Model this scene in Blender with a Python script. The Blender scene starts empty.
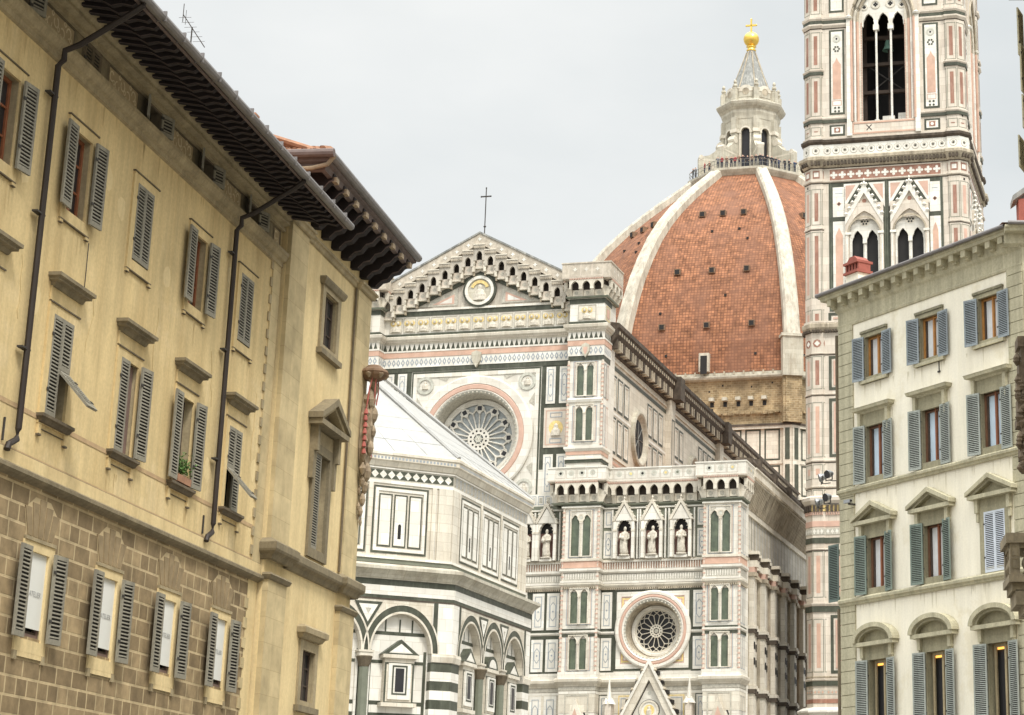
import bpy, math, random
from math import sin, cos, pi, sqrt, atan2, radians, tan
from mathutils import Matrix, Vector
random.seed(7)
SC = bpy.context.scene
COL = SC.collection
# ---------------------------------------------------------------- camera
PITCH, ROLL = 0.297357, -0.002959
_f = Vector((0, cos(PITCH), sin(PITCH))); _u = Vector((0, -sin(PITCH), cos(PITCH))); _r = Vector((1, 0, 0))
_r2 = _r*cos(ROLL) + _u*sin(ROLL); _u2 = _u*cos(ROLL) - _r*sin(ROLL)
cd = bpy.data.cameras.new('camera'); cam = bpy.data.objects.new('camera', cd); COL.objects.link(cam)
cam.matrix_world = Matrix(((_r2.x, _u2.x, -_f.x, 0), (_r2.y, _u2.y, -_f.y, 0), (_r2.z, _u2.z, -_f.z, 1.65), (0, 0, 0, 1)))
cd.sensor_width = 36; cd.lens = 2072.366*36/1024
cd.shift_x = (512-799.794)/1024; cd.shift_y = (245.003-357.5)/1024
cd.clip_start = 0.5; cd.clip_end = 5000
SC.camera = cam
# ---------------------------------------------------------------- sky and sun
SUN_EL, SUN_AZ = radians(54), radians(150)      # azimuth clockwise from +Y; behind the camera
W = bpy.data.worlds.new('World'); SC.world = W; W.use_nodes = True
nt = W.node_tree; nt.nodes.clear(); N = nt.nodes.new; K = nt.links.new
out = N('ShaderNodeOutputWorld'); mix = N('ShaderNodeMixShader'); b1 = N('ShaderNodeBackground'); b2 = N('ShaderNodeBackground')
sky = N('ShaderNodeTexSky'); sky.sky_type = 'NISHITA'; sky.sun_disc = False; sky.sun_elevation = SUN_EL; sky.sun_rotation = SUN_AZ
K(sky.outputs[0], b1.inputs[0]); b1.inputs[1].default_value = 0.10
tc = N('ShaderNodeTexCoord'); mp = N('ShaderNodeMapping'); mp.inputs['Scale'].default_value = (1, 1, 2.2)
ns = N('ShaderNodeTexNoise'); ns.inputs['Scale'].default_value = 3.1; ns.inputs['Detail'].default_value = 6; ns.inputs['Roughness'].default_value = .52
K(tc.outputs['Generated'], mp.inputs[0]); K(mp.outputs[0], ns.inputs['Vector'])
rp = N('ShaderNodeValToRGB'); rp.color_ramp.elements[0].position = .3; rp.color_ramp.elements[1].position = .68
rp.color_ramp.elements[0].color = (.60, .63, .632, 1); rp.color_ramp.elements[1].color = (.765, .772, .755, 1)
K(ns.outputs['Fac'], rp.inputs[0])
# the cloud layer is brighter overhead and towards the veiled sun in the west than in the east
sx = N('ShaderNodeSeparateXYZ'); K(tc.outputs['Generated'], sx.inputs[0])
mr = N('ShaderNodeMapRange'); mr.inputs[1].default_value = .5; mr.inputs[2].default_value = .9; mr.inputs[3].default_value = 1.0; mr.inputs[4].default_value = 4.2
K(sx.outputs['Z'], mr.inputs[0])
m2 = N('ShaderNodeMapRange'); m2.inputs[1].default_value = .35; m2.inputs[2].default_value = -.7; m2.inputs[3].default_value = 1.0; m2.inputs[4].default_value = 1.45
K(sx.outputs['Y'], m2.inputs[0])
mm = N('ShaderNodeMath'); mm.operation = 'MULTIPLY'; K(mr.outputs[0], mm.inputs[0]); K(m2.outputs[0], mm.inputs[1])
K(rp.outputs[0], b2.inputs[0]); K(mm.outputs[0], b2.inputs[1])
mix.inputs[0].default_value = .93; K(b1.outputs[0], mix.inputs[1]); K(b2.outputs[0], mix.inputs[2]); K(mix.outputs[0], out.inputs[0])
sl = bpy.data.lights.new('sun', 'SUN'); sl.energy = 2.2; sl.angle = radians(12); sl.color = (1, .955, .88)
so = bpy.data.objects.new('sun', sl); COL.objects.link(so)
so.rotation_euler = Vector((sin(SUN_AZ)*cos(SUN_EL), cos(SUN_AZ)*cos(SUN_EL), sin(SUN_EL))).to_track_quat('Z', 'Y').to_euler()
SC.view_settings.view_transform = 'Standard'; SC.view_settings.look = 'None'; SC.view_settings.gamma = 1; SC.view_settings.exposure = 0.34
# ---------------------------------------------------------------- materials
MATS = {}
def mat(name, col, rough=.75, var=.18, scale=1.2, stain=None, samt=.0, streak=.25, bump=.0, metal=0, spec=.3, bscale=30, blocks=None, patch=None, fine=.0):
    """weathered colour: cloudy variation, stains that run down (stretched noise), patches of repair, courses of blocks that differ"""
    m = bpy.data.materials.new(name); m.use_nodes = True; t = m.node_tree; n = t.nodes.new; k = t.links.new
    p = t.nodes['Principled BSDF']; p.inputs['Roughness'].default_value = rough; p.inputs['Metallic'].default_value = metal
    p.inputs['Specular IOR Level'].default_value = spec
    c = n('ShaderNodeTexCoord')
    def noise(sc, det=8, rg=.62, st=None):
        a = n('ShaderNodeTexNoise'); a.inputs['Scale'].default_value = sc; a.inputs['Detail'].default_value = det; a.inputs['Roughness'].default_value = rg
        if st: g = n('ShaderNodeMapping'); g.inputs['Scale'].default_value = st; k(c.outputs['Object'], g.inputs[0]); k(g.outputs[0], a.inputs['Vector'])
        else: k(c.outputs['Object'], a.inputs['Vector'])
        return a.outputs['Fac']
    def ramp(f, p0, p1, c0, c1):
        r = n('ShaderNodeValToRGB'); r.color_ramp.elements[0].position = p0; r.color_ramp.elements[1].position = p1
        r.color_ramp.elements[0].color = tuple(c0)+(1,); r.color_ramp.elements[1].color = tuple(c1)+(1,); k(f, r.inputs[0]); return r.outputs[0]
    def over(base, fac, col_):
        x = n('ShaderNodeMix'); x.data_type = 'RGBA'; k(fac, x.inputs['Factor']); k(base, x.inputs[6]); x.inputs[7].default_value = tuple(col_)+(1,); return x.outputs[2]
    def times(base, f):
        x = n('ShaderNodeMix'); x.data_type = 'RGBA'; x.blend_type = 'MULTIPLY'; x.inputs['Factor'].default_value = 1; k(base, x.inputs[6]); k(f, x.inputs[7]); return x.outputs[2]
    last = ramp(noise(scale), .3, .72, [x*(1-var) for x in col], [min(.92, x*(1+var*.6)) for x in col])
    if patch: last = over(last, ramp(noise(scale*.55, 5, .7), .54, .6, (0, 0, 0), (.55,)*3), patch)
    if samt > 0: last = over(last, ramp(noise(scale*2.1, 7, .68, (1, 1, streak)), .47, .78, (0, 0, 0), (samt,)*3), stain)
    if fine > 0: last = times(last, ramp(noise(2.6, 7, .72, (1, 1, .07)), .42, .66, (1, 1, 1), (1-fine,)*3)); last = times(last, ramp(noise(14, 4, .6), .4, .62, (1, 1, 1), (1-fine*.5,)*3))
    if blocks:
        sp = n('ShaderNodeSeparateXYZ'); k(c.outputs['Object'], sp.inputs[0]); ad = n('ShaderNodeMath'); ad.operation = 'MULTIPLY_ADD'; k(sp.outputs['Y'], ad.inputs[0]); ad.inputs[1].default_value = .83; k(sp.outputs['X'], ad.inputs[2])
        cb = n('ShaderNodeCombineXYZ'); k(ad.outputs[0], cb.inputs[0]); k(sp.outputs['Z'], cb.inputs[1]); b = n('ShaderNodeTexBrick'); b.squash = .7; b.squash_frequency = 3
        for q, v in (('Scale', 1), ('Brick Width', blocks[0]), ('Row Height', blocks[1]), ('Mortar Size', .018), ('Mortar Smooth', .4), ('Bias', 0)): b.inputs[q].default_value = v
        b.inputs['Color1'].default_value = (.90, .885, .86, 1); b.inputs['Color2'].default_value = (1.08, 1.08, 1.07, 1); b.inputs['Mortar'].default_value = (.80, .77, .72, 1); k(cb.outputs[0], b.inputs['Vector']); last = times(last, b.outputs['Color'])
    k(last, p.inputs['Base Color'])
    if bump > 0:
        bm = n('ShaderNodeBump'); bm.inputs['Strength'].default_value = bump; bm.inputs['Distance'].default_value = .02; k(noise(bscale, 4, .5), bm.inputs['Height']); k(bm.outputs[0], p.inputs['Normal'])
    MATS[name] = m; return m
def brickmat(name, c1, c2, mortar, bw, bh, ms, rough=.85, off=.5, uv=False, var=.25, c3=None, bump=.3, axes=('X', 'Z'), squash=1, vs=.6):
    m = bpy.data.materials.new(name); m.use_nodes = True; t = m.node_tree; n = t.nodes.new; k = t.links.new
    p = t.nodes['Principled BSDF']; p.inputs['Roughness'].default_value = rough; p.inputs['Specular IOR Level'].default_value = .2
    c = n('ShaderNodeTexCoord'); cb = n('ShaderNodeCombineXYZ')
    s = n('ShaderNodeSeparateXYZ'); k(c.outputs['UV' if uv else 'Object'], s.inputs[0])
    if uv: axes = ('X', 'Y')
    # uneven courses: the height is warped slowly so that rows differ in size
    k(s.outputs[axes[0]], cb.inputs[0]); k(s.outputs[axes[1]], cb.inputs[1])
    b = n('ShaderNodeTexBrick'); b.offset = off; b.squash = squash; b.squash_frequency = 3; b.offset_frequency = 2
    b.inputs['Scale'].default_value = 1; b.inputs['Brick Width'].default_value = bw; b.inputs['Row Height'].default_value = bh
    b.inputs['Mortar Size'].default_value = ms; b.inputs['Mortar Smooth'].default_value = .3; b.inputs['Bias'].default_value = 0
    b.inputs['Color1'].default_value = tuple(c1)+(1,); b.inputs['Color2'].default_value = tuple(c2)+(1,); b.inputs['Mortar'].default_value = tuple(mortar)+(1,)
    k(cb.outputs[0], b.inputs['Vector'])
    a = n('ShaderNodeTexNoise'); a.inputs['Scale'].default_value = vs; a.inputs['Detail'].default_value = 9; a.inputs['Roughness'].default_value = .65; k(c.outputs['Object'], a.inputs['Vector'])
    r = n('ShaderNodeValToRGB'); r.color_ramp.elements[0].position = .3; r.color_ramp.elements[1].position = .7
    r.color_ramp.elements[0].color = (1-var, 1-var, 1-var, 1); r.color_ramp.elements[1].color = (1+var*.5, 1+var*.5, 1+var*.5, 1); k(a.outputs['Fac'], r.inputs[0])
    x = n('ShaderNodeMix'); x.data_type = 'RGBA'; x.blend_type = 'MULTIPLY'; x.inputs['Factor'].default_value = 1; k(b.outputs['Color'], x.inputs[6]); k(r.outputs[0], x.inputs[7])
    last = x.outputs[2]
    if c3:
        mpg = n('ShaderNodeMapping'); mpg.inputs['Scale'].default_value = (1, 1, .25); k(c.outputs['Object'], mpg.inputs[0])
        a2 = n('ShaderNodeTexNoise'); a2.inputs['Scale'].default_value = .35; a2.inputs['Detail'].default_value = 8; k(mpg.outputs[0], a2.inputs['Vector'])
        r2 = n('ShaderNodeValToRGB'); r2.color_ramp.elements[0].position = .44; r2.color_ramp.elements[1].position = .7; r2.color_ramp.elements[0].color = (0, 0, 0, 1); r2.color_ramp.elements[1].color = (.8, .8, .8, 1); k(a2.outputs['Fac'], r2.inputs[0])
        y = n('ShaderNodeMix'); y.data_type = 'RGBA'; k(r2.outputs[0], y.inputs['Factor']); k(last, y.inputs[6]); y.inputs[7].default_value = tuple(c3)+(1,); last = y.outputs[2]
    k(last, p.inputs['Base Color'])
    if bump:
        bm = n('ShaderNodeBump'); bm.inputs['Strength'].default_value = bump; bm.inputs['Distance'].default_value = .03; k(b.outputs['Fac'], bm.inputs['Height']); bm.invert = True; k(bm.outputs[0], p.inputs['Normal'])
    MATS[name] = m; return m
def emit(name, col, s):
    m = bpy.data.materials.new(name); m.use_nodes = True; p = m.node_tree.nodes['Principled BSDF']
    p.inputs['Base Color'].default_value = tuple(col)+(1,); p.inputs['Emission Color'].default_value = tuple(col)+(1,); p.inputs['Emission Strength'].default_value = s; MATS[name] = m
mat('marble', (.69, .66, .595), .55, .10, .7, (.42, .37, .29), .38, blocks=(1.1, .62))
mat('marble_panel', (.71, .685, .625), .5, .10, 1.6, (.5, .46, .4), .25, blocks=(1.1, .62))
mat('marble_warm', (.68, .63, .535), .6, .13, .5, (.40, .32, .22), .5, blocks=(1.2, .5), fine=.14)
mat('marble_pinkish', (0.640, 0.572, 0.488), .6, .10, .6, (.5, .38, .28), .35, blocks=(1.0, .7), fine=.12)
mat('marble_old', (.55, .47, .35), .7, .3, .8, (.13, .10, .065), .9, .35, fine=.35)
mat('marble_roof', (.36, .354, .335), .6, .10, .45, (.40, .37, .31), .6, .2, fine=.12)
mat('rib_marble', (0.595, 0.544, 0.442), .7, .16, .6, (.25, .2, .14), .8, .5, fine=.3)
mat('green', (.062, .066, .046), .5, .4, 1.5, (.16, .17, .13), .5)
mat('green_pale', (.17, .18, .135), .5, .25, 1.5)
mat('pink', (.55, .35, .26), .6, .2, 1.2, (.65, .5, .4), .4)
mat('pink_pale', (.55, .36, .28), .6, .16, 1.2)
mat('red_marble', (.29, .145, .10), .6, .25, 1.2, (.55, .38, .3), .5)
mat('niche_red', (.19, .10, .08), .7, .3, 2)
mat('line_blue', (.30, .33, .36), .5, .2, 2)
mat('grey_carve', (.50, .49, .42), .7, .3, 4)
mat('mosaic', (.46, .43, .36), .7, .35, 7)
mat('gold_mosaic', (.72, .56, .23), .5, .35, 5, (.6, .3, .2), .4)
mat('blue_mosaic', (.33, .42, .5), .5, .3, 5)
mat('dark', (.018, .016, .015), .6, .2)
mat('room_and_recess_dark', (.055, .043, .034), .8, .2)
mat('cornice_and_shade', (.10, .078, .058), .85, .55, 1.6, (.04, .03, .025), .8, .6)
mat('glass_green', (.10, .12, .085), .35, .5, .9, (.22, .26, .16), .55, .6, spec=.4)
mat('glass_dark', (.028, .027, .029), .35, .3, spec=.3)
mat('glass_rose', (.33, .35, .345), .35, .35, 2.5, spec=.4)
mat('gold', (.86, .58, .13), .3, .12, 2, metal=1)
mat('lead', (.22, .22, .205), .7, .3, 1.5, (.62, .6, .54), .7, .15)
mat('copper', (.2, .33, .27), .7, .3)
mat('bronze', (.13, .24, .19), .6, .3)
mat('iron', (.05, .045, .04), .6, .2)
mat('rail', (.22, .21, .19), .6, .2)
mat('gable_stone', (.58, .525, .44), .7, .2, .9, (.28, .22, .16), .7, fine=.3)
mat('parapet', (.52, .46, .375), .75, .3, 2.5, (.25, .2, .14), .6)
mat('scarf_stone', (.55, .515, .425), .7, .2, .8, (.26, .2, .13), .6, blocks=(1.2, .6), fine=.2)
brickmat('dome_tile', (.40, .178, .09), (.235, .105, .058), (.155, .07, .042), .40, .40, .045, off=.0, uv=True, var=.55, c3=(.21, .105, .068), bump=.6, vs=1.1)
brickmat('drum_stone', (.42, .31, .175), (.26, .185, .10), (.44, .35, .22), .58, .27, .035, var=.6, c3=(.22, .165, .10), axes=('X', 'Z'), bump=.5, vs=.9)
emit('lamp', (1.0, .5, .10), 1.2)
# town houses
mat('ochre', (.73, .565, .295), .9, .16, .6, (.46, .31, .13), .6, .12, bump=.12, patch=(.78, .62, .36), fine=.20)
mat('ochre_light', (.77, .61, .335), .9, .10, .55, (.55, .42, .22), .5, .12, bump=.12, patch=(.66, .50, .26), fine=.16)
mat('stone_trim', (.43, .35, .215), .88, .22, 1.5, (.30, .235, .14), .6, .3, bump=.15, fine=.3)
mat('stone_grey', (.27, .222, .14), .88, .2, 1.6, (.2, .165, .11), .65, .3, bump=.15, fine=.3)
mat('stone_and_shadow', (.17, .135, .09), .9, .25, 1.6, (.12, .095, .065), .6, .3, bump=.15, fine=.3)
mat('stain', (.56, .42, .21), .9, .15, 2)
mat('stain_cream', (.66, .60, .46), .9, .12, 2)
mat('paint_band', (.48, .33, .19), .9, .2, 1.5, (.62, .47, .24), .8, .5)
brickmat('ashlar', (.39, .29, .165), (.22, .16, .09), (.52, .41, .245), .66, .30, .026, var=.45, off=.37, squash=.62, bump=.4, vs=2.2)
brickmat('quoin_stone', (.60, .485, .28), (.50, .40, .23), (.42, .325, .18), 3.0, .55, .006, var=.3, off=.0, bump=.15, vs=1.5)
mat('voussoir', (.30, .225, .13), .88, .3, 3, (.2, .15, .085), .5, .6, bump=.2)
mat('mortar', (.52, .41, .245), .9, .15, 3)
mat('graffito', (.40, .31, .19), .9, .15, 3)
mat('graffito_light', (.62, .52, .34), .9, .15, 3)
mat('shutter_grey', (.30, .277, .22), .7, .14, 2.5, (.33, .31, .24), .5, .3, fine=.35)
mat('slat_gap_shade', (.022, .02, .017), .85, .2, 3)
mat('shutter_blue', (.33, .37, .395), .65, .15, 2.5, (.42, .5, .5), .4, fine=.35)
mat('shutter_sage', (.40, .425, .385), .65, .15, 2.5, (.5, .55, .48), .4, fine=.35)
mat('shutter_green', (.225, .275, .235), .65, .15, 2.5, (.35, .43, .35), .4, fine=.35)
mat('shutter_pale', (.60, .64, .70), .65, .1, 2.5)
mat('shutter_deep', (.13, .17, .15), .7, .2, 2.5)
mat('wood_brown', (.17, .085, .05), .55, .25, 5)
mat('wood_red', (.26, .095, .045), .55, .25, 5)
mat('wood_orange', (.42, .20, .06), .5, .25, 5)
mat('wood_dark', (.07, .05, .038), .75, .3, 4)
mat('wood_mauve', (.185, .125, .105), .75, .25, 3)
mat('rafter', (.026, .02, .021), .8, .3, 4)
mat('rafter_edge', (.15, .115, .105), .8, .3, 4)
mat('blind', (.70, .70, .66), .7, .04, 1)
mat('lettering', (.42, .42, .41), .7, .05, 1)
mat('curtain', (.66, .66, .66), .8, .12, 3)
mat('curtain_blue', (.55, .66, .76), .35, .12, 1.5, spec=.6)
mat('gutter', (.20, .185, .18), .55, .25, 3, metal=.2)
mat('pipe_brown', (.035, .026, .021), .55, .2, 4)
mat('roof_tile', (.36, .19, .115), .85, .4, 5, (.25, .16, .11), .6)
mat('cream', (.88, .82, .68), .9, .055, .5, (.62, .55, .38), .4, .15, patch=(.74, .66, .48), fine=.10)
mat('sage_stone', (.37, .335, .225), .88, .14, 1.2, (.3, .28, .18), .55, .35, fine=.3)
mat('sage_light', (.53, .485, .34), .88, .1, 1.2, (.45, .41, .27), .4, fine=.3)
mat('chimney_red', (.30, .095, .07), .8, .2, 3)
mat('balcony_stone', (.30, .25, .17), .9, .35, 2.5, (.09, .07, .05), .8, .5)
mat('dark_stone', (.19, .145, .10), .9, .5, 3, (.03, .024, .018), .7, .6)
mat('carved_stone', (.34, .265, .18), .85, .4, 4, (.15, .10, .065), .7, .5)
mat('carved_brown', (.23, .145, .09), .85, .4, 4, (.08, .05, .03), .6)
mat('tassel_red', (.40, .12, .10), .8, .3, 5)
mat('statue', (.60, .55, .46), .65, .3, 4, (.22, .18, .13), .8, .5)
mat('leaf', (.10, .20, .045), .6, .5, 12)
mat('grey_metal', (.36, .37, .38), .4, .15, 5, metal=.5)
mat('paving', (.22, .21, .19), .85, .25, .4, (.12, .11, .1), .4)
mat('plain_wall', (.50, .44, .32), .9, .12, .5)
mat('skin', (.6, .38, .28), .6, .1); mat('hair', (.05, .035, .025), .7, .1); mat('denim', (.045, .05, .07), .85, .2)
for nm, c in (('cloth_black', (.025, .025, .03)), ('cloth_red', (.26, .05, .05)), ('cloth_blue', (.05, .07, .12)), ('cloth_grey', (.2, .2, .21)), ('cloth_brown', (.14, .09, .06)), ('cloth_white', (.65, .64, .62))): mat(nm, c, .85, .15, 4)
# ---------------------------------------------------------------- mesh builder
class MB:
    def __init__(s, M=None): s.v = []; s.f = []; s.mi = []; s.mats = []; s.M = M or Matrix(); s.uv = {}
    def idx(s, m):
        if m not in s.mats: s.mats.append(m)
        return s.mats.index(m)
    def add(s, vs, fs, m):
        b = len(s.v); M = s.M; i = s.idx(m)
        s.v += [M @ Vector(p) for p in vs]
        for f in fs: s.f.append([b+j for j in f]); s.mi.append(i)
        return s
    def box(s, x0, x1, y0, y1, z0, z1, m):
        return s.add([(x0, y0, z0), (x1, y0, z0), (x1, y1, z0), (x0, y1, z0), (x0, y0, z1), (x1, y0, z1), (x1, y1, z1), (x0, y1, z1)],
            [(0, 3, 2, 1), (4, 5, 6, 7), (0, 1, 5, 4), (1, 2, 6, 5), (2, 3, 7, 6), (3, 0, 4, 7)], m)
    def rect(s, x0, x1, z0, z1, y, m):
        return s.add([(x0, y, z0), (x1, y, z0), (x1, y, z1), (x0, y, z1)], [(0, 1, 2, 3)], m)
    def poly(s, pts, y, m): return s.add([(a, y, b) for a, b in pts], [tuple(range(len(pts)))], m)
    def prism(s, pts, y0, y1, m):
        """polygon in x,z (counter-clockwise seen from -y) extruded from y0 (front) to y1"""
        n = len(pts); vs = [(a, y0, b) for a, b in pts]+[(a, y1, b) for a, b in pts]
        return s.add(vs, [tuple(range(n)), tuple(range(2*n-1, n-1, -1))]+[(i, n+i, n+(i+1) % n, (i+1) % n) for i in range(n)], m)
    def frame(s, x0, x1, z0, z1, t, y, m, d=None):
        """flat rectangular frame of width t: a sheet at y, or bars d deep"""
        if d is None:
            for a in ((x0, x1, z0, z0+t), (x0, x1, z1-t, z1), (x0, x0+t, z0+t, z1-t), (x1-t, x1, z0+t, z1-t)): s.rect(*a, y, m)
        else:
            for a in ((x0, x1, z0, z0+t), (x0, x1, z1-t, z1), (x0, x0+t, z0+t, z1-t), (x1-t, x1, z0+t, z1-t)): s.box(a[0], a[1], y, y+d, a[2], a[3], m)
        return s
    def ring(s, cx, cz, r0, r1, y0, y1, m, n=48, a0=0, a1=2*pi):
        """annulus front face at y0 with inner/outer sides back to y1"""
        full = abs(a1-a0-2*pi) < 1e-6; k = n if full else n+1
        vs = []
        for i in range(k):
            a = a0+(a1-a0)*i/n; c, d = cos(a), sin(a)
            vs += [(cx+r0*c, y0, cz+r0*d), (cx+r1*c, y0, cz+r1*d), (cx+r1*c, y1, cz+r1*d), (cx+r0*c, y1, cz+r0*d)]
        fs = []
        for i in range(n):
            j = (i+1) % k; p, q = 4*i, 4*j
            fs += [(p, p+1, q+1, q), (p+1, p+2, q+2, q+1), (p+3, p, q, q+3)]
        if not full: fs += [(0, 3, 2, 1), (4*n, 4*n+1, 4*n+2, 4*n+3)]
        return s.add(vs, fs, m)
    def cone(s, cx, cz, prof, m, n=48):
        """surface of revolution about the y axis through (cx,cz); prof = [(r,y)...]"""
        vs = [(cx+r*cos(2*pi*i/n), y, cz+r*sin(2*pi*i/n)) for r, y in prof for i in range(n)]
        fs = [(k*n+i, k*n+(i+1) % n, (k+1)*n+(i+1) % n, (k+1)*n+i) for k in range(len(prof)-1) for i in range(n)]
        return s.add(vs, fs, m)
    def disc(s, cx, cz, r, y, m, n=32): return s.poly([(cx+r*cos(2*pi*i/n), cz+r*sin(2*pi*i/n)) for i in range(n)], y, m)
    def lathe(s, prof, m, n=16, c=(0, 0, 0), a0=0., sy=1.):
        vs = [(c[0]+r*cos(a0+2*pi*i/n), c[1]+sy*r*sin(a0+2*pi*i/n), c[2]+z) for r, z in prof for i in range(n)]
        fs = [(k*n+i, k*n+(i+1) % n, (k+1)*n+(i+1) % n, (k+1)*n+i) for k in range(len(prof)-1) for i in range(n)]
        fs += [tuple(range(n-1, -1, -1)), tuple(range((len(prof)-1)*n, len(prof)*n))]
        return s.add(vs, fs, m)
    def tube(s, pts, r, m, n=8):
        pts = [Vector(p) for p in pts]; vs = []
        for i, p in enumerate(pts):
            d = ((pts[min(i+1, len(pts)-1)]-pts[max(i-1, 0)])).normalized()
            a = d.cross(Vector((0, 0, 1)) if abs(d.z) < .95 else Vector((1, 0, 0))).normalized(); b = d.cross(a)
            rr = r[i] if isinstance(r, (list, tuple)) else r
            vs += [tuple(p+a*rr*cos(2*pi*j/n)+b*rr*sin(2*pi*j/n)) for j in range(n)]
        fs = [(k*n+j, k*n+(j+1) % n, (k+1)*n+(j+1) % n, (k+1)*n+j) for k in range(len(pts)-1) for j in range(n)]
        fs += [tuple(range(n-1, -1, -1)), tuple(range((len(pts)-1)*n, len(pts)*n))]
        return s.add(vs, fs, m)
    def sweep(s, path, prof, m, closed=False):
        """profile [(out,z)] swept along plan path [(x,y)], outward on the right hand of travel, mitred"""
        n = len(path); dirs = []
        for i in range(n if closed else n-1):
            a, b = path[i], path[(i+1) % n]; l = math.hypot(b[0]-a[0], b[1]-a[1]); dirs.append(((b[0]-a[0])/l, (b[1]-a[1])/l))
        vs = []
        for i in range(n):
            d1 = dirs[i-1] if (closed or i > 0) else dirs[0]; d2 = dirs[i] if i < len(dirs) else dirs[-1]
            n1 = (d1[1], -d1[0]); n2 = (d2[1], -d2[0]); k = 1+n1[0]*n2[0]+n1[1]*n2[1]
            mx, my = ((n1[0]+n2[0])/k, (n1[1]+n2[1])/k) if k > .05 else n2
            vs += [(path[i][0]+mx*o, path[i][1]+my*o, z) for o, z in prof]
        q = len(prof); fs = []
        for i in range(n if closed else n-1):
            j = (i+1) % n
            fs += [(i*q+k, j*q+k, j*q+k+1, i*q+k+1) for k in range(q-1)]
        if not closed: fs += [tuple(range(q)), tuple((n-1)*q+k for k in range(q-1, -1, -1))]
        return s.add(vs, fs, m)
    def band(s, path, z0, z1, o, m, closed=False): return s.sweep(path, [(0, z0), (o, z0), (o, z1), (0, z1)], m, closed)
    def wall(s, x0, x1, z0, z1, y, ops, depth, m, mrev=None):
        """front sheet with rectangular openings (x0,x1,z0,z1) whose reveals run `depth` back"""
        xs = sorted({x0, x1, *[o[0] for o in ops], *[o[1] for o in ops]}); zs = sorted({z0, z1, *[o[2] for o in ops], *[o[3] for o in ops]})
        for a, b in zip(xs, xs[1:]):
            for c, d in zip(zs, zs[1:]):
                mx, mz = (a+b)/2, (c+d)/2
                if not any(o[0] < mx < o[1] and o[2] < mz < o[3] for o in ops): s.rect(a, b, c, d, y, m)
        for o in ops:
            a, b, c, d = o; Y = y+depth
            s.add([(a, y, c), (b, y, c), (b, y, d), (a, y, d), (a, Y, c), (b, Y, c), (b, Y, d), (a, Y, d)], [(0, 4, 5, 1), (1, 5, 6, 2), (2, 6, 7, 3), (3, 7, 4, 0)], mrev or m)
        return s
    def holed(s, x0, x1, z0, z1, cx, cz, r, y, m, n=48):
        """rectangle sheet with a round hole"""
        angs = sorted([2*pi*i/n for i in range(n)]+[atan2(zz-cz, xx-cx) % (2*pi) for xx in (x0, x1) for zz in (z0, z1)]); vs = []
        for a in angs:
            c, d = cos(a), sin(a); t = min([(x1-cx)/c if c > 1e-9 else 1e9, (x0-cx)/c if c < -1e-9 else 1e9, (z1-cz)/d if d > 1e-9 else 1e9, (z0-cz)/d if d < -1e-9 else 1e9])
            vs += [(cx+r*c, y, cz+r*d), (cx+t*c, y, cz+t*d)]
        k = len(angs)
        return s.add(vs, [(2*i, 2*i+1, 2*((i+1) % k)+1, 2*((i+1) % k)) for i in range(k)], m)
    def archcell(s, x0, x1, z0, z1, cx, w, zs, h, y0, y1, m, kind='pointed', n=10, open_bottom=None):
        """slab x0..x1, z0..z1 pierced by an arched opening centred on cx, half width w, springing at zs, rising h; the opening starts at open_bottom (z0 when None)"""
        ob = z0 if open_bottom is None else open_bottom
        a = arch(cx, w, zs, h, kind, n)
        if cx-w > x0+1e-4: s.box(x0, cx-w, y0, y1, ob, zs, m)
        if x1 > cx+w+1e-4: s.box(cx+w, x1, y0, y1, ob, zs, m)
        if ob > z0+1e-4: s.box(x0, x1, y0, y1, z0, ob, m)
        mid = len(a)//2
        s.prism([(x0, zs)]+a[:mid+1]+[(cx, z1), (x0, z1)], y0, y1, m)
        return s.prism(a[mid:]+[(x1, zs), (x1, z1), (cx, z1)], y0, y1, m)
    def build(s, name, parent=None, smooth=False):
        me = bpy.data.meshes.new(name); me.from_pydata(s.v, [], s.f)
        for k in s.mats: me.materials.append(MATS[k])
        me.polygons.foreach_set('material_index', s.mi)
        if smooth: me.polygons.foreach_set('use_smooth', [True]*len(s.f))
        me.update(); o = bpy.data.objects.new(name, me); COL.objects.link(o)
        if parent: o.parent = parent
        return o
def arch(cx, w, zs, h, kind='pointed', n=10):
    """points of an arch from left springing over the crown to right springing"""
    p = []
    if kind == 'round':
        for i in range(2*n+1): a = pi-pi*i/(2*n); p.append((cx+w*cos(a), zs+h*sin(a)))
        return p
    if h < w: h = w*1.001
    R = (w*w+h*h)/(2*w); ae = atan2(h, R-w) if R > w else pi/2
    ae = math.asin(min(1, h/R))
    for i in range(n+1): a = ae*i/n; p.append((cx-w+R-R*cos(a), zs+R*sin(a)))
    q = [(2*cx-x, z) for x, z in p[:-1]]
    p = p+q[::-1]
    if kind == 'trefoil':      # cusps bite into the opening
        o = []
        for i, (x, z) in enumerate(p):
            t = i/(len(p)-1); k = .78+.22*abs(cos(2.5*pi*t))**.7
            o.append((cx+(x-cx)*k, zs+(z-zs)*(.9+.1*k)))
        o[0], o[-1] = p[0], p[-1]; p = o
    return p
def thing(name, label, cat, loc=(0, 0, 0), rz=0, group=None):
    o = bpy.data.objects.new(name, None); COL.objects.link(o); o.location = loc; o.rotation_euler = (0, 0, rz); o.empty_display_size = .5
    return tag(o, label, cat, group)
def tag(o, label, cat, group=None):
    o['label'] = label; o['category'] = cat
    if group: o['group'] = group
    return o
def copy_tree(o, parent=None):
    c = o.copy(); COL.objects.link(c)
    if parent: c.parent = parent
    for ch in o.children: copy_tree(ch, c)
    return c
def Rz(a): return Matrix.Rotation(a, 4, 'Z')
def T(x, y, z=0): return Matrix.Translation((x, y, z))
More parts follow.
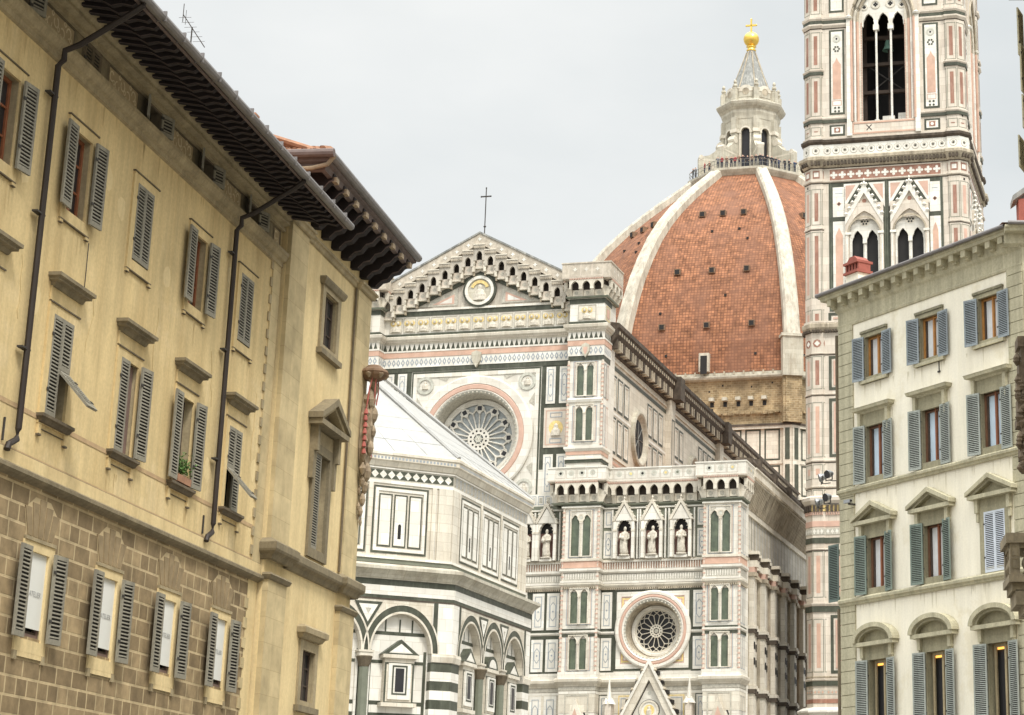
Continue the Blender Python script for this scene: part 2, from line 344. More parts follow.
# ================================================================ setting
mb = MB(); mb.add([(-3000, -3000, 0), (3000, -3000, 0), (3000, 3000, 0), (-3000, 3000, 0)], [(0, 1, 2, 3)], 'paving')
mb.build('ground')['kind'] = 'structure'
# ================================================================ cathedral
CX, CY, CYAW = -26.537, 163.195, -.18600
UA, UB, UC, UD, WD = 8.142, 10.967, 19.456, 22.227, 1.13
cath = thing('cathedral', 'marble cathedral with rose windows, pointed gable and red tiled dome', 'cathedral', (CX, CY, 0), CYAW)
UP = [(-UB, 60), (-UB, 0), (-UA, 0), (-UA, WD), (UA, WD), (UA, 0), (UB, 0), (UB, 1.9), (UB-.2, 1.9), (UB-.2, 78)]           # plan of the upper nave front
LOWP = [(-UD, 6), (-UD, 0), (-UC, 0), (-UC, WD), (-UB, WD), (-UB, 0), (-UA, 0), (-UA, WD), (UA, WD), (UA, 0), (UB, 0), (UB, WD), (UC, WD), (UC, 0), (UD, 0), (UD, 2.4)]
UPF = UP[1:9]; LOWF = LOWP
FS = Matrix(); SIDE = lambda u: T(u, 0)@Rz(pi/2)                   # SIDE: wall facing +x, local x runs to the back
def segs(path):
    """front facing pieces of a plan path: (x0,x1,y)"""
    return [(a[0], b[0], a[1]) for a, b in zip(path, path[1:]) if abs(a[1]-b[1]) < 1e-6 and b[0] > a[0]]
def along(path, step, fn, mb, front_only=False):
    """call fn at evenly spaced stations along a plan path, with mb.M set to the local wall frame"""
    M0 = mb.M
    for a, b in zip(path, path[1:]):
        d = Vector((b[0]-a[0], b[1]-a[1])); l = d.length
        if l < .3: continue
        if front_only and abs(d.y) > 1e-3: continue
        n = max(1, round(l/step)); mb.M = M0@T(a[0], a[1])@Rz(atan2(d.y, d.x))
        for i in range(n): fn((i+.5)*l/n, l/n)
    mb.M = M0
def tall_panel(mb, x0, x1, z0, z1, y, lozenge=True):
    """white slab with a thin blue inlaid line"""
    mb.box(x0, x1, y-.05, y, z0, z1, 'marble_panel'); Y = y-.06; w = x1-x0
    a, b, c, d = x0+w*.2, x1-w*.2, z0+w*.25, z1-w*.25; t = .055
    mb.frame(a, b, c, d, t, Y, 'line_blue')
    if lozenge and d-c > 1.2:
        m = (a+b)/2; k = (b-a)*.36; e, f = c+.35*w+.1, d-.35*w-.1
        for (p, q) in (((m, f), (m-k, f-.28)), ((m-k, f-.28), (m-k, e+.28)), ((m-k, e+.28), (m, e)), ((m, e), (m+k, e+.28)), ((m+k, e+.28), (m+k, f-.28)), ((m+k, f-.28), (m, f))):
            mb.box(min(p[0], q[0])-.022, max(p[0], q[0])+.022, Y-.004, Y-.002, min(p[1], q[1]), max(p[1], q[1]), 'line_blue') if abs(p[0]-q[0]) < .01 else mb.poly([(p[0]-.03, p[1]), (q[0]-.03, q[1]), (q[0]+.03, q[1]), (p[0]+.03, p[1])], Y-.003, 'line_blue')
        mb.disc(m, (e+f)/2, .07, Y-.004, 'line_blue', 8)
def bifora(parent, M, cx, z0, z1, w, y, rosette=False, frame_m='marble', glass='glass_green', name='window'):
    """two pointed lights with a colonnette, cut through a slab that stands in front of the glass"""
    mb = MB(M); hw = w/2; H = z1-z0; top = .78*H if not rosette else .74*H
    for s in (-1, 1):
        c = cx+s*w*.27; lw = w*.19
        mb.archcell(min(cx, cx+s*hw), max(cx, cx+s*hw), z0, z1, c, lw, z0+top, lw*1.75, y-.10, y, frame_m, n=6)
        mb.tube([(px, y-.11, pz) for px, pz in arch(c, lw+.03, z0+top, lw*1.8, n=5)], .035, 'marble_warm', 4)
    mb.tube([(cx, y-.13, z0), (cx, y-.13, z0+top)], .065, 'marble_warm', 6); mb.box(cx-.11, cx+.11, y-.2, y-.09, z0+top-.1, z0+top+.03, 'marble_warm')
    for s in (-1, 1): mb.tube([(cx+s*(hw-.06), y-.12, z0), (cx+s*(hw-.06), y-.12, z0+top)], .055, 'gold_mosaic' if frame_m != 'marble' else 'marble_warm', 6)
    mb.frame(cx-hw, cx+hw, z0, z1, .07, y-.16, 'marble_warm', .06)
    if rosette:
        zc = z1-.16*H; mb.ring(cx, zc, .16, .3, y-.13, y-.1, 'marble_warm', 14); mb.disc(cx, zc, .16, y-.11, 'grey_carve', 12)
        for s in (-1, 1): mb.poly([(cx+s*.32, z1-.12), (cx+s*(hw-.12), z1-.12), (cx+s*(hw-.12), z1-.7)][::s], y-.115, 'mosaic')
    o = mb.build(name, parent)
    g = MB(M); g.rect(cx-hw+.05, cx+hw-.05, z0+.02, z1-.3, y-.012, glass); g.build('glass', o)
    return o
# ---- body: lower west front
def rosewall(mb, x0, x1, z0, z1, y, cx, cz, r, m):
    q = r+.05; mb.wall(x0, x1, z0, z1, y, [(cx-q, cx+q, cz-q, cz+q)], .02, m); mb.holed(cx-q, cx+q, cz-q, cz+q, cx, cz, r, y, m)
    mb.box(x0+.01, x1-.01, y+1.7, y+3.2, z0+.01, z1-.01, m)
mb = MB()
for (x0, x1, y) in segs(LOWP):
    if abs(y-WD) < .01 and abs(x0+x1) > 1:
        c = 15.2 if x0 > 0 else -15.2; mb.box(x0, x1, y, y+3.2, 0, 16.9, 'marble'); rosewall(mb, x0, x1, 16.9, 23.4, y, c, 20.15, 2.6, 'marble'); mb.box(x0, x1, y, y+3.2, 23.4, 32.7, 'marble')
    else: mb.box(x0, x1, y, y+3.2, 0, 30.4 if abs(x0+x1) < 1 else 33.2 if max(abs(x0), abs(x1)) < UB+.1 else 32.7, 'marble')
mb.build('lower_facade', cath)
mb = MB()
for (x0, x1, y) in segs(UPF):
    if abs(y-WD) < .01: rosewall(mb, x0, x1, 30.4, 41.5, y, 0, 35.95, 4.0, 'marble'); mb.box(x0, x1, y, 3.4, 41.5, 46.7, 'marble')
    else: mb.box(x0, x1, y+.001, 3.4, 33.2, 46.7, 'marble')
mb.build('upper_facade', cath)
# ---- cornices and inlaid bands
mb = MB()
def cornice(path, z, prof, m='marble_warm'): mb.band(path, z-.09, z-.005, .022, 'cornice_and_shade'); mb.sweep(path, [(0, z)]+[(o, z+d) for o, d in prof]+[(0, z+prof[-1][1]+.02)], m)  # thin dark strip below each ledge, painting in the shade under it
L = LOWF
i0, i1 = L.index((-UC, WD)), L.index((-UB, WD)); j0, j1 = L.index((UB, WD)), L.index((UC, WD))
LX = [L[:i0+1]+[(-18.2, WD)], [(-12.1, WD)]+L[i1:j0+1]+[(12.1, WD)], [(18.2, WD)]+L[j1:]]      # the same plan, left open at the round windows
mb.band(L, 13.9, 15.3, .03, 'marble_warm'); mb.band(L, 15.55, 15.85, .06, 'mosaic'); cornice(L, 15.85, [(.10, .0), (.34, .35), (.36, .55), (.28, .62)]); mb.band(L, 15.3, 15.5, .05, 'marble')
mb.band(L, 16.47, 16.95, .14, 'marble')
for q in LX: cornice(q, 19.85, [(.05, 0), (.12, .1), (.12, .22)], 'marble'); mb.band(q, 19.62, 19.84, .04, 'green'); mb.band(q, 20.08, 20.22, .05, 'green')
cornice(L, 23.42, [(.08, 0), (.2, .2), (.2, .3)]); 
along(L, .17, lambda x, w: mb.box(x-.05, x+.05, -.16, 0, 23.28, 23.42, 'marble_old'), mb)
mb.band(L, 23.76, 23.92, .16, 'marble'); mb.band(L, 23.92, 24.52, .07, 'mosaic')
along(L, .2, lambda x, w: mb.rect(x-.05, x+.05, 24.02, 24.45, -.085, 'marble'), mb)
cornice(L, 24.55, [(.12, 0), (.22, .12), (.22, .3)], 'marble')
mb.band(L, 24.9, 25.42, .1, 'pink'); mb.band(L, 25.42, 25.62, .16, 'marble_warm')
for i, (x0, x1, y) in enumerate(segs(L)):
    if abs(y-WD) < .01:                       # small balustrade under the niches
        n = int((x1-x0)/.2)
        for k in range(n): mb.box(x0+(k+.3)*(x1-x0)/n, x0+(k+.68)*(x1-x0)/n, y-.2, y-.08, 24.86, 25.4, 'marble')
        mb.box(x0, x1, y-.24, y-.05, 25.4, 25.5, 'marble')
mb.band(L, 29.72, 30.02, .12, 'green_pale'); mb.band(L, 29.6, 29.72, .18, 'marble')
U = UPF; k_ = U.index((UA, WD)); m_ = U.index((-UA, WD))
for q in (U[:m_+1]+[(-7.9, WD)], [(7.9, WD)]+U[k_:]): mb.band(q, 33.2, 33.45, .08, 'green'); mb.band(q, 33.45, 33.62, .14, 'marble'); mb.band(q, 33.85, 34.12, .05, 'pink'); cornice(q, 34.12, [(.06, 0), (.2, .2), (.2, .36)], 'marble')
mb.band(U, 41.5, 41.88, .05, 'green'); mb.band(U, 41.88, 42.72, .09, 'marble_panel')
def lozenge(x, w):
    for s, m in ((.17, 'line_blue'), (.08, 'marble')): mb.poly([(x-s, 42.3), (x, 42.3-s*1.9), (x+s, 42.3), (x, 42.3+s*1.9)], -.10-(.17-s)*.02, m)
along(U, .4, lozenge, mb)
mb.band(U, 42.72, 43.16, .13, 'pink'); mb.band(U, 43.16, 43.3, .16, 'marble'); mb.band(U, 43.3, 43.85, .1, 'marble')
along(U, .42, lambda x, w: mb.poly([(x-w*.42, 43.3), (x+w*.42, 43.3), (x+w*.3, 43.45), (x, 43.86), (x-w*.3, 43.45)], -.112, 'green'), mb)
cornice(U, 43.85, [(.14, 0), (.2, .12), (.42, .35), (.46, .56), (.36, .62)])
along(U, .16, lambda x, w: mb.box(x-.045, x+.045, -.3, 0, 43.98, 44.1, 'marble_pinkish'), mb)
mb.band(U, 44.5, 44.74, .1, 'green'); mb.band(U, 44.74, 46.22, .03, 'marble'); mb.band(U, 46.22, 46.62, .08, 'green'); mb.band(U, 46.62, 46.8, .16, 'marble')
mb.build('cornice_bands', cath)
# ---- saints' heads frieze
def saint(cx, y, w=1.06):
    fr = MB(); z0, z1 = 44.88, 46.1; fr.box(cx-w/2, cx+w/2, y-.05, y, z0, z1, 'marble_warm'); fr.frame(cx-w/2, cx+w/2, z0, z1, .05, y-.07, 'mosaic')
    for dx, s in ((-.24, 1), (.24, .92)):
        fr.disc(cx+dx, 45.66, .24*s, y-.06, 'gold_mosaic', 12)
        fr.lathe([(.02, -.12), (.10, -.1), (.12, 0), (.1, .1), (.03, .15)], 'statue', 8, (cx+dx*.9, y-.11, 45.66))
    fr.lathe([(.36, 0), (.34, .25), (.2, .42), (.05, .5)], 'statue', 10, (cx, y-.06, 44.95), sy=.35); fr.build('saint_panel', cath)
for k in range(13): saint((k-6)*1.19, WD-.03)
for s in (-1, 1): saint(s*(UA+UB)/2, -.03, 1.5)
# ---- tall inlaid panels on the wall fields and piers' flanks
pn = MB(); Y = WD-.0
for s in (-1, 1):
    gx = lambda a, b: (min(s*a, s*b), max(s*a, s*b))
    # green fields
    for a, b in ((UB, 12.1), (18.2, UC)):
        pn.rect(*gx(a, b), 16.95, 23.3, Y-.015, 'green'); x0, x1 = gx(a+.08, b-.22) if a < 15 else gx(a+.16, b-.12)
        tall_panel(pn, x0, x1, 17.1, 19.58, Y-.02); tall_panel(pn, x0, x1, 20.3, 23.1, Y-.02)
    pn.rect(*gx(UB, UC), 25.65, 29.6, Y-.015, 'green_pale')
    for a, b in ((UB+.12, 11.85), (18.62, UC-.1)):
        x0, x1 = gx(a, b); tall_panel(pn, x0, x1, 25.75, 27.9, Y-.02); tall_panel(pn, x0, x1, 28.15, 29.55, Y-.02)
    # nave side of the inner pier
    pn.rect(*gx(5.0, UA), 16.95, 23.3, Y-.015, 'green')
    for a, b in ((5.45, 6.4), (6.62, 7.62)):
        x0, x1 = gx(a, b); tall_panel(pn, x0, x1, 17.1, 19.58, Y-.02); tall_panel(pn, x0, x1, 20.3, 23.15, Y-.02); tall_panel(pn, x0, x1, 9, 15.25, Y-.02)
    for a, b in ((UB+.1, 11.8), (18.7, UC-.1)): x0, x1 = gx(a, b); pn.rect(*gx(a-.1, b+.15), 9, 15.28, Y-.04, 'green'); tall_panel(pn, x0, x1, 9, 15.2, Y-.05)
    # upper: beside the great rose
    pn.rect(*gx(5.55, UA), 33.0, 41.5, Y-.015, 'green')
    for a, b in ((5.95, 6.72), (7.06, 7.85)):
        x0, x1 = gx(a, b); tall_panel(pn, x0, x1, 38.35, 41.38, Y-.02)
    for a, b in ((5.9, 6.7), (7.0, 7.8)): x0, x1 = gx(a, b); tall_panel(pn, x0, x1, 31.0, 34.2, Y-.02)
    x0, x1 = gx(5.85, 7.9); pn.box(x0, x1, Y-.06, Y, 34.75, 38.0, 'marble_pinkish'); pn.frame(x0+.15, x1-.15, 34.95, 37.8, .08, Y-.07, 'pink_pale'); c = (x0+x1)/2
    pn.disc(c, 36.35, .6, Y-.07, 'gold_mosaic', 16); pn.lathe([(.42, -.6), (.4, -.2), (.2, .05), (.19, .25), (.06, .42)], 'statue', 10, (c, Y-.06, 36.3), sy=.4); pn.frame(c-.5, c+.5, 37.2, 37.6, .06, Y-.08, 'line_blue'); pn.frame(c-.5, c+.5, 35.1, 35.5, .06, Y-.08, 'line_blue')
    # square frames of the roses
    x0, x1 = gx(12.1, 18.2); pn.frame(x0, x1, 17.05, 23.25, .16, Y-.035, 'green', .03); pn.frame(x0+.16, x1-.16, 17.21, 23.09, .36, Y-.06, 'marble', .05)
    pn.frame(x0+.52, x1-.52, 17.57, 22.73, .06, Y-.04, 'pink_pale'); pn.rect(x0+.5, x1-.5, 17.55, 22.75, Y-.02, 'gold_mosaic') if 0 else None
pn.frame(-5.5, 5.5, 30.4, 41.45, .14, Y-.03, 'green', .02); pn.frame(-5.36, 5.36, 30.55, 41.3, .32, Y-.07, 'marble', .06)
pn.box(-UA, 5.4, Y-.08, Y, 29.6, 31.0, 'marble'); 
for k in range(14): 
    x = 7.7-k*.62
    pn.frame(x-.24, x+.24, 30.15, 30.85, .05, Y-.09, 'line_blue'); pn.rect(x-.13, x+.13, 30.28, 30.72, Y-.088, 'mosaic')
pn.box(5.4, UA, Y-.08, Y, 29.95, 31.0, 'marble')
# nave field behind the apostle niches
pn.rect(-UA, UA, 25.65, 29.6, Y-.012, 'green_pale')
# corner pieces round the great rose
for sx in (-1, 1):
    for sz in (-1, 1):
        x, z = sx*4.35, 35.95+sz*4.35
        pn.ring(x, z, .5, .74, Y-.08, Y-.02, 'grey_carve', 18); pn.ring(x-sx*.2, z-sz*.2, 1.05, 1.15, Y-.05, Y-.02, 'mosaic', 12, atan2(sz, sx)-1.2, atan2(sz, sx)+1.2); pn.lathe([(.28, -.3), (.24, .05), (.1, .12), (.12, .3), (.02, .36)], 'statue', 8, (x, Y-.05, z), sy=.5)
        for (p, q) in (((sx*2.3, 35.95+sz*5.0), (sx*3.4, 35.95+sz*5.0)), ((sx*5.0, 35.95+sz*3.4), (sx*5.0, 35.95+sz*2.3))):
            a, b = p, q; c = ((a[0]+b[0])/2*(.93), 35.95+((a[1]+b[1])/2-35.95)*.93); tri = [a, b, (c[0]*.97, c[1])]
            if (b[0]-a[0])*(tri[2][1]-a[1])-(b[1]-a[1])*(tri[2][0]-a[0]) < 0: tri = tri[::-1]
            pn.poly(tri, Y-.03, 'mosaic')
        for (cx, cz) in ((15.15, 20.15), (-15.15, 20.15)):
            tri = [(cx+sx*2.46, cz+sz*2.46), (cx+sx*1.45, cz+sz*2.46), (cx+sx*2.46, cz+sz*1.45)]
            if sx*sz < 0: tri = tri[::-1]
            pn.poly(tri, Y-.03, 'gold_mosaic'); q = .62; ce = (cx+sx*2.15, cz+sz*2.15); pn.poly([(ce[0]+(a-ce[0])*q, ce[1]+(b-ce[1])*q) for a, b in tri], Y-.035, 'pink_pale'); pn.disc(ce[0], ce[1], .12, Y-.04, 'marble', 8)
pn.build('inlaid_panels', cath)
# ---- rose windows
def rose(cx, cz, rt, r_sal0, r_sal1, ro, depth, y, n, ring_m, glass, spoke, hub, label=None):
    mb = MB(); yb = y+depth
    prof = [(ro, y), (ro, y-.22), (ro-.12, y-.3), (r_sal1+.06, y-.3), (r_sal1+.03, y-.24)]; mb.cone(cx, cz, prof, 'marble')
    mb.cone(cx, cz, [(r_sal1+.03, y-.24), (r_sal1-.05, y-.3), (r_sal0+.05, y-.3), (r_sal0, y-.24)], ring_m)
    mb.cone(cx, cz, [(r_sal0, y-.24), (r_sal0-.06, y-.3), (r_sal0-.16, y-.24)], 'marble')
    k = 64 if rt > 2 else 48
    for i in range(k):                                     # bead ring
        a = 2*pi*(i+.5)/k; r = r_sal0-.22; mb.box(cx+r*cos(a)-.05, cx+r*cos(a)+.05, y-.24, y-.1, cz+r*sin(a)-.05, cz+r*sin(a)+.05, 'marble_warm')
    r1 = r_sal0-.28; mb.cone(cx, cz, [(r_sal0-.16, y-.22), (r1, y-.15)], 'grey_carve')
    rt2 = rt+.28; mb.cone(cx, cz, [(r1, y-.15), (r1-.1, y-.02), (rt2+.08, yb-.12)], 'mosaic' if rt > 2 else 'marble_old'); mb.cone(cx, cz, [(rt2+.08, yb-.12), (rt2, yb-.25), (rt+.1, yb-.25), (rt, yb-.1)], 'marble')
    o = mb.build('rose_window', cath, smooth=False)
    g = MB(); g.disc(cx, cz, rt+.15, yb, glass, 40); g.build('glass', o)
    t = MB(); y0, y1 = yb-.16, yb-.04
    t.ring(cx, cz, rt-.10, rt+.12, y0, y1, spoke, 48); t.ring(cx, cz, rt*.14, rt*.31, y0, y1, spoke, 24)
    for i in range(12): a = 2*pi*(i+.5)/12; t.disc(cx+rt*.225*cos(a), cz+rt*.225*sin(a), rt*.032, y0-.003, 'dark', 6)
    t.disc(cx, cz, rt*.10, y0-.02, hub, 10)
    for i in range(6): a = 2*pi*i/6; t.tube([(cx, y0, cz), (cx+rt*.15*cos(a), y0, cz+rt*.15*sin(a))], rt*.012, spoke, 4)
    for i in range(n):
        a = 2*pi*i/n+pi/n*(1 if n == 16 else 0); c, d = cos(a), sin(a)
        t.tube([(cx+rt*.3*c, y0+.05, cz+rt*.3*d), (cx+rt*.74*c, y0+.05, cz+rt*.74*d)], rt*.021, spoke, 5)
        # pointed heads between neighbouring spokes
        for s in (-1, 1):
            pts = []
            for q in range(5):
                u = q/4; r = rt*(.66+.16*u**.75); b = a+s*(pi/n)*(u**1.6); pts.append((cx+r*cos(b), y0+.05, cz+r*sin(b)))
            t.tube(pts, rt*.021, spoke, 5)
    m = n//2 if n == 24 else n
    for i in range(m):
        a = 2*pi*(i+.5)/m+(pi/2 if n == 24 else 0)*0
        a = 2*pi*i/m if n == 24 else 2*pi*(i)/m
        r = rt*.865; p = Vector((cos(a), sin(a))); q = Vector((-sin(a), cos(a)))
        if n == 24:
            # great rose: plates with a dark four-lobed opening over each pair of lights
            s = rt*.15; t.add([(cx+p.x*(r+j)+q.x*k_, y0+.02, cz+p.y*(r+j)+q.y*k_) for j, k_ in ((-s, 0), (0, s), (s, 0), (0, -s))], [(0, 1, 2, 3)], spoke)
            s = rt*.06; t.add([(cx+p.x*(r+j)+q.x*k_, y0, cz+p.y*(r+j)+q.y*k_) for j, k_ in ((-s, -s), (-s, s), (s, s), (s, -s))], [(0, 1, 2, 3)], 'glass_dark')
            a2 = a+pi/m; r2 = rt*.90; p2 = Vector((cos(a2), sin(a2))); q2 = Vector((-sin(a2), cos(a2)))
            for sg in (-1, 1): t.tube([(cx+p.x*rt*.98+q.x*sg*.05, y0+.05, cz+p.y*rt*.98+q.y*sg*.05), (cx+cos(a+sg*pi/m)*rt*.74, y0+.05, cz+sin(a+sg*pi/m)*rt*.74)], rt*.02, spoke, 5)
        else:
            for sg in (-1, 1):
                b = a+sg*pi/m; t.tube([(cx+cos(a)*rt*.84, y0+.05, cz+sin(a)*rt*.84), (cx+cos(b)*rt*.98, y0+.05, cz+sin(b)*rt*.98)], rt*.022, spoke, 5)
    t.build('tracery', o); return o
# wall sheets stand proud of the body so that the deep roses read: the body is cut behind them
rose(0, 35.95, 2.95, 3.85, 4.25, 5.0, 1.25, WD, 24, 'pink_pale', 'glass_rose', 'marble', 'grey_carve')
rose(15.2, 20.15, 1.66, 2.46, 2.66, 3.02, 1.1, WD, 16, 'pink_pale', 'glass_dark', 'marble_warm', 'mosaic')
rose(-15.2, 20.15, 1.66, 2.46, 2.66, 3.02, 1.1, WD, 16, 'pink_pale', 'glass_dark', 'marble_warm', 'mosaic')
# ---- pier windows
PC = (UA+UB)/2; QC = (UC+UD)/2-.12
for s in (-1, 1):
    for c in (PC, QC):
        cx = s*c
        bifora(cath, FS, cx, 25.75, 29.4, 1.75, -.012, True); bifora(cath, FS, cx, 20.55, 23.35, 1.55, -.012); bifora(cath, FS, cx, 17.05, 19.75, 1.55, -.012)
    bifora(cath, FS, s*PC, 34.9, 37.9, 1.55, -.012); bifora(cath, FS, s*PC, 38.55, 41.35, 1.55, -.012)
for s in (-1, 1):
    pd = MB(); pd.sweep([(s*PC-UB+PC+.0, 0), (s*PC+UB-PC, 0)] if 0 else [(s*PC-1.42, 0), (s*PC+1.42, 0)], [(0, 38.02), (.12, 38.1), (.18, 38.3), (.05, 38.45), (0, 38.45)], 'marble'); pd.build('moulding', cath); pd = MB()
    # shield on the diamond band
    pd.prism([(s*PC-.32, 42.75), (s*PC-.3, 42.2), (s*PC, 41.7), (s*PC+.3, 42.2), (s*PC+.32, 42.75), (s*PC, 42.9)], -.3, -.08, 'scarf_stone')
    pd.poly([(s*PC-.18, 42.55), (s*PC-.16, 42.2), (s*PC, 41.9), (s*PC+.16, 42.2), (s*PC+.18, 42.55)], -.302, 'pink_pale'); pd.build('shield', cath)
pd = MB()
pd.prism([(-.4, 42.85), (-.36, 42.2), (0, 41.6), (.36, 42.2), (.4, 42.85), (0, 43.0)], WD-.35, WD, 'scarf_stone'); pd.build('shield', cath)
# niches with gables at the foot of the piers
for s in (-1, 1):
    for c in (PC, QC):
        pd = MB(); cx = s*c; pd.frame(cx-.95, cx+.95, 9, 15.25, .1, -.06, 'mosaic', .05)
        pd.prism([(cx-.95, 12.5), (cx+.95, 12.5), (cx+.8, 12.8), (cx, 14.9), (cx-.8, 12.8)], -.45, 0, 'marble_warm')
        pd.poly([(cx-.5, 12.75), (cx+.5, 12.75), (cx, 14.2)], -.455, 'pink_pale'); pd.disc(cx, 13.2, .18, -.46, 'gold_mosaic', 10)
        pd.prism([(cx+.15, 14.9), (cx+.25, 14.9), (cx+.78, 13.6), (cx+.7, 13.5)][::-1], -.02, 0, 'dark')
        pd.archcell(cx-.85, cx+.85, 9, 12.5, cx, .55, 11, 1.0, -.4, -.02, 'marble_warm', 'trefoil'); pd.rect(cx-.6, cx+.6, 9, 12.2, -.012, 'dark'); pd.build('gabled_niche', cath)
# twisted colonnettes on the pier corners and thin inlaid frames round the pier windows
for s in (-1, 1):
    for (a, b, zs) in ((UA, UB, (16.98, 25.6, 29.6)), (UC, UD, (16.98, 25.6, 29.6)), (UA, UB, (34.6, 41.5))):
        for z0, z1 in zip(zs, zs[1:]):
            for x in (a, b):
                z = z0; ck = MB()
                ck.tube([(s*x, -.02, z0), (s*x, -.02, z1)], .1, 'marble_pinkish', 6)
                while z < z1-.3: ck.box(s*x-.105, s*x+.105, -.125, -.02, z, z+.09, 'pink_pale'); z += .36
                ck.build('corner_colonnette', cath)
    for c, zz in ((PC, (25.7, 20.5, 17.0, 34.85, 38.5)), (QC, (25.7, 20.5, 17.0))):
        for z in zz:
            ck = MB(); h = 3.75 if z == 25.7 else 2.95 if z > 19 else 2.85
            ck.frame(s*c-1.02, s*c+1.02, z, z+h, .05, -.02, 'line_blue'); ck.frame(s*c-.93, s*c+.93, z+.08, z+h-.08, .03, -.022, 'pink_pale'); ck.build('window_inlay', cath)
# pier sides facing south
sd = MB(SIDE(UB))
for a, b in ((34.6, 37.9), (38.5, 41.3)): sd = MB(SIDE(UB)); sd.frame(.35, .95, a, b, .07, -.03, 'line_blue'); sd.frame(1.15, 1.65, a, b, .06, -.03, 'pink_pale'); sd.build('pier_side_panel', cath)
sd.frame(.4, 1.5, 44.9, 46.1, .08, -.06, 'gold_mosaic'); sd.rect(.6, 1.3, 45.1, 45.9, -.06, 'pink_pale'); sd.build('pier_side_panel', cath)
sd = MB(SIDE(UD))
for a, b in ((25.75, 29.4), (20.4, 23.2), (17.0, 19.6), (9, 15)): sd = MB(SIDE(UD)); sd.frame(.4, 1.05, a, b, .07, -.03, 'line_blue'); sd.frame(1.3, 1.95, a, b, .07, -.03, 'line_blue'); sd.build('pier_side_panel', cath)
# ---- corbelled galleries
def gallery(path, z0, z1, zp, out, name, stars, step=.93, back='marble_warm'):
    g = MB()
    g.sweep(path, [(0, z1-.05), (out, z1), (out+.03, z1+.12), (out-.0, z1+.14), (0, z1+.14)], 'marble_pinkish')
    along(path, .14, lambda x, w: g.box(x-.04, x+.04, -out-.02, -out+.1, z1-.1, z1+.02, 'pink_pale'), g)
    g.sweep(path, [(out-.16, z1+.14), (out, z1+.14), (out, zp-.12), (out+.06, zp-.1), (out+.06, zp), (out-.2, zp), (out-.16, z1+.14)], 'parapet' if stars else 'marble')
    def bay(x, w):
        h = z1-.12-z0
        # the arch slab stands at the front, the tapering brackets carry it
        g.archcell(x-w/2, x+w/2, z0+.42*h, z1-.1, x, w*.35, z0+.60*h, h*.33, -out+.02, -out+.3, back, n=5)
        g.add([(x-w/2, 0, z0), (x-w/2+.12, 0, z0), (x-w/2+.12, -.25, z0), (x-w/2, -.25, z0), (x-w/2, 0, z0+.75*h), (x-w/2+.12, 0, z0+.75*h), (x-w/2+.12, -out+.05, z0+.5*h), (x-w/2, -out+.05, z0+.5*h)], [(0, 3, 7, 4), (1, 5, 6, 2), (3, 2, 6, 7), (4, 7, 6, 5), (0, 1, 2, 3)], back)
        g.add([(x+w/2-.12, 0, z0), (x+w/2, 0, z0), (x+w/2, -.25, z0), (x+w/2-.12, -.25, z0), (x+w/2-.12, 0, z0+.75*h), (x+w/2, 0, z0+.75*h), (x+w/2, -out+.05, z0+.5*h), (x+w/2-.12, -out+.05, z0+.5*h)], [(0, 3, 7, 4), (1, 5, 6, 2), (3, 2, 6, 7), (4, 7, 6, 5), (0, 1, 2, 3)], back)
        g.rect(x-w/2, x+w/2, z0+.0, z1, -.02, 'room_and_recess_dark')  # wall behind the arch coloured dark for the shade of the recess
        g.box(x-w*.34, x+w*.34, -.12, -.02, z0+.06*h, z0+.44*h, 'marble_warm'); g.disc(x, z0+.25*h, .13*h, -.125, 'mosaic', 8)
        if stars:
            r = .2; pts = [(x+(r if k % 2 == 0 else r*.5)*cos(pi*k/4+pi/4*0), (z1+.14+zp)/2+(r if k % 2 == 0 else r*.5)*sin(pi*k/4)) for k in range(8)]; g.poly(pts, -out-.015, 'marble'); g.frame(x-w/2, x+w/2, z1+.2, zp-.14, .05, -out-.008, 'marble_pinkish')
        else:
            g.disc(x, (z1+.14+zp)/2, .23, -out-.012, 'grey_carve', 12); g.frame(x-w/2+.03, x+w/2-.03, z1+.24, zp-.2, .04, -out-.01, 'parapet'); g.disc(x, (z1+.14+zp)/2, .11, -out-.016, ('gold_mosaic', 'mosaic', 'green_pale', 'dark')[int(x*7) % 4], 8)
    along(path, step, bay, g); g.sweep(path, [(0, z0-.18), (.3, z0-.12), (.34, z0), (0, z0)], 'green_pale')
    return g.build(name, cath)
GL = [(UA-.65, WD), (UA-.65, 0), (UB, 0), (UB, WD), (UC, WD), (UC, 0), (UD, 0), (UD, 34)]
GLm = [(-UD, 30), (-UD, 0), (-UC, 0), (-UC, WD), (-UB, WD), (-UB, 0), (-UA+.65, 0), (-UA+.65, WD)]
gallery(GL[:7]+[(UD, 2.4)], 30.0, 31.62, 32.78, .62, 'gallery', False)
gallery([(-UD, 3)]+GLm[1:], 30.0, 31.62, 32.78, .62, 'gallery', False)
gallery([(UA, WD), (UA, 0), (UB, 0), (UB, 3.2)], 46.78, 48.2, 49.55, .62, 'gallery', True)
gallery([(-UB, 3.2), (-UB, 0), (-UA, 0), (-UA, WD)], 46.78, 48.2, 49.55, .62, 'gallery', True)
mb = MB()
for s in (-1, 1): mb.box(min(s*UA, s*UB), max(s*UA, s*UB), 0.01, 3.2, 46.6, 48.5, 'marble_old')
mb.box(UB, UD-.3, WD+.05, 3.2, 32.5, 32.72, 'marble_old'); mb.box(-UD+.3, -UB, WD+.05, 3.2, 32.5, 32.72, 'marble_old')
mb.build('gallery_floor', cath)
# ---- stepped gable
g = MB(); AZ = 52.95; SL = .515; hx = UA+.25
g.prism([(-hx, 46.7), (hx, 46.7), (hx, AZ-hx*SL), (0, AZ), (-hx, AZ-hx*SL)], WD+.02, WD+1.6, 'gable_stone')
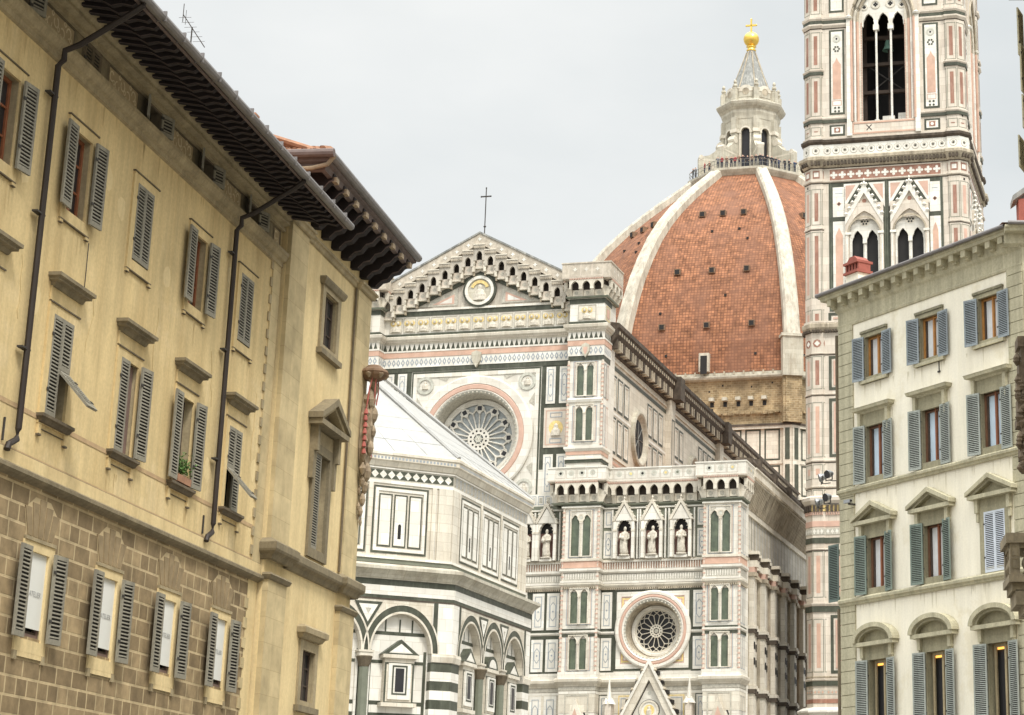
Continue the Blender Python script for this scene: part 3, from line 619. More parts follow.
# raking parapet and steps
for s in (-1, 1):
    pts = [(0, AZ-.95), (s*hx, AZ-.95-hx*SL), (s*hx, AZ-hx*SL), (0, AZ)]
    g.prism(pts if s > 0 else pts[::-1], WD-.66, WD+.02, 'parapet') if s < 0 else g.prism(pts, WD-.66, WD+.02, 'parapet')
    cp = [(0, AZ-.06), (s*(hx+.1), AZ-.06-(hx+.1)*SL), (s*(hx+.1), AZ+.1-(hx+.1)*SL), (0, AZ+.1)]
    g.prism(cp if s > 0 else cp[::-1], WD-.74, WD+1.7, 'lead')
n = 9; st = hx/(n-.35)
for i in range(-n+1, n):
    x = i*st; zt = AZ-abs(x)*SL
    zb = zt-1.02                                            # underside of the step
    g.box(x-st/2, x+st/2, WD-.72, WD+.01, zb-.32, zb+.04, 'gable_stone')
    for q in range(6): g.box(x-st/2+(q+.25)*st/6, x-st/2+(q+.75)*st/6, WD-.76, WD-.7, zb-.3, zb-.16, 'marble_old')
    g.box(x-st/2, x+st/2, WD-.77, WD-.6, zb-.04, zb+.05, 'marble_warm')
    r = .2; c = (x, zt-.55); g.poly([(c[0]+(r if k % 2 == 0 else r*.5)*cos(pi*k/4), c[1]+(r if k % 2 == 0 else r*.5)*sin(pi*k/4)) for k in range(8)], WD-.68, 'marble_panel')
    # bracketed arch
    z0 = zb-1.9; g.archcell(x-st/2, x+st/2, z0+.55, zb-.3, x, st*.26, z0+.95, .42, WD-.64, WD-.4, 'gable_stone', n=5)
    g.rect(x-st*.4, x+st*.4, z0, zb-.3, WD-.0, 'room_and_recess_dark')  # back of the arch painted dark as recess shade
    g.box(x-st*.36, x+st*.36, WD-.34, WD-.02, z0, z0+.66, 'marble_pinkish'); g.disc(x, z0+.32, .17, WD-.345, 'mosaic', 10); g.box(x-st*.4, x+st*.4, WD-.42, WD-.02, z0-.1, z0+.02, 'marble_warm')
    for s in (-1, 1): g.box(x+s*st/2-.1, x+s*st/2+.1, WD-.6, WD-.0, z0+.1, z0+.8, 'marble_warm'); g.box(x+s*st/2-.07, x+s*st/2+.07, WD-.4, WD, z0-.2, z0+.2, 'marble_old')
# tympanum
for s in (-1, 1):
    a = [(0, 49.75), (s*6.6, 46.8), (s*6.6-s*.75, 46.8), (0, 49.42)]; g.prism(a if s < 0 else a[::-1], WD-.1, WD+.01, 'green')
    a = [(0, 50.05), (s*7.2, 46.8), (s*6.6, 46.8), (0, 49.78)]; g.prism(a if s < 0 else a[::-1], WD-.2, WD+.01, 'marble_warm')
    a = [(s*1.9, 46.98), (s*5.3, 46.98), (s*1.9, 48.5)]; g.poly(a if s > 0 else a[::-1], WD-.03, 'mosaic')
    a = [(s*2.2, 47.12), (s*4.1, 47.12), (s*2.2, 47.95)]; g.poly(a if s > 0 else a[::-1], WD-.036, 'pink_pale')
    a = [(s*2.4, 47.2), (s*3.5, 47.2), (s*2.4, 47.7)]; g.poly(a if s > 0 else a[::-1], WD-.042, 'marble_panel')
g.ring(0, 48.12, 1.25, 1.42, WD-.22, WD, 'green', 32); g.ring(0, 48.12, 1.0, 1.25, WD-.26, WD, 'marble', 32); g.disc(0, 48.12, 1.02, WD-.12, 'scarf_stone', 28)
g.ring(0, 48.2, .55, .8, WD-.2, WD-.1, 'gold_mosaic', 16, .3, pi-.3); g.lathe([(.6, -.75), (.55, -.3), (.3, .1), (.2, .2), (.22, .42), (.05, .6)], 'statue', 12, (0, WD-.12, 48.05), sy=.4)
g.build('gable', cath)
c = MB(); AZ += .5; c.tube([(0, WD+.4, AZ-.5), (0, WD+.4, AZ+3.75)], .045, 'iron', 6); c.box(-.42, .42, WD+.36, WD+.44, AZ+2.95, AZ+3.05, 'iron'); c.lathe([(.03, 0), (.13, .1), (.03, .24)], 'iron', 8, (0, WD+.4, AZ+.25))
for x, z in ((-.42, 3.0), (.42, 3.0), (0, 3.75)): c.lathe([(.02, -.08), (.08, 0), (.02, .08)], 'iron', 6, (x, WD+.4, AZ+z))
c.build('gable_cross', cath)
# ---- portal gables over the aisle doors
for s in (-1, 1):
    g = MB(); cx = s*15.15; ap = 17.75; sl = 1.92; yb = WD-.9; z0 = 9.0
    hw = (ap-z0)/sl
    for q in (-1, 1):
        a = [(cx, ap), (cx+q*hw, z0), (cx+q*(hw-.75), z0), (cx, ap-1.45)]; g.prism(a if q < 0 else a[::-1], yb, WD, 'marble_warm')
        a = [(cx, ap+.12), (cx+q*(hw+.07), z0), (cx+q*(hw-.15), z0), (cx, ap-.3)]; g.prism(a if q < 0 else a[::-1], yb-.14, yb, 'marble')
        a = [(cx, ap-1.45), (cx+q*(hw-.75), z0), (cx+q*(hw-.83), z0), (cx, ap-1.6)]; g.poly(a if q < 0 else a[::-1], yb+.28, 'dark')
        for k in range(9): zz = ap-.75-k*.72; x = cx+q*((ap-zz)/sl+.12); g.lathe([(.05, -.12), (.16, 0), (.05, .16)], 'marble_old', 6, (x, yb-.05, zz)); g.box(x-.1+q*.09, x+.1+q*.09, yb+.1, WD-.02, zz-.32, zz-.05, 'dark')
        x = cx+q*3.15; g.box(x-.24, x+.24, yb-.1, WD, 9, 14.6, 'marble_pinkish'); g.lathe([(.3, 0), (.3, .12), (.2, .25), (.02, 2.1)], 'marble', 8, (x, yb+.2, 14.6))
        for k in range(4): g.lathe([(.28, 0), (.02, .5)], 'marble', 4, (x+(.2 if k % 2 else -.2), yb+.2+(.2 if k > 1 else -.2), 14.5))
        x2 = cx+q*2.1; g.frame(min(cx+q*1.2, cx+q*2.6), max(cx+q*1.2, cx+q*2.6), 12.4, 15.2, .08, WD-.04, 'gold_mosaic'); g.frame(min(cx+q*1.4, cx+q*2.4), max(cx+q*1.4, cx+q*2.4), 12.6, 15.0, .05, WD-.045, 'line_blue')
    g.poly([(cx-hw+.8, z0), (cx+hw-.8, z0), (cx, ap-1.6)], yb+.3, 'marble')
    g.ring(cx, 14.0, .62, .78, yb+.2, yb+.3, 'marble_warm', 24); g.ring(cx, 14.0, .78, .82, yb+.24, yb+.3, 'dark', 24); g.disc(cx, 14.0, .62, yb+.25, 'marble', 20); g.disc(cx, 14.02, .42, yb+.24, 'gold_mosaic', 16); g.lathe([(.22, -.4), (.2, 0), (.12, .1), (.12, .25), (.02, .34)], 'statue', 8, (cx, yb+.22, 14.0), sy=.5); g.disc(cx, 15.3, .14, yb+.28, 'grey_carve', 8)
    g.build('portal_gable', cath)
# ---- apostle niches
NX = [4.78, 6.5, 12.83, 15.08, 17.4]
NX = [-x for x in NX[::-1]]+[-3.0, 3.0]+NX
def niche(cx):
    g = MB(); y = WD
    g.archcell(cx-.82, cx+.82, 25.65, 29.0, cx, .58, 27.85, .95, y-.5, y-.02, 'marble', 'pointed', 8)
    for k in range(7):                                     # cusps in the arch head
        a = pi*(k+.5)/7; g.lathe([(.02, 0), (.09, .05), (.02, .1)], 'marble_warm', 5, (cx+.52*cos(a), y-.45, 27.9+.75*sin(a)-.05))
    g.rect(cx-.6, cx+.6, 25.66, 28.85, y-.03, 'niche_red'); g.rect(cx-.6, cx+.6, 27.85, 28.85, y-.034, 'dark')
    for q in (-1, 1):
        a = [(cx, 30.3), (cx+q*.98, 28.55), (cx+q*.76, 28.55), (cx, 29.9)]; g.prism(a if q < 0 else a[::-1], y-.62, y-.02, 'marble_warm')
        g.box(cx+q*.74-.11, cx+q*.74+.11, y-.62, y-.5, 25.65, 28.5, 'marble'); g.box(cx+q*.74-.14, cx+q*.74+.14, y-.66, y-.48, 27.75, 27.9, 'marble_warm'); g.box(cx+q*1.02-.05, cx+q*1.02+.05, y-.3, y-.02, 25.65, 29.5, 'marble_panel')
        for k in range(4): g.lathe([(.02, 0), (.1, .07), (.02, .14)], 'marble_warm', 5, (cx+q*(.2+k*.22), y-.55, 30.0-k*.4))
    g.poly([(cx-.7, 28.6), (cx+.7, 28.6), (cx, 29.8)], y-.56, 'marble'); g.lathe([(.03, 0), (.1, .1), (.03, .3)], 'marble_warm', 6, (cx, y-.5, 30.25))
    g.box(cx-.5, cx+.5, y-.48, y-.02, 25.62, 25.82, 'marble')
    return g.build('niche', cath)
for x in NX: niche(x)
# ---- south flank of the nave
SU = UB-.2
f = MB(SIDE(SU)); f.wall(1.9, 80, 33.0, 43.2, 0, [(9.5, 14.1, 35.1, 39.7), (29.2, 33.8, 35.1, 39.7)], .02, 'marble_warm')
for cv in (11.8, 31.5): f.holed(cv-2.3, cv+2.3, 35.1, 39.7, cv, 37.4, 1.7, 0, 'marble_warm')
f.box(1.9, 80, 1.2, 2, 30, 43.2, 'marble_warm')
for i in range(40):
    v = 3.3+i*1.9
    if v > 78: break
    for (a, b) in ((34.7, 37.75), (38.3, 41.2)):
        if any(abs(v+.8-c) < 2.95 for c in (11.8, 31.5)): continue
        if any(abs(v+.8-c) < 1.2 for c in (21.9, 41.6)): continue
        f.frame(v, v+1.6, a, b, .26, -.02, 'green'); f.frame(v+.22, v+1.33, a+.22, b-.22, .1, -.05, 'marble_panel', .04)
f.rect(1.9, 80, 33.35, 33.6, -.03, 'green'); f.rect(1.9, 80, 33.8, 34.05, -.03, 'pink'); f.rect(1.9, 80, 41.6, 41.95, -.02, 'green'); [f.rect(a, b, 37.88, 38.1, -.03, 'marble_panel') for a, b in ((1.9, 9.4), (14.2, 29.1), (33.9, 80))]
for z in (34.3, 42.2): f.box(1.9, 80, -.12, 0, z, z+.2, 'marble_warm')
f.build('nave_wall', cath)
for cv in (11.8, 31.5):
    f = MB(SIDE(SU)); f.cone(cv, 37.4, [(2.4, 0), (2.4, -.3), (2.2, -.36), (2.05, -.3), (1.9, -.16), (1.75, -.04), (1.62, .02)], 'scarf_stone', 40)
    o = f.build('oculus', cath); g = MB(SIDE(SU)); g.disc(cv, 37.4, 1.66, .0, 'dark'); [g.tube([(cv+1.6*cos(q*pi/4), -.03, 37.4+1.6*sin(q*pi/4)), (cv-1.6*cos(q*pi/4), -.03, 37.4-1.6*sin(q*pi/4))], .03, 'lead', 4) for q in range(4)]; g.build('glass', o)
for cv in (21.9, 41.6):
    f = MB(SIDE(SU)); f.box(cv-.75, cv+.75, -.5, 0, 33, 43, 'marble_warm'); f.frame(cv-.5, cv+.5, 34.7, 41.2, .14, -.52, 'green'); f.build('nave_buttress', cath)
f = MB()
f.sweep([(SU, 1.7), (SU, 80)], [(0, 42.75), (.15, 42.8), (.2, 43.1), (.75, 43.9), (.85, 44.1), (.85, 44.45), (1.0, 44.6), (1.0, 44.95), (0, 45.1)], 'cornice_and_shade')
f.M = SIDE(SU)
for i in range(110): v = 2.2+i*.7; f.box(v, v+.34, -.72, -.1, 42.95, 43.75, 'marble_old' if i % 3 else 'cornice_and_shade'); f.box(v+.05, v+.3, -.9, -.84, 44.1, 44.4, 'marble_old')
for cv in (21.9, 41.6): f.box(cv-.8, cv+.8, -1.35, 0, 42.9, 45.0, 'cornice_and_shade')
f.build('nave_cornice', cath)
mb = MB(); mb.prism([(-SU-.9, 45.0), (SU+.9, 45.0), (0, 50)], 2.9, 82, 'roof_tile'); mb.build('nave_roof', cath)
mb = MB(); mb.box(-SU, -SU+1, 3, 82, 0, 45, 'marble_warm'); mb.build('north_wall', cath)
# ---- south aisle flank
AU = UD-.35
f = MB(SIDE(AU)); f.box(2.4, 60, 0, 1, 0, 26, 'cornice_and_shade'); f.box(2.4, 60, 0, 1, 26, 33, 'marble_old'); f.rect(2.4, 60, 26.45, 29.6, -.02, 'marble_warm')
for i in range(60): v = 2.7+i*.62; f.rect(v, v+.14, 26.75, 29.3, -.035, 'green' if i % 2 else 'line_blue')
for (z0, z1, o, m) in ((29.3, 29.65, .2, 'marble_warm'), (26.1, 26.5, .25, 'marble_warm'), (25.6, 25.85, .35, 'marble_old')): f.box(2.4, 60, -o, 0, z0, z1, m)
f.build('aisle_wall', cath)
f = MB(); f.sweep([(AU, 2.3), (AU, 60)], [(0, 29.6), (.15, 29.7), (.18, 31.5), (.9, 31.7), (1.0, 31.75), (1.0, 31.95), (1.1, 32.0), (1.1, 32.55), (1.2, 32.62), (1.2, 32.72), (0, 32.8)], 'marble_warm')
f.M = SIDE(AU)
for i in range(76): v = 2.5+i*.5; f.add([(v, -.2, 29.75), (v+.24, -.2, 29.75), (v+.28, -.98, 31.7), (v, -.98, 31.7), (v, 0, 29.75), (v+.28, 0, 29.75), (v+.28, 0, 31.7), (v, 0, 31.7)], [(0, 1, 2, 3), (0, 3, 7, 4), (1, 5, 6, 2)], 'marble_old')
for i in range(150): v = 2.5+i*.25; f.box(v, v+.1, -1.14, -1.0, 31.8, 32.0, 'marble_old')
f.build('aisle_cornice', cath)
f = MB(); f.sweep([(AU-.2, 3.3), (AU-.2, 60)], [(0, 32.78), (.7, 32.95), (.9, 33.4), (.8, 33.7), (-.5, 33.85)], 'cornice_and_shade'); f.M = SIDE(AU-.2)
for i in range(9): v = 5+i*6.4; f.box(v, v+.9, -1.1, .4, 32.85, 33.95, 'cornice_and_shade')
f.build('aisle_parapet', cath)
mb = MB(); mb.add([(SU, 3.2, 33.05), (AU, 3.2, 32.9), (AU, 60, 32.9), (SU, 60, 33.05)], [(0, 1, 2, 3)], 'roof_tile'); mb.add([(-SU, 3.2, 33.05), (-AU, 3.2, 32.9), (-AU, 60, 32.9), (-SU, 60, 33.05)], [(3, 2, 1, 0)], 'roof_tile'); mb.box(-AU, -AU+1, 3, 60, 0, 33.5, 'marble_warm'); mb.build('aisle_roof', cath)
f = MB(SIDE(AU)); rr = random.Random(3)
wig = [(2.4, -.3)]
for i in range(24):
    v = 3.6+i*2.1; deep = .7 if i % 2 == 0 else .4; w = .62 if i % 2 == 0 else .5
    for (z0, z1) in ((0, 15.4), (16.0, 20.0), (20.5, 24.4)):
        f.box(v, v+w, -deep, 0, z0, z1, 'marble_warm'); f.rect(v+.2, v+w-.2, z0+.4, z1-.4, -deep-.01, 'marble_panel'); f.box(v-.09, v, -.35, 0, z0, z1, 'marble_old')
        f.rect(v+w+.12, v+1.9, z0+.3, z1-.3, -.02, 'red_marble' if i % 3 == 0 else 'green'); f.rect(v+w+.4, v+1.6, z0+.55, z1-.55, -.035, 'marble_old')
        f.tube([(v+w+.08, -.25, z0), (v+w+.08, -.25, z1)], .1, 'marble_warm', 6)
    for z in (15.4, 20.0): f.box(v-.12, v+w+.12, -deep-.14, 0, z, z+.32, 'cornice_and_shade'); f.box(v-.12, v+w+.12, -deep-.22, 0, z+.32, z+.58, 'marble_warm'); f.box(v+w+.12, v+2.0, -.25, 0, z, z+.5, 'cornice_and_shade' if i % 2 else 'marble_warm')
    for z in (17.6, 18.8): f.rect(v+.06, v+w-.06, z, z+.55, -deep-.03, 'dark')
    for (z0, z1, o, m) in ((24.4, 24.7, .2, 'marble_old'), (24.7, 25.1, .1, 'cornice_and_shade' if i % 2 else 'pink_pale'), (25.1, 25.6, .3, 'marble_warm')): f.box(v-.15, v+w+.15, -deep-o, 0, z0, z1, m); f.box(v+w+.15, v+1.95, -.3-o, 0, z0, z1, 'red_marble' if m == 'cornice_and_shade' else m)
    f.box(v+.1, v+w-.1, -deep-.34, 0, 25.6, 26.1, 'cornice_and_shade'); f.box(v-.1, v+w+.1, -deep-.4, 0, 26.1, 26.35, 'marble_warm')
f.build('aisle_buttress', cath)
# ---- drum and dome
VD = 107.31; A8 = pi/8; C8 = cos(A8)
def octa(k): return T(0, VD)@Rz(k*pi/4)                    # local frame of an octagon side: facing -y
dr = MB()
for k in range(8):
    dr.M = octa(k); a = 25.4; hw = a*tan(A8)
    dr.rect(-hw, hw, 20, 54, -a, 'marble_warm')
    y = -a-.02
    for (z0, z1) in ((40.6, 44.4), (44.9, 48.6), (49.2, 53.0)):
        for i in range(8):
            x = -9.14+i*2.34; dr.frame(x, x+1.9, z0, z1, .2, y, 'green')
        for s in (-1, 1): x = s*10.1; dr.rect(x-.28, x+.28, z0, z1, y-.40, 'green')
    for s in (-1, 1): dr.box(min(s*9.6, s*10.62), max(s*9.6, s*10.62), -a-.38, -a, 20, 53.4, 'marble_warm')
    for z in (44.5, 48.75): dr.box(-hw, hw, -a-.1, -a, z, z+.25, 'marble_warm')
    dr.box(-hw-.2, hw+.2, -a-.5, -a, 53.35, 53.6, 'cornice_and_shade'); dr.box(-hw-.2, hw+.2, -a-.35, -a, 53.0, 53.35, 'marble_warm')
dr.build('drum', cath)
ds = MB(); rr = random.Random(5)
for k in range(8):
    ds.M = octa(k); a = 25.45; hw = a*tan(A8); ds.rect(-hw, hw, 53.6, 59.2, -a, 'drum_stone')
    for i in range(6): x = -.8+i*1.6+rr.uniform(-.1, .1); ds.box(x-.3, x+.3, -a-.7, -a, 56.55, 56.95, 'scarf_stone'); ds.box(x-.25, x+.2, -a-.03, -a+.01, 55.9, 56.5, 'dark')
    for i in range(30): x = -hw+.3+i*(2*hw-.6)/29; ds.box(x-.3, x+.28, -a-.3-rr.uniform(0, .25), -a, 54.85+rr.uniform(-.08, .05), 55.1, 'drum_stone')
    for i in range(14): x = rr.uniform(-hw+1, hw-1); z = rr.uniform(54, 58.8); ds.box(x-.1, x+.1, -a-.02, -a, z, z+.22, 'dark')
    for s in (-1, 1): ds.box(s*hw-1.1, s*hw+1.1, -a-.5, -a+.3, 53.6, 64.0, 'drum_stone') if s < 0 else None
ds.build('unfinished_drum_band', cath)
le = MB()
op = [((25.45/C8)*sin(-A8+i*pi/4), VD-(25.45/C8)*cos(-A8+i*pi/4)) for i in range(8)]
le.sweep(op, [(0, 59.1), (.7, 59.2), (.8, 59.4), (.8, 59.62), (.45, 59.7), (.45, 60.2), (0, 60.25)], 'scarf_stone', True)
for k in range(8):
    le.M = octa(k)
    for i in range(17): x = -9.6+i*1.2; le.box(x-.1, x+.1, -26.02, -25.85, 59.72, 60.15, 'marble_old')
    le.box(-.62, .62, -26.6, -25.5, 60.1, 62.4, 'rib_marble'); le.box(-.4, .4, -26.65, -26.55, 59.8, 62.05, 'dark')
    s = -1; x = -25.45*tan(A8)
le.M = T(0, VD)
for k in range(8):
    a = -A8+k*pi/4-pi/2; le.M = T(0, VD)@Rz(k*pi/4-A8); le.box(-1.25, 1.25, -28.6, -26.5, 59.2, 64.2, 'scarf_stone'); le.box(-1.45, 1.45, -28.8, -26.5, 64.0, 64.35, 'scarf_stone'); le.box(-1.15, 1.15, -28.3, -26.5, 53.6, 59.2, 'drum_stone')
le.build('dome_ledge', cath)
PROF = [(60.0, 28.05), (64, 27.72), (67, 26.95), (70, 25.95), (73, 24.75), (76, 23.2), (79, 21.35), (81.5, 19.4), (84, 17.05), (86.5, 14.3), (88.5, 11.9), (90.3, 9.6), (91.9, 7.6)]
me = bpy.data.meshes.new('dome_shell'); vs = []; fs = []; uvs = []
for k in range(8):
    M = octa(k); arc = 0; prev = None
    for i, (z, R) in enumerate(PROF):
        ap = R*C8; hw = R*sin(A8)
        if prev: arc += math.hypot(z-prev[0], R-prev[1])
        prev = (z, R)
        for j in range(7): x = -hw+2*hw*j/6; vs.append(M@Vector((x, -ap, z))); uvs.append((x+k*50, arc))
    b = k*len(PROF)*7
    for i in range(len(PROF)-1):
        for j in range(6): q = b+i*7+j; fs.append((q, q+1, q+8, q+7))
me.from_pydata(vs, [], fs); ul = me.uv_layers.new(name='UVMap')
for l in me.loops: ul.data[l.index].uv = uvs[l.vertex_index]
me.materials.append(MATS['dome_tile']); o = bpy.data.objects.new('dome_shell', me); COL.objects.link(o); o.parent = cath
for k in range(8):
    r = MB(T(0, VD)@Rz(k*pi/4-A8)); v = []; n = len(PROF)-1
    for i, (z, R) in enumerate(PROF[1:]):
        w = .98-.2*i/n; p0, p1 = PROF[max(i, 0)], PROF[min(i+2, len(PROF)-1)]; t = Vector((p1[1]-p0[1], p1[0]-p0[0])).normalized(); nx, nz = t.y, -t.x
        v += [(-w, -R+.5, z), (-w, -R-.55*nx, z+.55*nz), (-w*.72, -R-.85*nx, z+.85*nz), (w*.72, -R-.85*nx, z+.85*nz), (w, -R-.55*nx, z+.55*nz), (w, -R+.5, z)]
    r.add(v, [(i*6+j, i*6+j+1, i*6+7+j, i*6+6+j) for i in range(n-1) for j in range(5)]+[(0, 1, 2, 3, 4, 5)], 'rib_marble')
    r.build('rib', cath)
def domept(x, z):
    for (z0, R0), (z1, R1) in zip(PROF, PROF[1:]):
        if z0 <= z <= z1: R = R0+(R1-R0)*(z-z0)/(z1-z0); return -R*C8
for k in (-1, 0, 1):
    for z, xs in ((65.9, (-5.6, 0, 5.6)), (73.6, (-4.4, 0, 4.4)), (82.9, (-2.7, 0, 2.7))):
        for x in xs: h = MB(octa(k)); y = domept(x, z); h.box(x-.38, x+.38, y-.3, y+.6, z-.08, z+.68, 'carved_brown'); h.box(x-.28, x+.28, y-.33, y+.5, z, z+.58, 'dark'); h.build('eye_opening', cath)
    for x, z in ((-.9, 80), (2.6, 80.2), (3.9, 78.5), (-4.9, 62.3), (6.2, 62.1), (-9, 61.9), (2, 70.1), (-6, 68)): h = MB(octa(k)); y = domept(x, z); h.box(x-.14, x+.14, y-.1, y+.2, z, z+.3, 'dark'); h.build('putlog_hole', cath)
# ---- lantern
lp = MB(T(0, VD, 0)); R8 = lambda R, z: (R, z)
lp.lathe([(7.5, 91.2), (8.2, 91.5), (8.5, 91.9), (8.7, 92.2), (8.7, 92.5), (8.0, 92.6)], 'scarf_stone', 8, a0=A8); lp.build('lantern_platform', cath)
rl = MB()
for k in range(8):
    rl.M = octa(k); a = 8.5*C8; hw = 8.5*sin(A8)
    for z in (93.1, 93.6): rl.box(-hw, hw, -a, -a+.04, z-.02, z+.02, 'rail')
    for i in range(9): x = -hw+2*hw*i/8; rl.box(x-.018, x+.018, -a, -a+.03, 92.5, 93.6, 'rail')
rl.build('railing', cath)
lb = MB(); wn = MB()
for k in range(8):
    lb.M = octa(k); a = 3.55; hw = a*tan(A8)
    lb.archcell(-hw, hw, 92.5, 101.2, 0, .58, 99.1, .6, -a, -a+.5, 'scarf_stone', 'round', 6); lb.rect(-.6, .6, 92.5, 99.8, -a+.45, 'glass_dark'); lb.ring(0, 99.1, .58, .8, -a-.1, -a, 'marble_warm', 12, 0, pi)
    for s in (-1, 1): lb.box(s*.75-.1, s*.75+.1, -a-.1, -a, 92.5, 99.1, 'marble_warm'); lb.box(s*.8-.2, s*.8+.2, -a-.16, -a, 98.9, 99.15, 'marble_warm')
    lb.M = T(0, VD)@Rz(k*pi/4-A8); lb.box(-.42, .42, -4.15, -3.4, 92.5, 101.2, 'scarf_stone'); lb.box(-.52, .52, -4.3, -3.4, 98.9, 99.4, 'marble_warm')
    # flying buttress with a volute
    prof = [(-7.3, 92.5), (-3.8, 92.5), (-3.8, 98.3), (-4.4, 98.4), (-4.75, 98.0), (-4.7, 97.4), (-5.2, 96.8), (-5.9, 96.3), (-6.6, 96.15), (-7.3, 95.9)]
    hole = None
    lb.M = T(0, VD)@Rz(k*pi/4-A8)@Rz(pi/2)               # local x -> world radial
    lb.prism([(p[0], p[1]) for p in prof], -.45, .45, 'scarf_stone'); 
    for s in (-.46, .46): lb.disc(-5.6, 94.4, .62, s, 'parapet', 12); lb.box(-7.3, -3.9, min(s, s*.8), max(s, s*.8)+.001, 95.55, 95.75, 'marble_warm')
    lb.tube([(-4.35, -.5, 97.75), (-4.35, .5, 97.75)], .5, 'marble_warm', 10); lb.tube([(-6.95, -.5, 96.0), (-6.95, .5, 96.0)], .32, 'marble_warm', 10)
lb.build('lantern_body', cath)
lc = MB(T(0, VD)); lc.lathe([(3.9, 101.0), (4.0, 101.5), (4.15, 101.9), (4.15, 102.3), (4.55, 102.65), (4.8, 103.0), (4.9, 103.3), (4.85, 103.45), (3.9, 103.55)], 'scarf_stone', 8, a0=A8)
lc.lathe([(3.9, 103.5), (3.75, 103.9), (3.6, 105.6), (3.3, 105.8)], 'scarf_stone', 8, a0=A8)
for k in range(8):
    lc.M = octa(k); lc.ring(0, 105.0, .5, .95, -3.55, -3.0, 'marble_warm', 12, 0, pi); lc.box(-.95, .95, -3.5, -3.1, 104.2, 105.0, 'scarf_stone'); lc.disc(0, 105.0, .52, -3.52, 'marble_old', 12)
    lc.M = T(0, VD)@Rz(k*pi/4-A8); lc.box(-.35, .35, -4.25, -3.4, 103.5, 105.3, 'scarf_stone'); lc.lathe([(.35, 0), (.4, .12), (.2, .25), (.34, .5), (.3, .75), (.12, .85), (.25, 1.1), (.18, 1.35), (.04, 1.5)], 'scarf_stone', 10, (0, -3.85, 105.3))
lc.build('lantern_crown', cath)
ls = MB(T(0, VD)); ls.lathe([(3.1, 105.3), (2.75, 106.2), (2.0, 108.2), (1.1, 110.6), (.62, 111.9), (.6, 112.3)], 'lead', 16, a0=A8)
for k in range(8):
    a = -pi/2-A8+k*pi/4; ls.tube([(3.05*cos(a), 3.05*sin(a), 105.5), (1.95*cos(a), 1.95*sin(a), 108.3), (.66*cos(a), .66*sin(a), 112.0)], .1, 'marble_old', 5)
ls.build('lantern_spire', cath)
gb = MB(T(0, VD)); gb.lathe([(.62, 112.2), (.7, 112.4), (.5, 112.55), (.5, 112.75), (.72, 112.9), (.6, 113.0)], 'gold', 16)
gb.lathe([(.3, 113.0)]+[(1.1*cos(t*pi/12-pi/2)+.001, 114.05+1.1*sin(t*pi/12-pi/2)) for t in range(1, 12)]+[(.2, 115.14)], 'gold', 24); gb.build('gilt_ball', cath, True)
gc = MB(T(0, VD)); gc.box(-.11, .11, -.1, .1, 115.1, 117.1, 'gold'); gc.box(-.72, .72, -.1, .1, 116.05, 116.28, 'gold')
for x, z in ((-.72, 116.17), (.72, 116.17), (0, 117.1)): gc.lathe([(.02, -.16), (.16, 0), (.02, .16)], 'gold', 6, (x, 0, z))
gc.build('gilt_cross', cath)
# ================================================================ bell tower
bell = thing('bell_tower', 'tall square bell tower of white, pink and green marble', 'bell tower', (CX+25.4*cos(CYAW)-8.8*sin(CYAW), CY+25.4*sin(CYAW)+8.8*cos(CYAW), 0), CYAW)
BW = 14.45; BC = [(1.35, 1.3), (13.15, 1.3), (13.15, 13.15), (1.35, 13.15)]; BR = 1.1/C8
FACE = [FS, T(BW, 0)@Rz(pi/2), T(BW, BW)@Rz(pi), T(0, BW)@Rz(-pi/2)]      # west, south, east, north
Ht = 84.0
def octp(c, R): return [(c[0]+R*sin(-A8+i*pi/4), c[1]-R*cos(-A8+i*pi/4)) for i in range(8)]
sh = MB()
for k, M in enumerate(FACE):
    sh.M = M; wo = [(4.55, 9.9, 63.4, 79.5)]
    if k < 2 or 1: sh.wall(1.9, 12.6, 0, Ht, .35, wo+[(3.9, 7.0, 48.5, 56.2), (7.75, 10.85, 48.5, 56.2)], .6, 'marble_pinkish')
sh.M = Matrix(); sh.box(3, 11.5, 3, 11.5, 0, 62, 'room_and_recess_dark'); sh.box(1.5, 13, 1.5, 13, 83, Ht, 'marble_pinkish'); sh.box(1, 13.4, 1, 13.4, 62.0, 63.0, 'marble_old')
sh.build('shaft', bell)
# corner buttresses
STR = [(0, 14.6), (17.4, 21.6), (23.3, 27.0), (31.3, 32.0), (32.9, 34.1), (34.7, 39.3), (40.4, 43.2), (45.9, 47.2), (48.2, 54.0), (54.6, 57.8), (62.6, 63.4), (64.4, 68.0), (68.8, 72.2), (73.9, 77.5), (78.3, 83)]
for c in BC:
    b = MB(); P = octp(c, BR); b.sweep(P, [(0, 0), (0, Ht)], 'marble_pinkish', True)
    for i in range(8):
        a = -A8+i*pi/4; b.M = T(*c)@Rz(i*pi/4); y = -1.1-.012; hw = 1.1*tan(A8)
        for (z0, z1) in STR: b.rect(-.16, .16, z0+.35, z1-.35, y, ('red_marble' if z0 > 40 else 'pink') if i % 2 == 0 or z0 > 55 else 'pink_pale'); b.frame(-hw+.04, hw-.04, z0, z1, .05, y+.004, 'green_pale')
        b.rect(-.3, .3, 58.75, 59.45, y, 'red_marble'); b.rect(-.2, .2, 58.9, 59.3, y-.005, 'marble_panel'); b.disc(0, 44.3, .36, y, 'red_marble', 8); b.disc(0, 44.3, .24, y-.005, 'marble_panel', 4)
        for z in (63.6, 57.9): b.rect(-.08, .08, z, z+.2, y-.01, 'dark') if i % 2 else None
    b.build('buttress', bell)
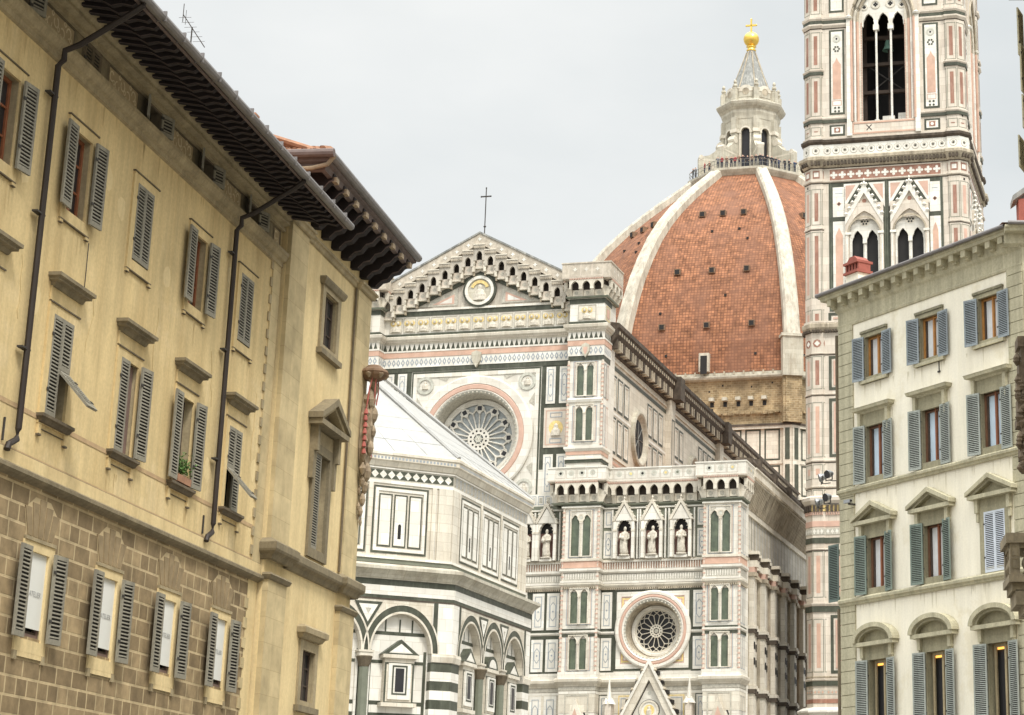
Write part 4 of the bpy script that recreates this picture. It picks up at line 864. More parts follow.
def ring_path():
    """plan of the whole tower: walls between the four octagons, travelled with outward on the right"""
    p = []; rel = [(-.606, -.95), (-.456, -1.1), (.456, -1.1), (1.1, -.456), (1.1, .456), (.95, .606)]
    for j, c in enumerate(BC):
        a = (j-1)*pi/2; p += [(c[0]+x*cos(a)-y*sin(a), c[1]+x*sin(a)+y*cos(a)) for x, y in rel]
    return p
# each octagon shows five sides outward; inner ends run into the wall planes
RPATH = ring_path()
bb = MB()
def tb(z0, z1, o, m): bb.band(RPATH, z0, z1, o, m, True)
CORN = []
for j in range(4):
    a = (j-1)*pi/2; c_ = (BW/2, BW/2)
    e0, e1 = [(c_[0]+x*cos(a)-y*sin(a), c_[1]+x*sin(a)+y*cos(a)) for x, y in ((3.05, -BW/2+.35), (BW/2-.35, -3.05))]
    CORN.append([e0]+RPATH[j*6:j*6+6]+[e1])
OCT = [RPATH[j*6:j*6+6] for j in range(4)]
def tbc(z0, z1, o, m):
    for q in CORN: bb.band(q, z0, z1, o, m)
def tcc(z, prof, m='marble_pinkish', P=None):
    for q in P or CORN: bb.band(q, z-.08, z-.004, .02, 'cornice_and_shade'); bb.sweep(q, [(-.05, z)]+[(o, z+d) for o, d in prof]+[(-.05, z+prof[-1][1]+.05)], m)  # dark strip under the moulding stands in for its shade line
def tc_(z, prof, m='marble_pinkish'): bb.band(RPATH, z-.08, z-.004, .02, 'cornice_and_shade', True); bb.sweep(RPATH, [(-.05, z)]+[(o, z+d) for o, d in prof]+[(-.05, z+prof[-1][1]+.05)], m, True)  # same painted shade strip, carried round the whole tower
def lat(z0, z1, step, fn): along(RPATH+[RPATH[0]], step, fn, bb)
tcc(78.0, [(.08, 0), (.2, .2), (.2, .4)]); 
tbc(72.9, 73.25, .09, 'green'); tcc(73.25, [(.1, 0), (.2, .15), (.2, .3)]); tcc(72.55, [(.06, 0), (.2, .2), (.2, .34)])
for z in (68.2, 63.75): tbc(z, z+.28, .1, 'green') if z < 66 else [bb.band(q, z, z+.28, .1, 'green') for q in OCT]; tcc(z+.28, [(.1, 0), (.16, .1), (.16, .18)], P=OCT if z > 66 else None)
tc_(61.75, [(.12, 0), (.3, .2), (.32, .42)], 'cornice_and_shade'); tb(62.22, 62.4, .16, 'marble_pinkish')
tb(60.68, 61.75, .12, 'marble_panel')
def rg(x, w): bb.disc(x, 61.2, .34, -.13, 'mosaic', 10); bb.ring(x, 61.2, .17, .29, -.15, -.13, 'marble_panel', 10); bb.disc(x, 61.2, .1, -.14, 'dark', 4)
lat(0, 0, .74, rg)
tc_(59.7, [(.1, 0), (.2, .12), (.45, .55), (.5, .6), (.5, .85), (.35, .95)], 'marble_old')
lat(0, 0, .3, lambda x, w: bb.box(x-.09, x+.09, -.42, 0, 59.85, 60.22, 'cornice_and_shade'))
tc_(58.35, [(.06, 0), (.14, .08), (.14, .16)]); 
tcc(54.2, [(.03, 0), (.07, .06), (.07, .14)], P=OCT)
tc_(45.3, [(.08, 0), (.28, .3), (.3, .62), (.2, .7)], 'marble_old'); lat(0, 0, .22, lambda x, w: bb.box(x-.06, x+.06, -.3, 0, 45.2, 45.42, 'cornice_and_shade')); tb(46.05, 46.2, .12, 'marble_pinkish')
tc_(43.35, [(.03, 0), (.08, .06), (.08, .12)]); tc_(39.9, [(.03, 0), (.07, .06), (.07, .12)]); tc_(34.3, [(.04, 0), (.1, .08), (.1, .18)]); tc_(32.15, [(.04, 0), (.1, .08), (.1, .16)])
tc_(30.75, [(.08, 0), (.34, .35), (.36, .6), (.2, .75)], 'marble_pinkish'); tb(30.25, 30.78, .06, 'gold_mosaic'); lat(0, 0, .34, lambda x, w: bb.box(x-.1, x+.1, -.2, 0, 30.25, 30.74, 'cornice_and_shade'))
lat(0, 0, .2, lambda x, w: bb.box(x-.05, x+.05, -.12, 0, 29.95, 30.2, 'pink_pale'))
tb(29.0, 29.45, .04, 'pink_pale'); tb(28.35, 28.85, .04, 'mosaic'); lat(0, 0, .36, lambda x, w: bb.poly([(x-.13, 28.6), (x, 28.38), (x+.13, 28.6), (x, 28.82)], -.05, 'marble_panel'))
tb(27.65, 28.1, .05, 'green'); tc_(27.1, [(.03, 0), (.07, .06), (.07, .1)])
tb(22.15, 22.6, .1, 'green'); tc_(22.6, [(.12, 0), (.2, .15), (.2, .25)]); tb(17.0, 17.1, .06, 'marble_old')
tb(16.35, 16.72, .1, 'green'); tc_(16.72, [(.1, 0), (.16, .08), (.16, .16)]); tb(15.7, 16.0, .03, 'mosaic'); lat(0, 0, .3, lambda x, w: bb.poly([(x-.1, 15.85), (x, 15.72), (x+.1, 15.85), (x, 15.98)], -.04, 'pink'))
tb(15.0, 15.32, .04, 'red_marble'); tc_(13.9, [(.3, 0), (.75, .35), (.75, .5), (.3, .75)], 'marble_panel')
bb.build('string_courses', bell)
for k, M in enumerate(FACE):
    f = MB(M); Y = .35
    # field of crosses
    f.box(2.4, 12.1, Y-.06, Y, 58.5, 59.5, 'red_marble'); f.frame(2.4, 12.1, 58.42, 59.58, .1, Y-.1, 'marble_pinkish', .1)
    for i in range(13):
        x = 2.85+i*.735; 
        for dx, dz in ((0, .2), (0, -.2), (.2, 0), (-.2, 0)): f.disc(x+dx, 59.0+dz, .13, Y-.07, 'marble_panel', 6)
        f.rect(x-.1, x+.1, 58.85, 59.15, Y-.075, 'marble_panel')
    f.build('cross_field', bell); f = MB(M)
    # green field with two-light windows
    gops = [(3.9, 7.0, 48.5, 56.2), (7.75, 10.85, 48.5, 56.2)]
    f.wall(2.4, 12.1, 47, 58.3, Y-.02, gops, .01, 'green')
    for x in (2.4, 7.2, 11.95): f.frame(x, x+.2, 47, 58.3, .03, Y-.03, 'green_pale')
    for (x0, x1) in ((2.75, 3.8), (11.0, 11.9)):
        f.box(x0, x1, Y-.05, Y, 55.25, 57.9, 'marble_panel'); c = (x0+x1)/2; f.disc(c, 56.4, .2, Y-.056, 'red_marble', 4); f.disc(c, 56.4, .09, Y-.06, 'dark', 6); f.rect(x0+.2, x1-.2, 57.3, 57.36, Y-.055, 'line_blue')
        f.box(x0, x1, Y-.05, Y, 47.2, 54.85, 'marble_panel'); f.prism([(x0+.22, 47.5), (x1-.22, 47.5), (x1-.22, 53.6), (c+.12, 54.0), (c, 54.3), (c-.12, 54.0), (x0+.22, 53.6)], Y-.065, Y-.04, 'pink')
    f.rect(2.4, 3.9, 54.9, 55.2, Y-.04, 'green'); f.rect(10.9, 12.1, 54.9, 55.2, Y-.04, 'green')
    for cx in (5.45, 9.3):
        # gable with crockets, pink corner fields
        for s in (-1, 1):
            a = [(cx, 58.1), (cx+s*1.62, 55.0), (cx+s*1.62, 54.4), (cx, 57.2)]; f.prism(a if s < 0 else a[::-1], Y-.3, Y, 'marble_panel')
            a = [(cx+s*.35, 58.15), (cx+s*1.75, 58.15), (cx+s*1.75, 55.9)]; f.prism(a if s < 0 else a[::-1], Y-.05, Y-.02, 'marble_panel'); a = [(cx+s*.75, 58.0), (cx+s*1.6, 58.0), (cx+s*1.6, 56.6)]; f.poly(a if s < 0 else a[::-1], Y-.06, 'pink_pale')
            for q in range(6): f.lathe([(.04, -.16), (.19, 0), (.04, .18)], 'marble_panel', 6, (cx+s*(.18+q*.27), Y-.28, 57.95-q*.52))
        f.lathe([(.06, 0), (.16, .12), (.05, .3), (.13, .42), (.02, .6)], 'marble_panel', 6, (cx, Y-.2, 57.95))
        f.poly([(cx-1.45, 54.9), (cx+1.45, 54.9), (cx, 57.4)], Y-.06, 'marble_pinkish'); f.disc(cx, 56.55, .2, Y-.07, 'red_marble', 6)
    f.build('green_field', bell); f = MB(M)
    for (z0, z1) in ((17.3, 21.9), (23.1, 27.0), (34.7, 39.6), (40.3, 43.2), (45.95, 46.9)):
        for (x0, x1) in ((2.3, 3.9), (10.6, 12.2)): f.frame(x0, x1, z0, z1, .24, Y-.03, 'green', .03); f.box(x0+.4, x1-.4, Y-.05, Y-.01, z0+.4, z1-.4, 'pink_pale'); f.build('lower_panel', bell); f = MB(M)

    for cx in (5.45, 9.3):
        w = MB(M); w.archcell(cx-1.62, cx+1.62, 48.5, 56.3, cx, 1.3, 53.7, 1.9, Y-.25, Y, 'marble_pinkish', n=8); w.ring(cx, 53.7, 1.3, 1.45, Y-.3, Y-.25, 'marble_old', 16, 0, pi)
        for s in (-1, 1):
            for q, r in ((1.5, .09), (1.22, .08)): w.tube([(cx+s*q, Y-.2+(.2 if q < 1.3 else 0), 48.5), (cx+s*q, Y-.2+(.2 if q < 1.3 else 0), 53.7)], r, 'marble_panel', 6)
            w.box(cx+s*1.4-.25, cx+s*1.4+.25, Y-.34, Y, 53.55, 53.75, 'marble_panel')
            w.archcell(min(cx, cx+s*1.3), max(cx, cx+s*1.3), 48.5, 55.6, cx+s*.62, .48, 53.0, 1.0, Y+.1, Y+.3, 'marble_panel', 'trefoil', 8)
        w.tube([(cx, Y+.1, 48.5), (cx, Y+.1, 53.0)], .09, 'marble_panel', 6); w.box(cx-.17, cx+.17, Y-.05, Y+.2, 52.8, 53.05, 'marble_panel'); w.disc(cx, 54.75, .42, Y+.09, 'marble_warm', 12)
        for q in range(6): a = pi*q/3; w.disc(cx+.24*cos(a), 54.75+.24*sin(a), .1, Y+.085, 'dark', 6)
        w.disc(cx, 54.75, .08, Y+.085, 'dark', 6)
        o = w.build('window', bell); g = MB(M); g.rect(cx-1.35, cx+1.35, 48.5, 55.6, Y+.5, 'dark'); g.build('opening', o)
    # bell stage
    p = MB(M)
    for (x0, x1) in ((2.52, 3.85), (10.7, 12.05)):
        c = (x0+x1)/2
        for (z0, z1) in ((64.5, 72.35), (62.55, 63.55), (74.0, 78)):
            p.frame(x0, x1, z0, z1, .17, Y-.03, 'green', .03); p.box(x0+.17, x1-.17, Y-.04, Y, z0+.17, z1-.17, 'marble_panel')
        p.prism([(c-.36, 65.9), (c+.36, 65.9), (c+.36, 69.1), (c+.14, 69.4), (c, 69.75), (c-.14, 69.4), (c-.36, 69.1)], Y-.055, Y-.03, 'pink'); p.frame(c-.4, c+.4, 65.3, 65.8, .06, Y-.05, 'pink_pale')
        p.ring(c, 71.5, .2, .36, Y-.06, Y-.03, 'grey_carve', 12); p.disc(c, 71.5, .1, Y-.06, 'dark', 6)
        for q in range(6): a = q*pi/3; p.disc(c+.22*cos(a), 70.55+.22*sin(a), .1, Y-.06, 'green', 5)
        for dx in (-.16, .16):
            for dz in (-.16, .16): p.disc(c+dx, 64.95+dz, .11, Y-.06, 'green', 5)
        p.box(c-.26, c+.26, Y-.06, Y-.02, 62.85, 63.3, 'red_marble'); p.disc(c, 63.07, .15, Y-.07, 'marble_panel', 6)
        p.ring(c, 76, .2, .4, Y-.06, Y-.03, 'pink', 12)
    p.box(4.3, 10.3, Y-.1, Y, 62.45, 63.7, 'marble_pinkish'); p.frame(4.5, 10.1, 62.55, 63.62, .14, Y-.14, 'pink', .05)
    for s in (-1, 1): p.box(6.2-.06, 6.2+.06, Y-.14, Y-.1, 62.85, 63.4, 'dark') if 0 else p.poly([(5.95+s*.22-.05, 62.85), (5.95+s*.22+.05, 62.85), (5.95-s*.22+.05, 63.35), (5.95-s*.22-.05, 63.35)], Y-.11, 'dark')
    p.build('inlaid_panel', bell)
    w = MB(M)
    w.archcell(4.2, 10.3, 63.6, 79.6, 7.25, 2.75, 73.0, 4.3, Y-.22, Y+.1, 'marble_pinkish', n=12)
    for r, y, m in ((2.75, Y-.22, 'marble_old'), (2.5, Y-.0, 'marble_warm'), (2.25, Y+.15, 'marble_old')):
        a = arch(7.25, r, 73.0, r*1.5, n=10); w.tube([(x, y, z) for x, z in a], .13, m, 5)
        for s in (-1, 1): w.tube([(7.25+s*r, y, 63.7), (7.25+s*r, y, 73)], .13, 'marble_panel' if m != 'marble_old' else 'pink', 6)
    for s in (-1, 1):
        w.box(7.25+s*2.95-.22, 7.25+s*2.95+.22, Y-.3, Y, 62.4, 73.2, 'marble_panel'); w.lathe([(.3, 0), (.36, .15), (.1, .35)], 'marble_panel', 8, (7.25+s*2.95, Y-.2, 73.2))
        x0, x1 = sorted((7.25+s*1.85, 7.25+s*2.75)); w.box(x0, x1, Y+.15, Y+.35, 63.7, 79, 'marble_warm')
        for q in range(40): w.box(7.25+s*1.9-.05, 7.25+s*1.9+.05, Y+.1, Y+.16, 63.8+q*.23, 63.92+q*.23, 'pink_pale')
    for i, c in enumerate((5.97, 7.25, 8.53)): w.archcell(c-.64, c+.64, 72.6, 79, c, .47, 72.95, .85, Y+.3, Y+.55, 'marble_panel', 'trefoil', 8)
    for c in (6.61, 7.89): w.tube([(c, Y+.4, 63.7), (c, Y+.4, 72.4)], .10, 'marble_panel', 8); w.box(c-.24, c+.24, Y+.2, Y+.6, 72.2, 72.7, 'marble_panel'); w.box(c-.2, c+.2, Y+.2, Y+.6, 63.6, 63.9, 'marble_panel')
    for z, xs, r in ((74.6, (6.6, 7.9), .42), (76.1, (7.25,), .5), (74.4, (5.6, 8.9), .3)):
        for c in xs:
            w.ring(c, z, r*.7, r, Y+.24, Y+.3, 'marble_warm', 12)
            for q in range(4): a = q*pi/2; w.disc(c+r*.28*cos(a), z+r*.28*sin(a), r*.25, Y+.28, 'dark', 6)
    w.rect(4.6, 9.9, 63.6, 79, Y+5.5, 'dark')  # dark panel added inside so the bell stage looks unlit
    w.build('belfry_window', bell)
ins = MB(); ins.box(2, 12.4, 2, 12.4, 81, 82, 'wood_dark')
for z in (67.2, 69.8, 72.3): ins.box(1.5, 12.9, 3.0, 3.3, z, z+.3, 'wood_dark'); ins.box(1.5, 12.9, 6, 6.3, z+.5, z+.8, 'wood_dark')
for x in (5.2, 7.4, 9.6): ins.box(x-.15, x+.15, 3.3, 3.6, 63, 81, 'wood_dark')
ins.tube([(5.6, 3.2, 67.3), (8.8, 3.2, 69.8)], .06, 'iron', 6); ins.tube([(8.8, 3.2, 67.3), (5.6, 3.2, 69.8)], .06, 'iron', 6)
ins.box(6.95, 8.0, 1.6, 1.8, 63.4, 64.55, 'marble_panel'); ins.box(8.3, 9.2, 1.6, 1.8, 63.4, 64.75, 'marble_panel')
ins.build('bell_frame', bell)
b = thing('bell', 'green bronze bell hanging behind the colonnettes of the belfry', 'bell', bell.location, CYAW)
q = MB(T(7.3, 3.0, 22.2)@Matrix.Diagonal((.7, .7, .7, 1))); q.lathe([(.02, 71.35), (.25, 71.3), (.36, 71.0), (.42, 70.5), (.6, 70.15), (.72, 69.95), (.66, 69.95), (.3, 70.4), (.02, 70.9)], 'bronze', 18); q.build('bell_body', b, True); q = MB(T(7.3, 3.0, 22.2)@Matrix.Diagonal((.7, .7, .7, 1))); q.box(-.5, .5, -.12, .12, 71.35, 71.6, 'wood_dark'); q.lathe([(.03, 70.8), (.03, 70.0), (.1, 69.9), (.02, 69.8)], 'iron', 6); q.build('bell_headstock', b)
# ================================================================ baptistery
AB = 15.5; ub, vb = 1.738, -43.403
bp = thing('baptistery', 'octagonal baptistery of white marble with green bands and a white pyramid roof', 'baptistery', (CX+ub*cos(CYAW)-vb*sin(CYAW), CY+ub*sin(CYAW)+vb*cos(CYAW), 0), CYAW)
HB = AB*tan(A8)
def bface(k): return Rz(k*pi/4)@T(0, -AB)
OB = octp((0, 0), AB/C8)
m = MB(); m.sweep(OB, [(0, 0), (0, 13.2)], 'marble_warm', True); m.sweep(OB, [(0, 16), (0, 23)], 'marble_warm', True); m.lathe([(9, .1), (9, 23)], 'room_and_recess_dark', 8, a0=A8); m.build('shell', bp)
for k in (0, 1, 2, 3, 7):
    M = bface(k); w = MB(M); Y = 0
    X = (-3.72, 0, 3.72); ZS = 13.05; RH = 1.95
    # arcade slab
    xs = [-HB, -1.78, 1.78, HB]
    for i, c in enumerate(X):
        HWA = 1.5 if i == 1 else 1.68
        w.archcell(xs[i], xs[i+1], ZS, 15.75, c, HWA, ZS, RH, -.42, 0, 'marble_warm', 'round', 14)
    for i, c in enumerate(X):
        HWA = 1.5 if i == 1 else 1.68
        for r0, r1, mm, y in ((HWA, HWA+.10, 'marble_warm', -.47), (HWA+.10, HWA+.38, 'green', -.45), (HWA+.38, HWA+.46, 'marble_warm', -.47)):
            pts = [(c-r1 if False else c+r1*cos(pi-pi*q/28), ZS+r1*RH/HWA*sin(pi*q/28)) for q in range(29)]; ins_ = [(c+r0*cos(pi-pi*q/28), ZS+r0*RH/HWA*sin(pi*q/28)) for q in range(29)]
            for q in range(28): w.poly([ins_[q], ins_[q+1], pts[q+1], pts[q]], y, mm)
    # spandrel triangles
    for i, x in enumerate((-1.78, 1.78)):
        i = 1; ww = .78; tri = [(x-ww, 15.55), (x, 14.2), (x+ww, 15.55)]
        if i == 0: tri = [(x-.35, 15.55), (x-.35, 14.7), (x+ww, 15.55)][::1]
        if i == 3: tri = [(x-ww, 15.55), (x+.35, 14.7), (x+.35, 15.55)]
        w.poly(tri, -.455, 'green'); cc = (sum(t[0] for t in tri)/3, sum(t[1] for t in tri)/3); w.poly([(cc[0]+(a-cc[0])*.68, cc[1]+(b-cc[1])*.68) for a, b in tri], -.46, 'marble_panel'); w.poly([(cc[0]+(a-cc[0])*.22, cc[1]+(b-cc[1])*.22) for a, b in tri], -.465, 'mosaic')
    w.build('arcade', bp)
    b = MB(M)
    # recessed bays
    for i, c in enumerate(X):
        y = -.02; b.rect(c-1.85, c+1.85, 4, 15.7, y, 'marble_panel')
        for z0, z1 in ((13.92, 14.1), (12.45, 12.62), (10.35, 10.55), (9.75, 9.95)): b.rect(c-1.5, c+1.5, z0, z1, y-.01, 'green')
        for x in (-1.62, 1.45): b.rect(c+x, c+x+.17, 4, ZS+.1, y-.012, 'green')
        for x in (-.75, .05, .75): b.rect(c+x-.045, c+x+.045, 14.1, 14.75, y-.012, 'green')
        b.rect(c-.75, c+.75, 14.75, 14.85, y-.012, 'green') if 0 else None
        # aedicule window
        top = 'arch' if i == 1 else 'gable'
        b.box(c-.82, c+.82, -.36, y, 10.45, 12.72, 'marble_warm'); b.frame(c-.82, c+.82, 10.4, 12.5, .1, -.375, 'green'); b.frame(c-.52, c+.52, 10.7, 12.4, .07, -.38, 'line_blue'); b.box(c-.62, c+.62, -.44, -.36, 10.62, 12.45, 'marble_panel')
        b.frame(c-.42, c+.42, 10.85, 12.35, .09, -.45, 'green'); b.rect(c-.24, c+.24, 11.0, 12.2, -.452, 'glass_dark')
        b.box(c-.98, c+.98, -.5, y, 12.72, 12.9, 'marble_warm'); b.box(c-.98, c+.98, -.5, y, 10.25, 10.45, 'marble_warm')
        if top == 'gable': b.prism([(c-1.05, 12.9), (c+1.05, 12.9), (c, 13.68)], -.46, y, 'green'); b.poly([(c-.66, 12.98), (c+.66, 12.98), (c, 13.46)], -.47, 'marble_panel')
        else: b.prism([(c+.9*cos(pi*q/12), 12.9+.72*sin(pi*q/12)) for q in range(13)], -.46, y, 'green'); b.poly([(c+.6*cos(pi*q/12), 12.98+.46*sin(pi*q/12)) for q in range(13)], -.47, 'marble_panel')
    b.build('bay_wall', bp)
    for x in (-1.78, 1.78):     # columns and piers between the arches
        p = MB(M)
        p.box(x-.36, x+.36, -.5, 0, 12.75, ZS, 'marble_warm'); p.box(x-.42, x+.42, -.55, 0, 12.95, ZS, 'marble_warm'); p.lathe([(.26, 0), (.3, .1), (.36, .3), (.44, .5), (.4, .55)], 'stone_and_shadow', 10, (x, -.3, 12.2)); p.tube([(x, -.3, 4), (x, -.3, 12.2)], .25, 'green_pale', 10)
        p.box(x-.4, x-.27, -.14, 0, 4, 12.7, 'marble_panel'); p.box(x+.27, x+.4, -.14, 0, 4, 12.7, 'marble_panel'); p.rect(x-.36, x+.36, 4, 12.7, -.05, 'green'); p.build('column', bp)
# striped corner piers: one bent pier per corner
m = MB()
for i in range(8):
    a = -A8+i*pi/4; m.M = Rz(i*pi/4)
    c0 = Vector((-HB, -AB)); 
    d1 = Vector((cos(-pi/4), sin(-pi/4)))                 # along the previous side, pointing to this corner
    pth = [tuple(c0-d1*1.0), tuple(c0), tuple(c0+Vector((1.0, 0)))]; m = MB(m.M)
    for q in range(20):
        z = 4.0+q*.478; 
        if z+.478 > 13.1: break
        m.sweep(pth, [(-.2, z), (.44, z), (.44, z+.478), (-.2, z+.478)], 'green' if (q % 2 == 1) else 'marble_panel')
    m.sweep(pth, [(0, 12.6), (.5, 12.62), (.55, 12.9), (.52, 13.05), (0, 13.06)], 'marble_warm'); m.sweep(pth, [(-.2, 13.05), (.43, 13.05), (.43, 15.75), (-.2, 15.75)], 'marble_panel'); 
    for sx in (.72,): m.sweep([tuple(c0+Vector((sx, 0))), tuple(c0+Vector((sx+.24, 0)))], [(.4, 13.06), (.46, 13.06), (.46, 15.7), (.4, 15.7)], 'green'); m.sweep([tuple(c0-d1*(sx+.24)), tuple(c0-d1*sx)], [(.4, 13.06), (.46, 13.06), (.46, 15.7), (.4, 15.7)], 'green'); m.build('corner_pier', bp)
m = MB()
def bb_(z0, z1, o, mt): m.band(OB, z0, z1, o, mt, True)
bb_(17.5, 17.62, .12, 'cornice_and_shade'); bb_(15.68, 15.75, .445, 'cornice_and_shade'); bb_(15.75, 15.92, .44, 'green'); bb_(15.92, 16.42, .46, 'marble_panel'); bb_(16.42, 16.72, .45, 'green');  # the two thin dark bands paint shade lines beneath the ledges
m.sweep(OB, [(.3, 16.72), (.5, 16.74), (.62, 16.95), (.85, 17.15), (.95, 17.2), (.95, 17.36), (.55, 17.5), (0, 17.62)], 'marble_old' if 0 else 'scarf_stone', True)
bb_(17.62, 17.85, .1, 'green_pale'); bb_(17.85, 18.0, .16, 'marble_panel')
bb_(21.85, 22.02, .06, 'marble_panel'); bb_(22.02, 22.62, .05, 'mosaic'); bb_(22.62, 22.7, .1, 'marble_panel')
m.sweep(OB, [(.05, 22.7), (.15, 22.75), (.3, 23.02), (.36, 23.05), (.36, 23.3), (.42, 23.32), (.42, 23.46), (.32, 23.56), (0, 23.6)], 'marble_warm', True)
along(OB+[OB[0]], .2, lambda x, w: m.rect(x-.055, x+.055, 23.1, 23.22, -.37, 'line_blue'), m)
for k in range(8):
    m.M = bface(k)
    if k % 2:
        for i in range(27): x = -HB+.32+i*.47; m.poly([(x-.21, 22.32), (x, 22.1), (x+.21, 22.32), (x, 22.54)], -.056, 'marble_panel'); m.poly([(x+.295-.14, 22.58), (x+.295, 22.44), (x+.295+.14, 22.58)][::1], -.056, 'dark') if 0 else None
        m.rect(-HB, HB, 22.09, 22.55, -.053, 'green')
    else:
        for i in range(42): x = -HB+.2+i*.3; m.frame(x-.12, x+.12, 22.1, 22.55, .05, -.056, 'line_blue' if i % 2 else 'marble_old')
m.build('cornice_bands', bp)
for k in (0, 1, 2, 3, 7):
    a = MB(bface(k))
    for c in (-3.45, 0, 3.45):
        a.frame(c-1.57, c+1.57, 18.15, 21.72, .09, -.03, 'green'); a.frame(c-1.45, c+1.45, 18.27, 21.6, .16, -.05, 'marble_panel', .03)
        for q in range(3): x = c-1.24+q*.86; a.frame(x, x+.76, 18.5, 21.3, .065, -.03, 'green'); a.rect(x+.085, x+.675, 18.585, 21.215, -.02, 'marble_panel')
        a.box(c-.09, c+.09, -.025, .01, 18.95, 19.65, 'dark'); a.disc(c, 19.65, .09, -.026, 'dark', 8)
    for x in (-5.35, -1.72, 1.72, 5.35): a.box(x-.12, x+.12, -.08, 0, 18, 21.85, 'marble_warm')
    for s in (-1, 1): a.box(s*(HB-.42)-.4, s*(HB-.42)+.4, -.1, 0, 18, 21.85, 'marble_warm'); a.rect(s*(HB-.95)-.04, s*(HB-.95)+.04, 18, 21.7, -.02, 'line_blue')
    a.build('attic_panels', bp)
m = MB(); RA = (AB+.33)/C8; m.lathe([(RA, 23.55), (RA*.5, 23.55+6.45), (.6, 36.3)], 'marble_roof', 8, a0=A8)
for i in range(8):
    a = A8+i*pi/4; m.tube([(RA*cos(a), RA*sin(a), 23.56), (.6*cos(a), .6*sin(a), 36.35)], .12, 'marble_roof', 6)
for r in (.2, .4, .6, .8): R = RA*r; m.sweep(octp((0, 0), R), [(0, 23.55+12.75*(1-r)-.02), (.07, 23.55+12.75*(1-r)-.05), (.02, 23.55+12.75*(1-r)+.05)], 'marble_roof', True)
for q in range(1, 15):
    r = 1-q/15; R = RA*r+.012; m.sweep(octp((0, 0), R), [(0, 23.55+12.75*(1-r)-.02), (.02, 23.55+12.75*(1-r)+.0), (0, 23.55+12.75*(1-r)+.02)], 'lead', True)
for k in range(8):
    for q in range(1, 7):
        f = q/7*2-1; A_ = Rz(k*pi/4)@Vector((f*RA*sin(A8), -RA*C8, 23.56)); B_ = Rz(k*pi/4)@Vector((f*RA*sin(A8)*.12, -RA*C8*.12, 23.56+12.7*.88)); m.tube([tuple(A_), tuple(B_)], .018, 'lead', 4)
m.build('roof', bp)
m = MB(); m.lathe([(1.0, 36.1), (1.0, 38.5), (1.2, 38.7), (.05, 41)], 'marble_roof', 8); m.build('roof_lantern', bp)
# ================================================================ statues in the niches
def figure(seed, H=2.15):
    """robed standing figure: one closed surface of stacked elliptical sections, with folds, head and arms"""
    rr = random.Random(seed); m = MB(); n = 20; sec = []; lean = rr.uniform(-.05, .05); kn = rr.choice((-1, 1))
    for z, rx, ry in ((0, .30, .24), (.25, .31, .25), (.6, .29, .24), (.95, .28, .23), (1.15, .27, .2), (1.4, .3, .21), (1.6, .32, .2), (1.72, .26, .17), (1.8, .1, .1), (1.86, .085, .09), (1.9, .11, .12), (2.0, .12, .135), (2.1, .105, .12), (2.17, .05, .06)):
        sec.append((z, rx, ry))
    vs = []
    for z, rx, ry in sec:
        cx = lean*sin(z*2.2)+(.03*kn if .4 < z < .9 else 0)
        for i in range(n):
            a = 2*pi*i/n; f = 1+(.17*sin(a*6+z*3+seed)*(1 if z < 1.5 else 0))
            vs.append((cx+rx*f*cos(a), ry*f*sin(a), z))
    m.add(vs, [(k*n+i, k*n+(i+1) % n, (k+1)*n+(i+1) % n, (k+1)*n+i) for k in range(len(sec)-1) for i in range(n)]+[tuple(range(n-1, -1, -1)), tuple(range((len(sec)-1)*n, len(sec)*n))], 'statue')
    for s in (-1, 1):
        up = rr.uniform(1.05, 1.35); m.tube([(s*.27, 0, 1.62), (s*.36, -.08, 1.3), (s*rr.uniform(.05, .25), -.28, up)], [.1, .095, .06], 'statue', 8)
    m.box(-.05*kn-.12+.2*kn, -.05*kn+.12+.2*kn, -.36, -.24, 1.1, 1.4, 'statue')
    m.box(-.4, .4, -.3, .3, -.12, 0, 'statue'); m.M = Matrix()
    sc_ = H/2.17; m.v = [v*sc_ for v in m.v]
    return m
M0 = Matrix.Translation((CX, CY, 0))@Rz(CYAW)
SLAB = {4.78: 'robed marble statue in the niche beside the baptistery eave, head bowed forward', 6.5: 'marble statue in the niche just left of the white nave pier', 12.83: 'first statue right of the tall nave pier, above the round window', 15.08: 'middle one of the three statues over the round window', 17.4: 'marble saint beside the corner pier window, last of the three over the round window'}
for i, x in enumerate(NX):
    if x < 4: continue
    o = figure(i*3+1, 2.2).build('statue', None, True); o.location = M0@Vector((x, WD-.3, 25.95)); o.rotation_euler = (0, 0, CYAW+(.25 if i % 2 else -.2))
    tag(o, SLAB[x], 'statue', 'apostle statues in the facade niches')
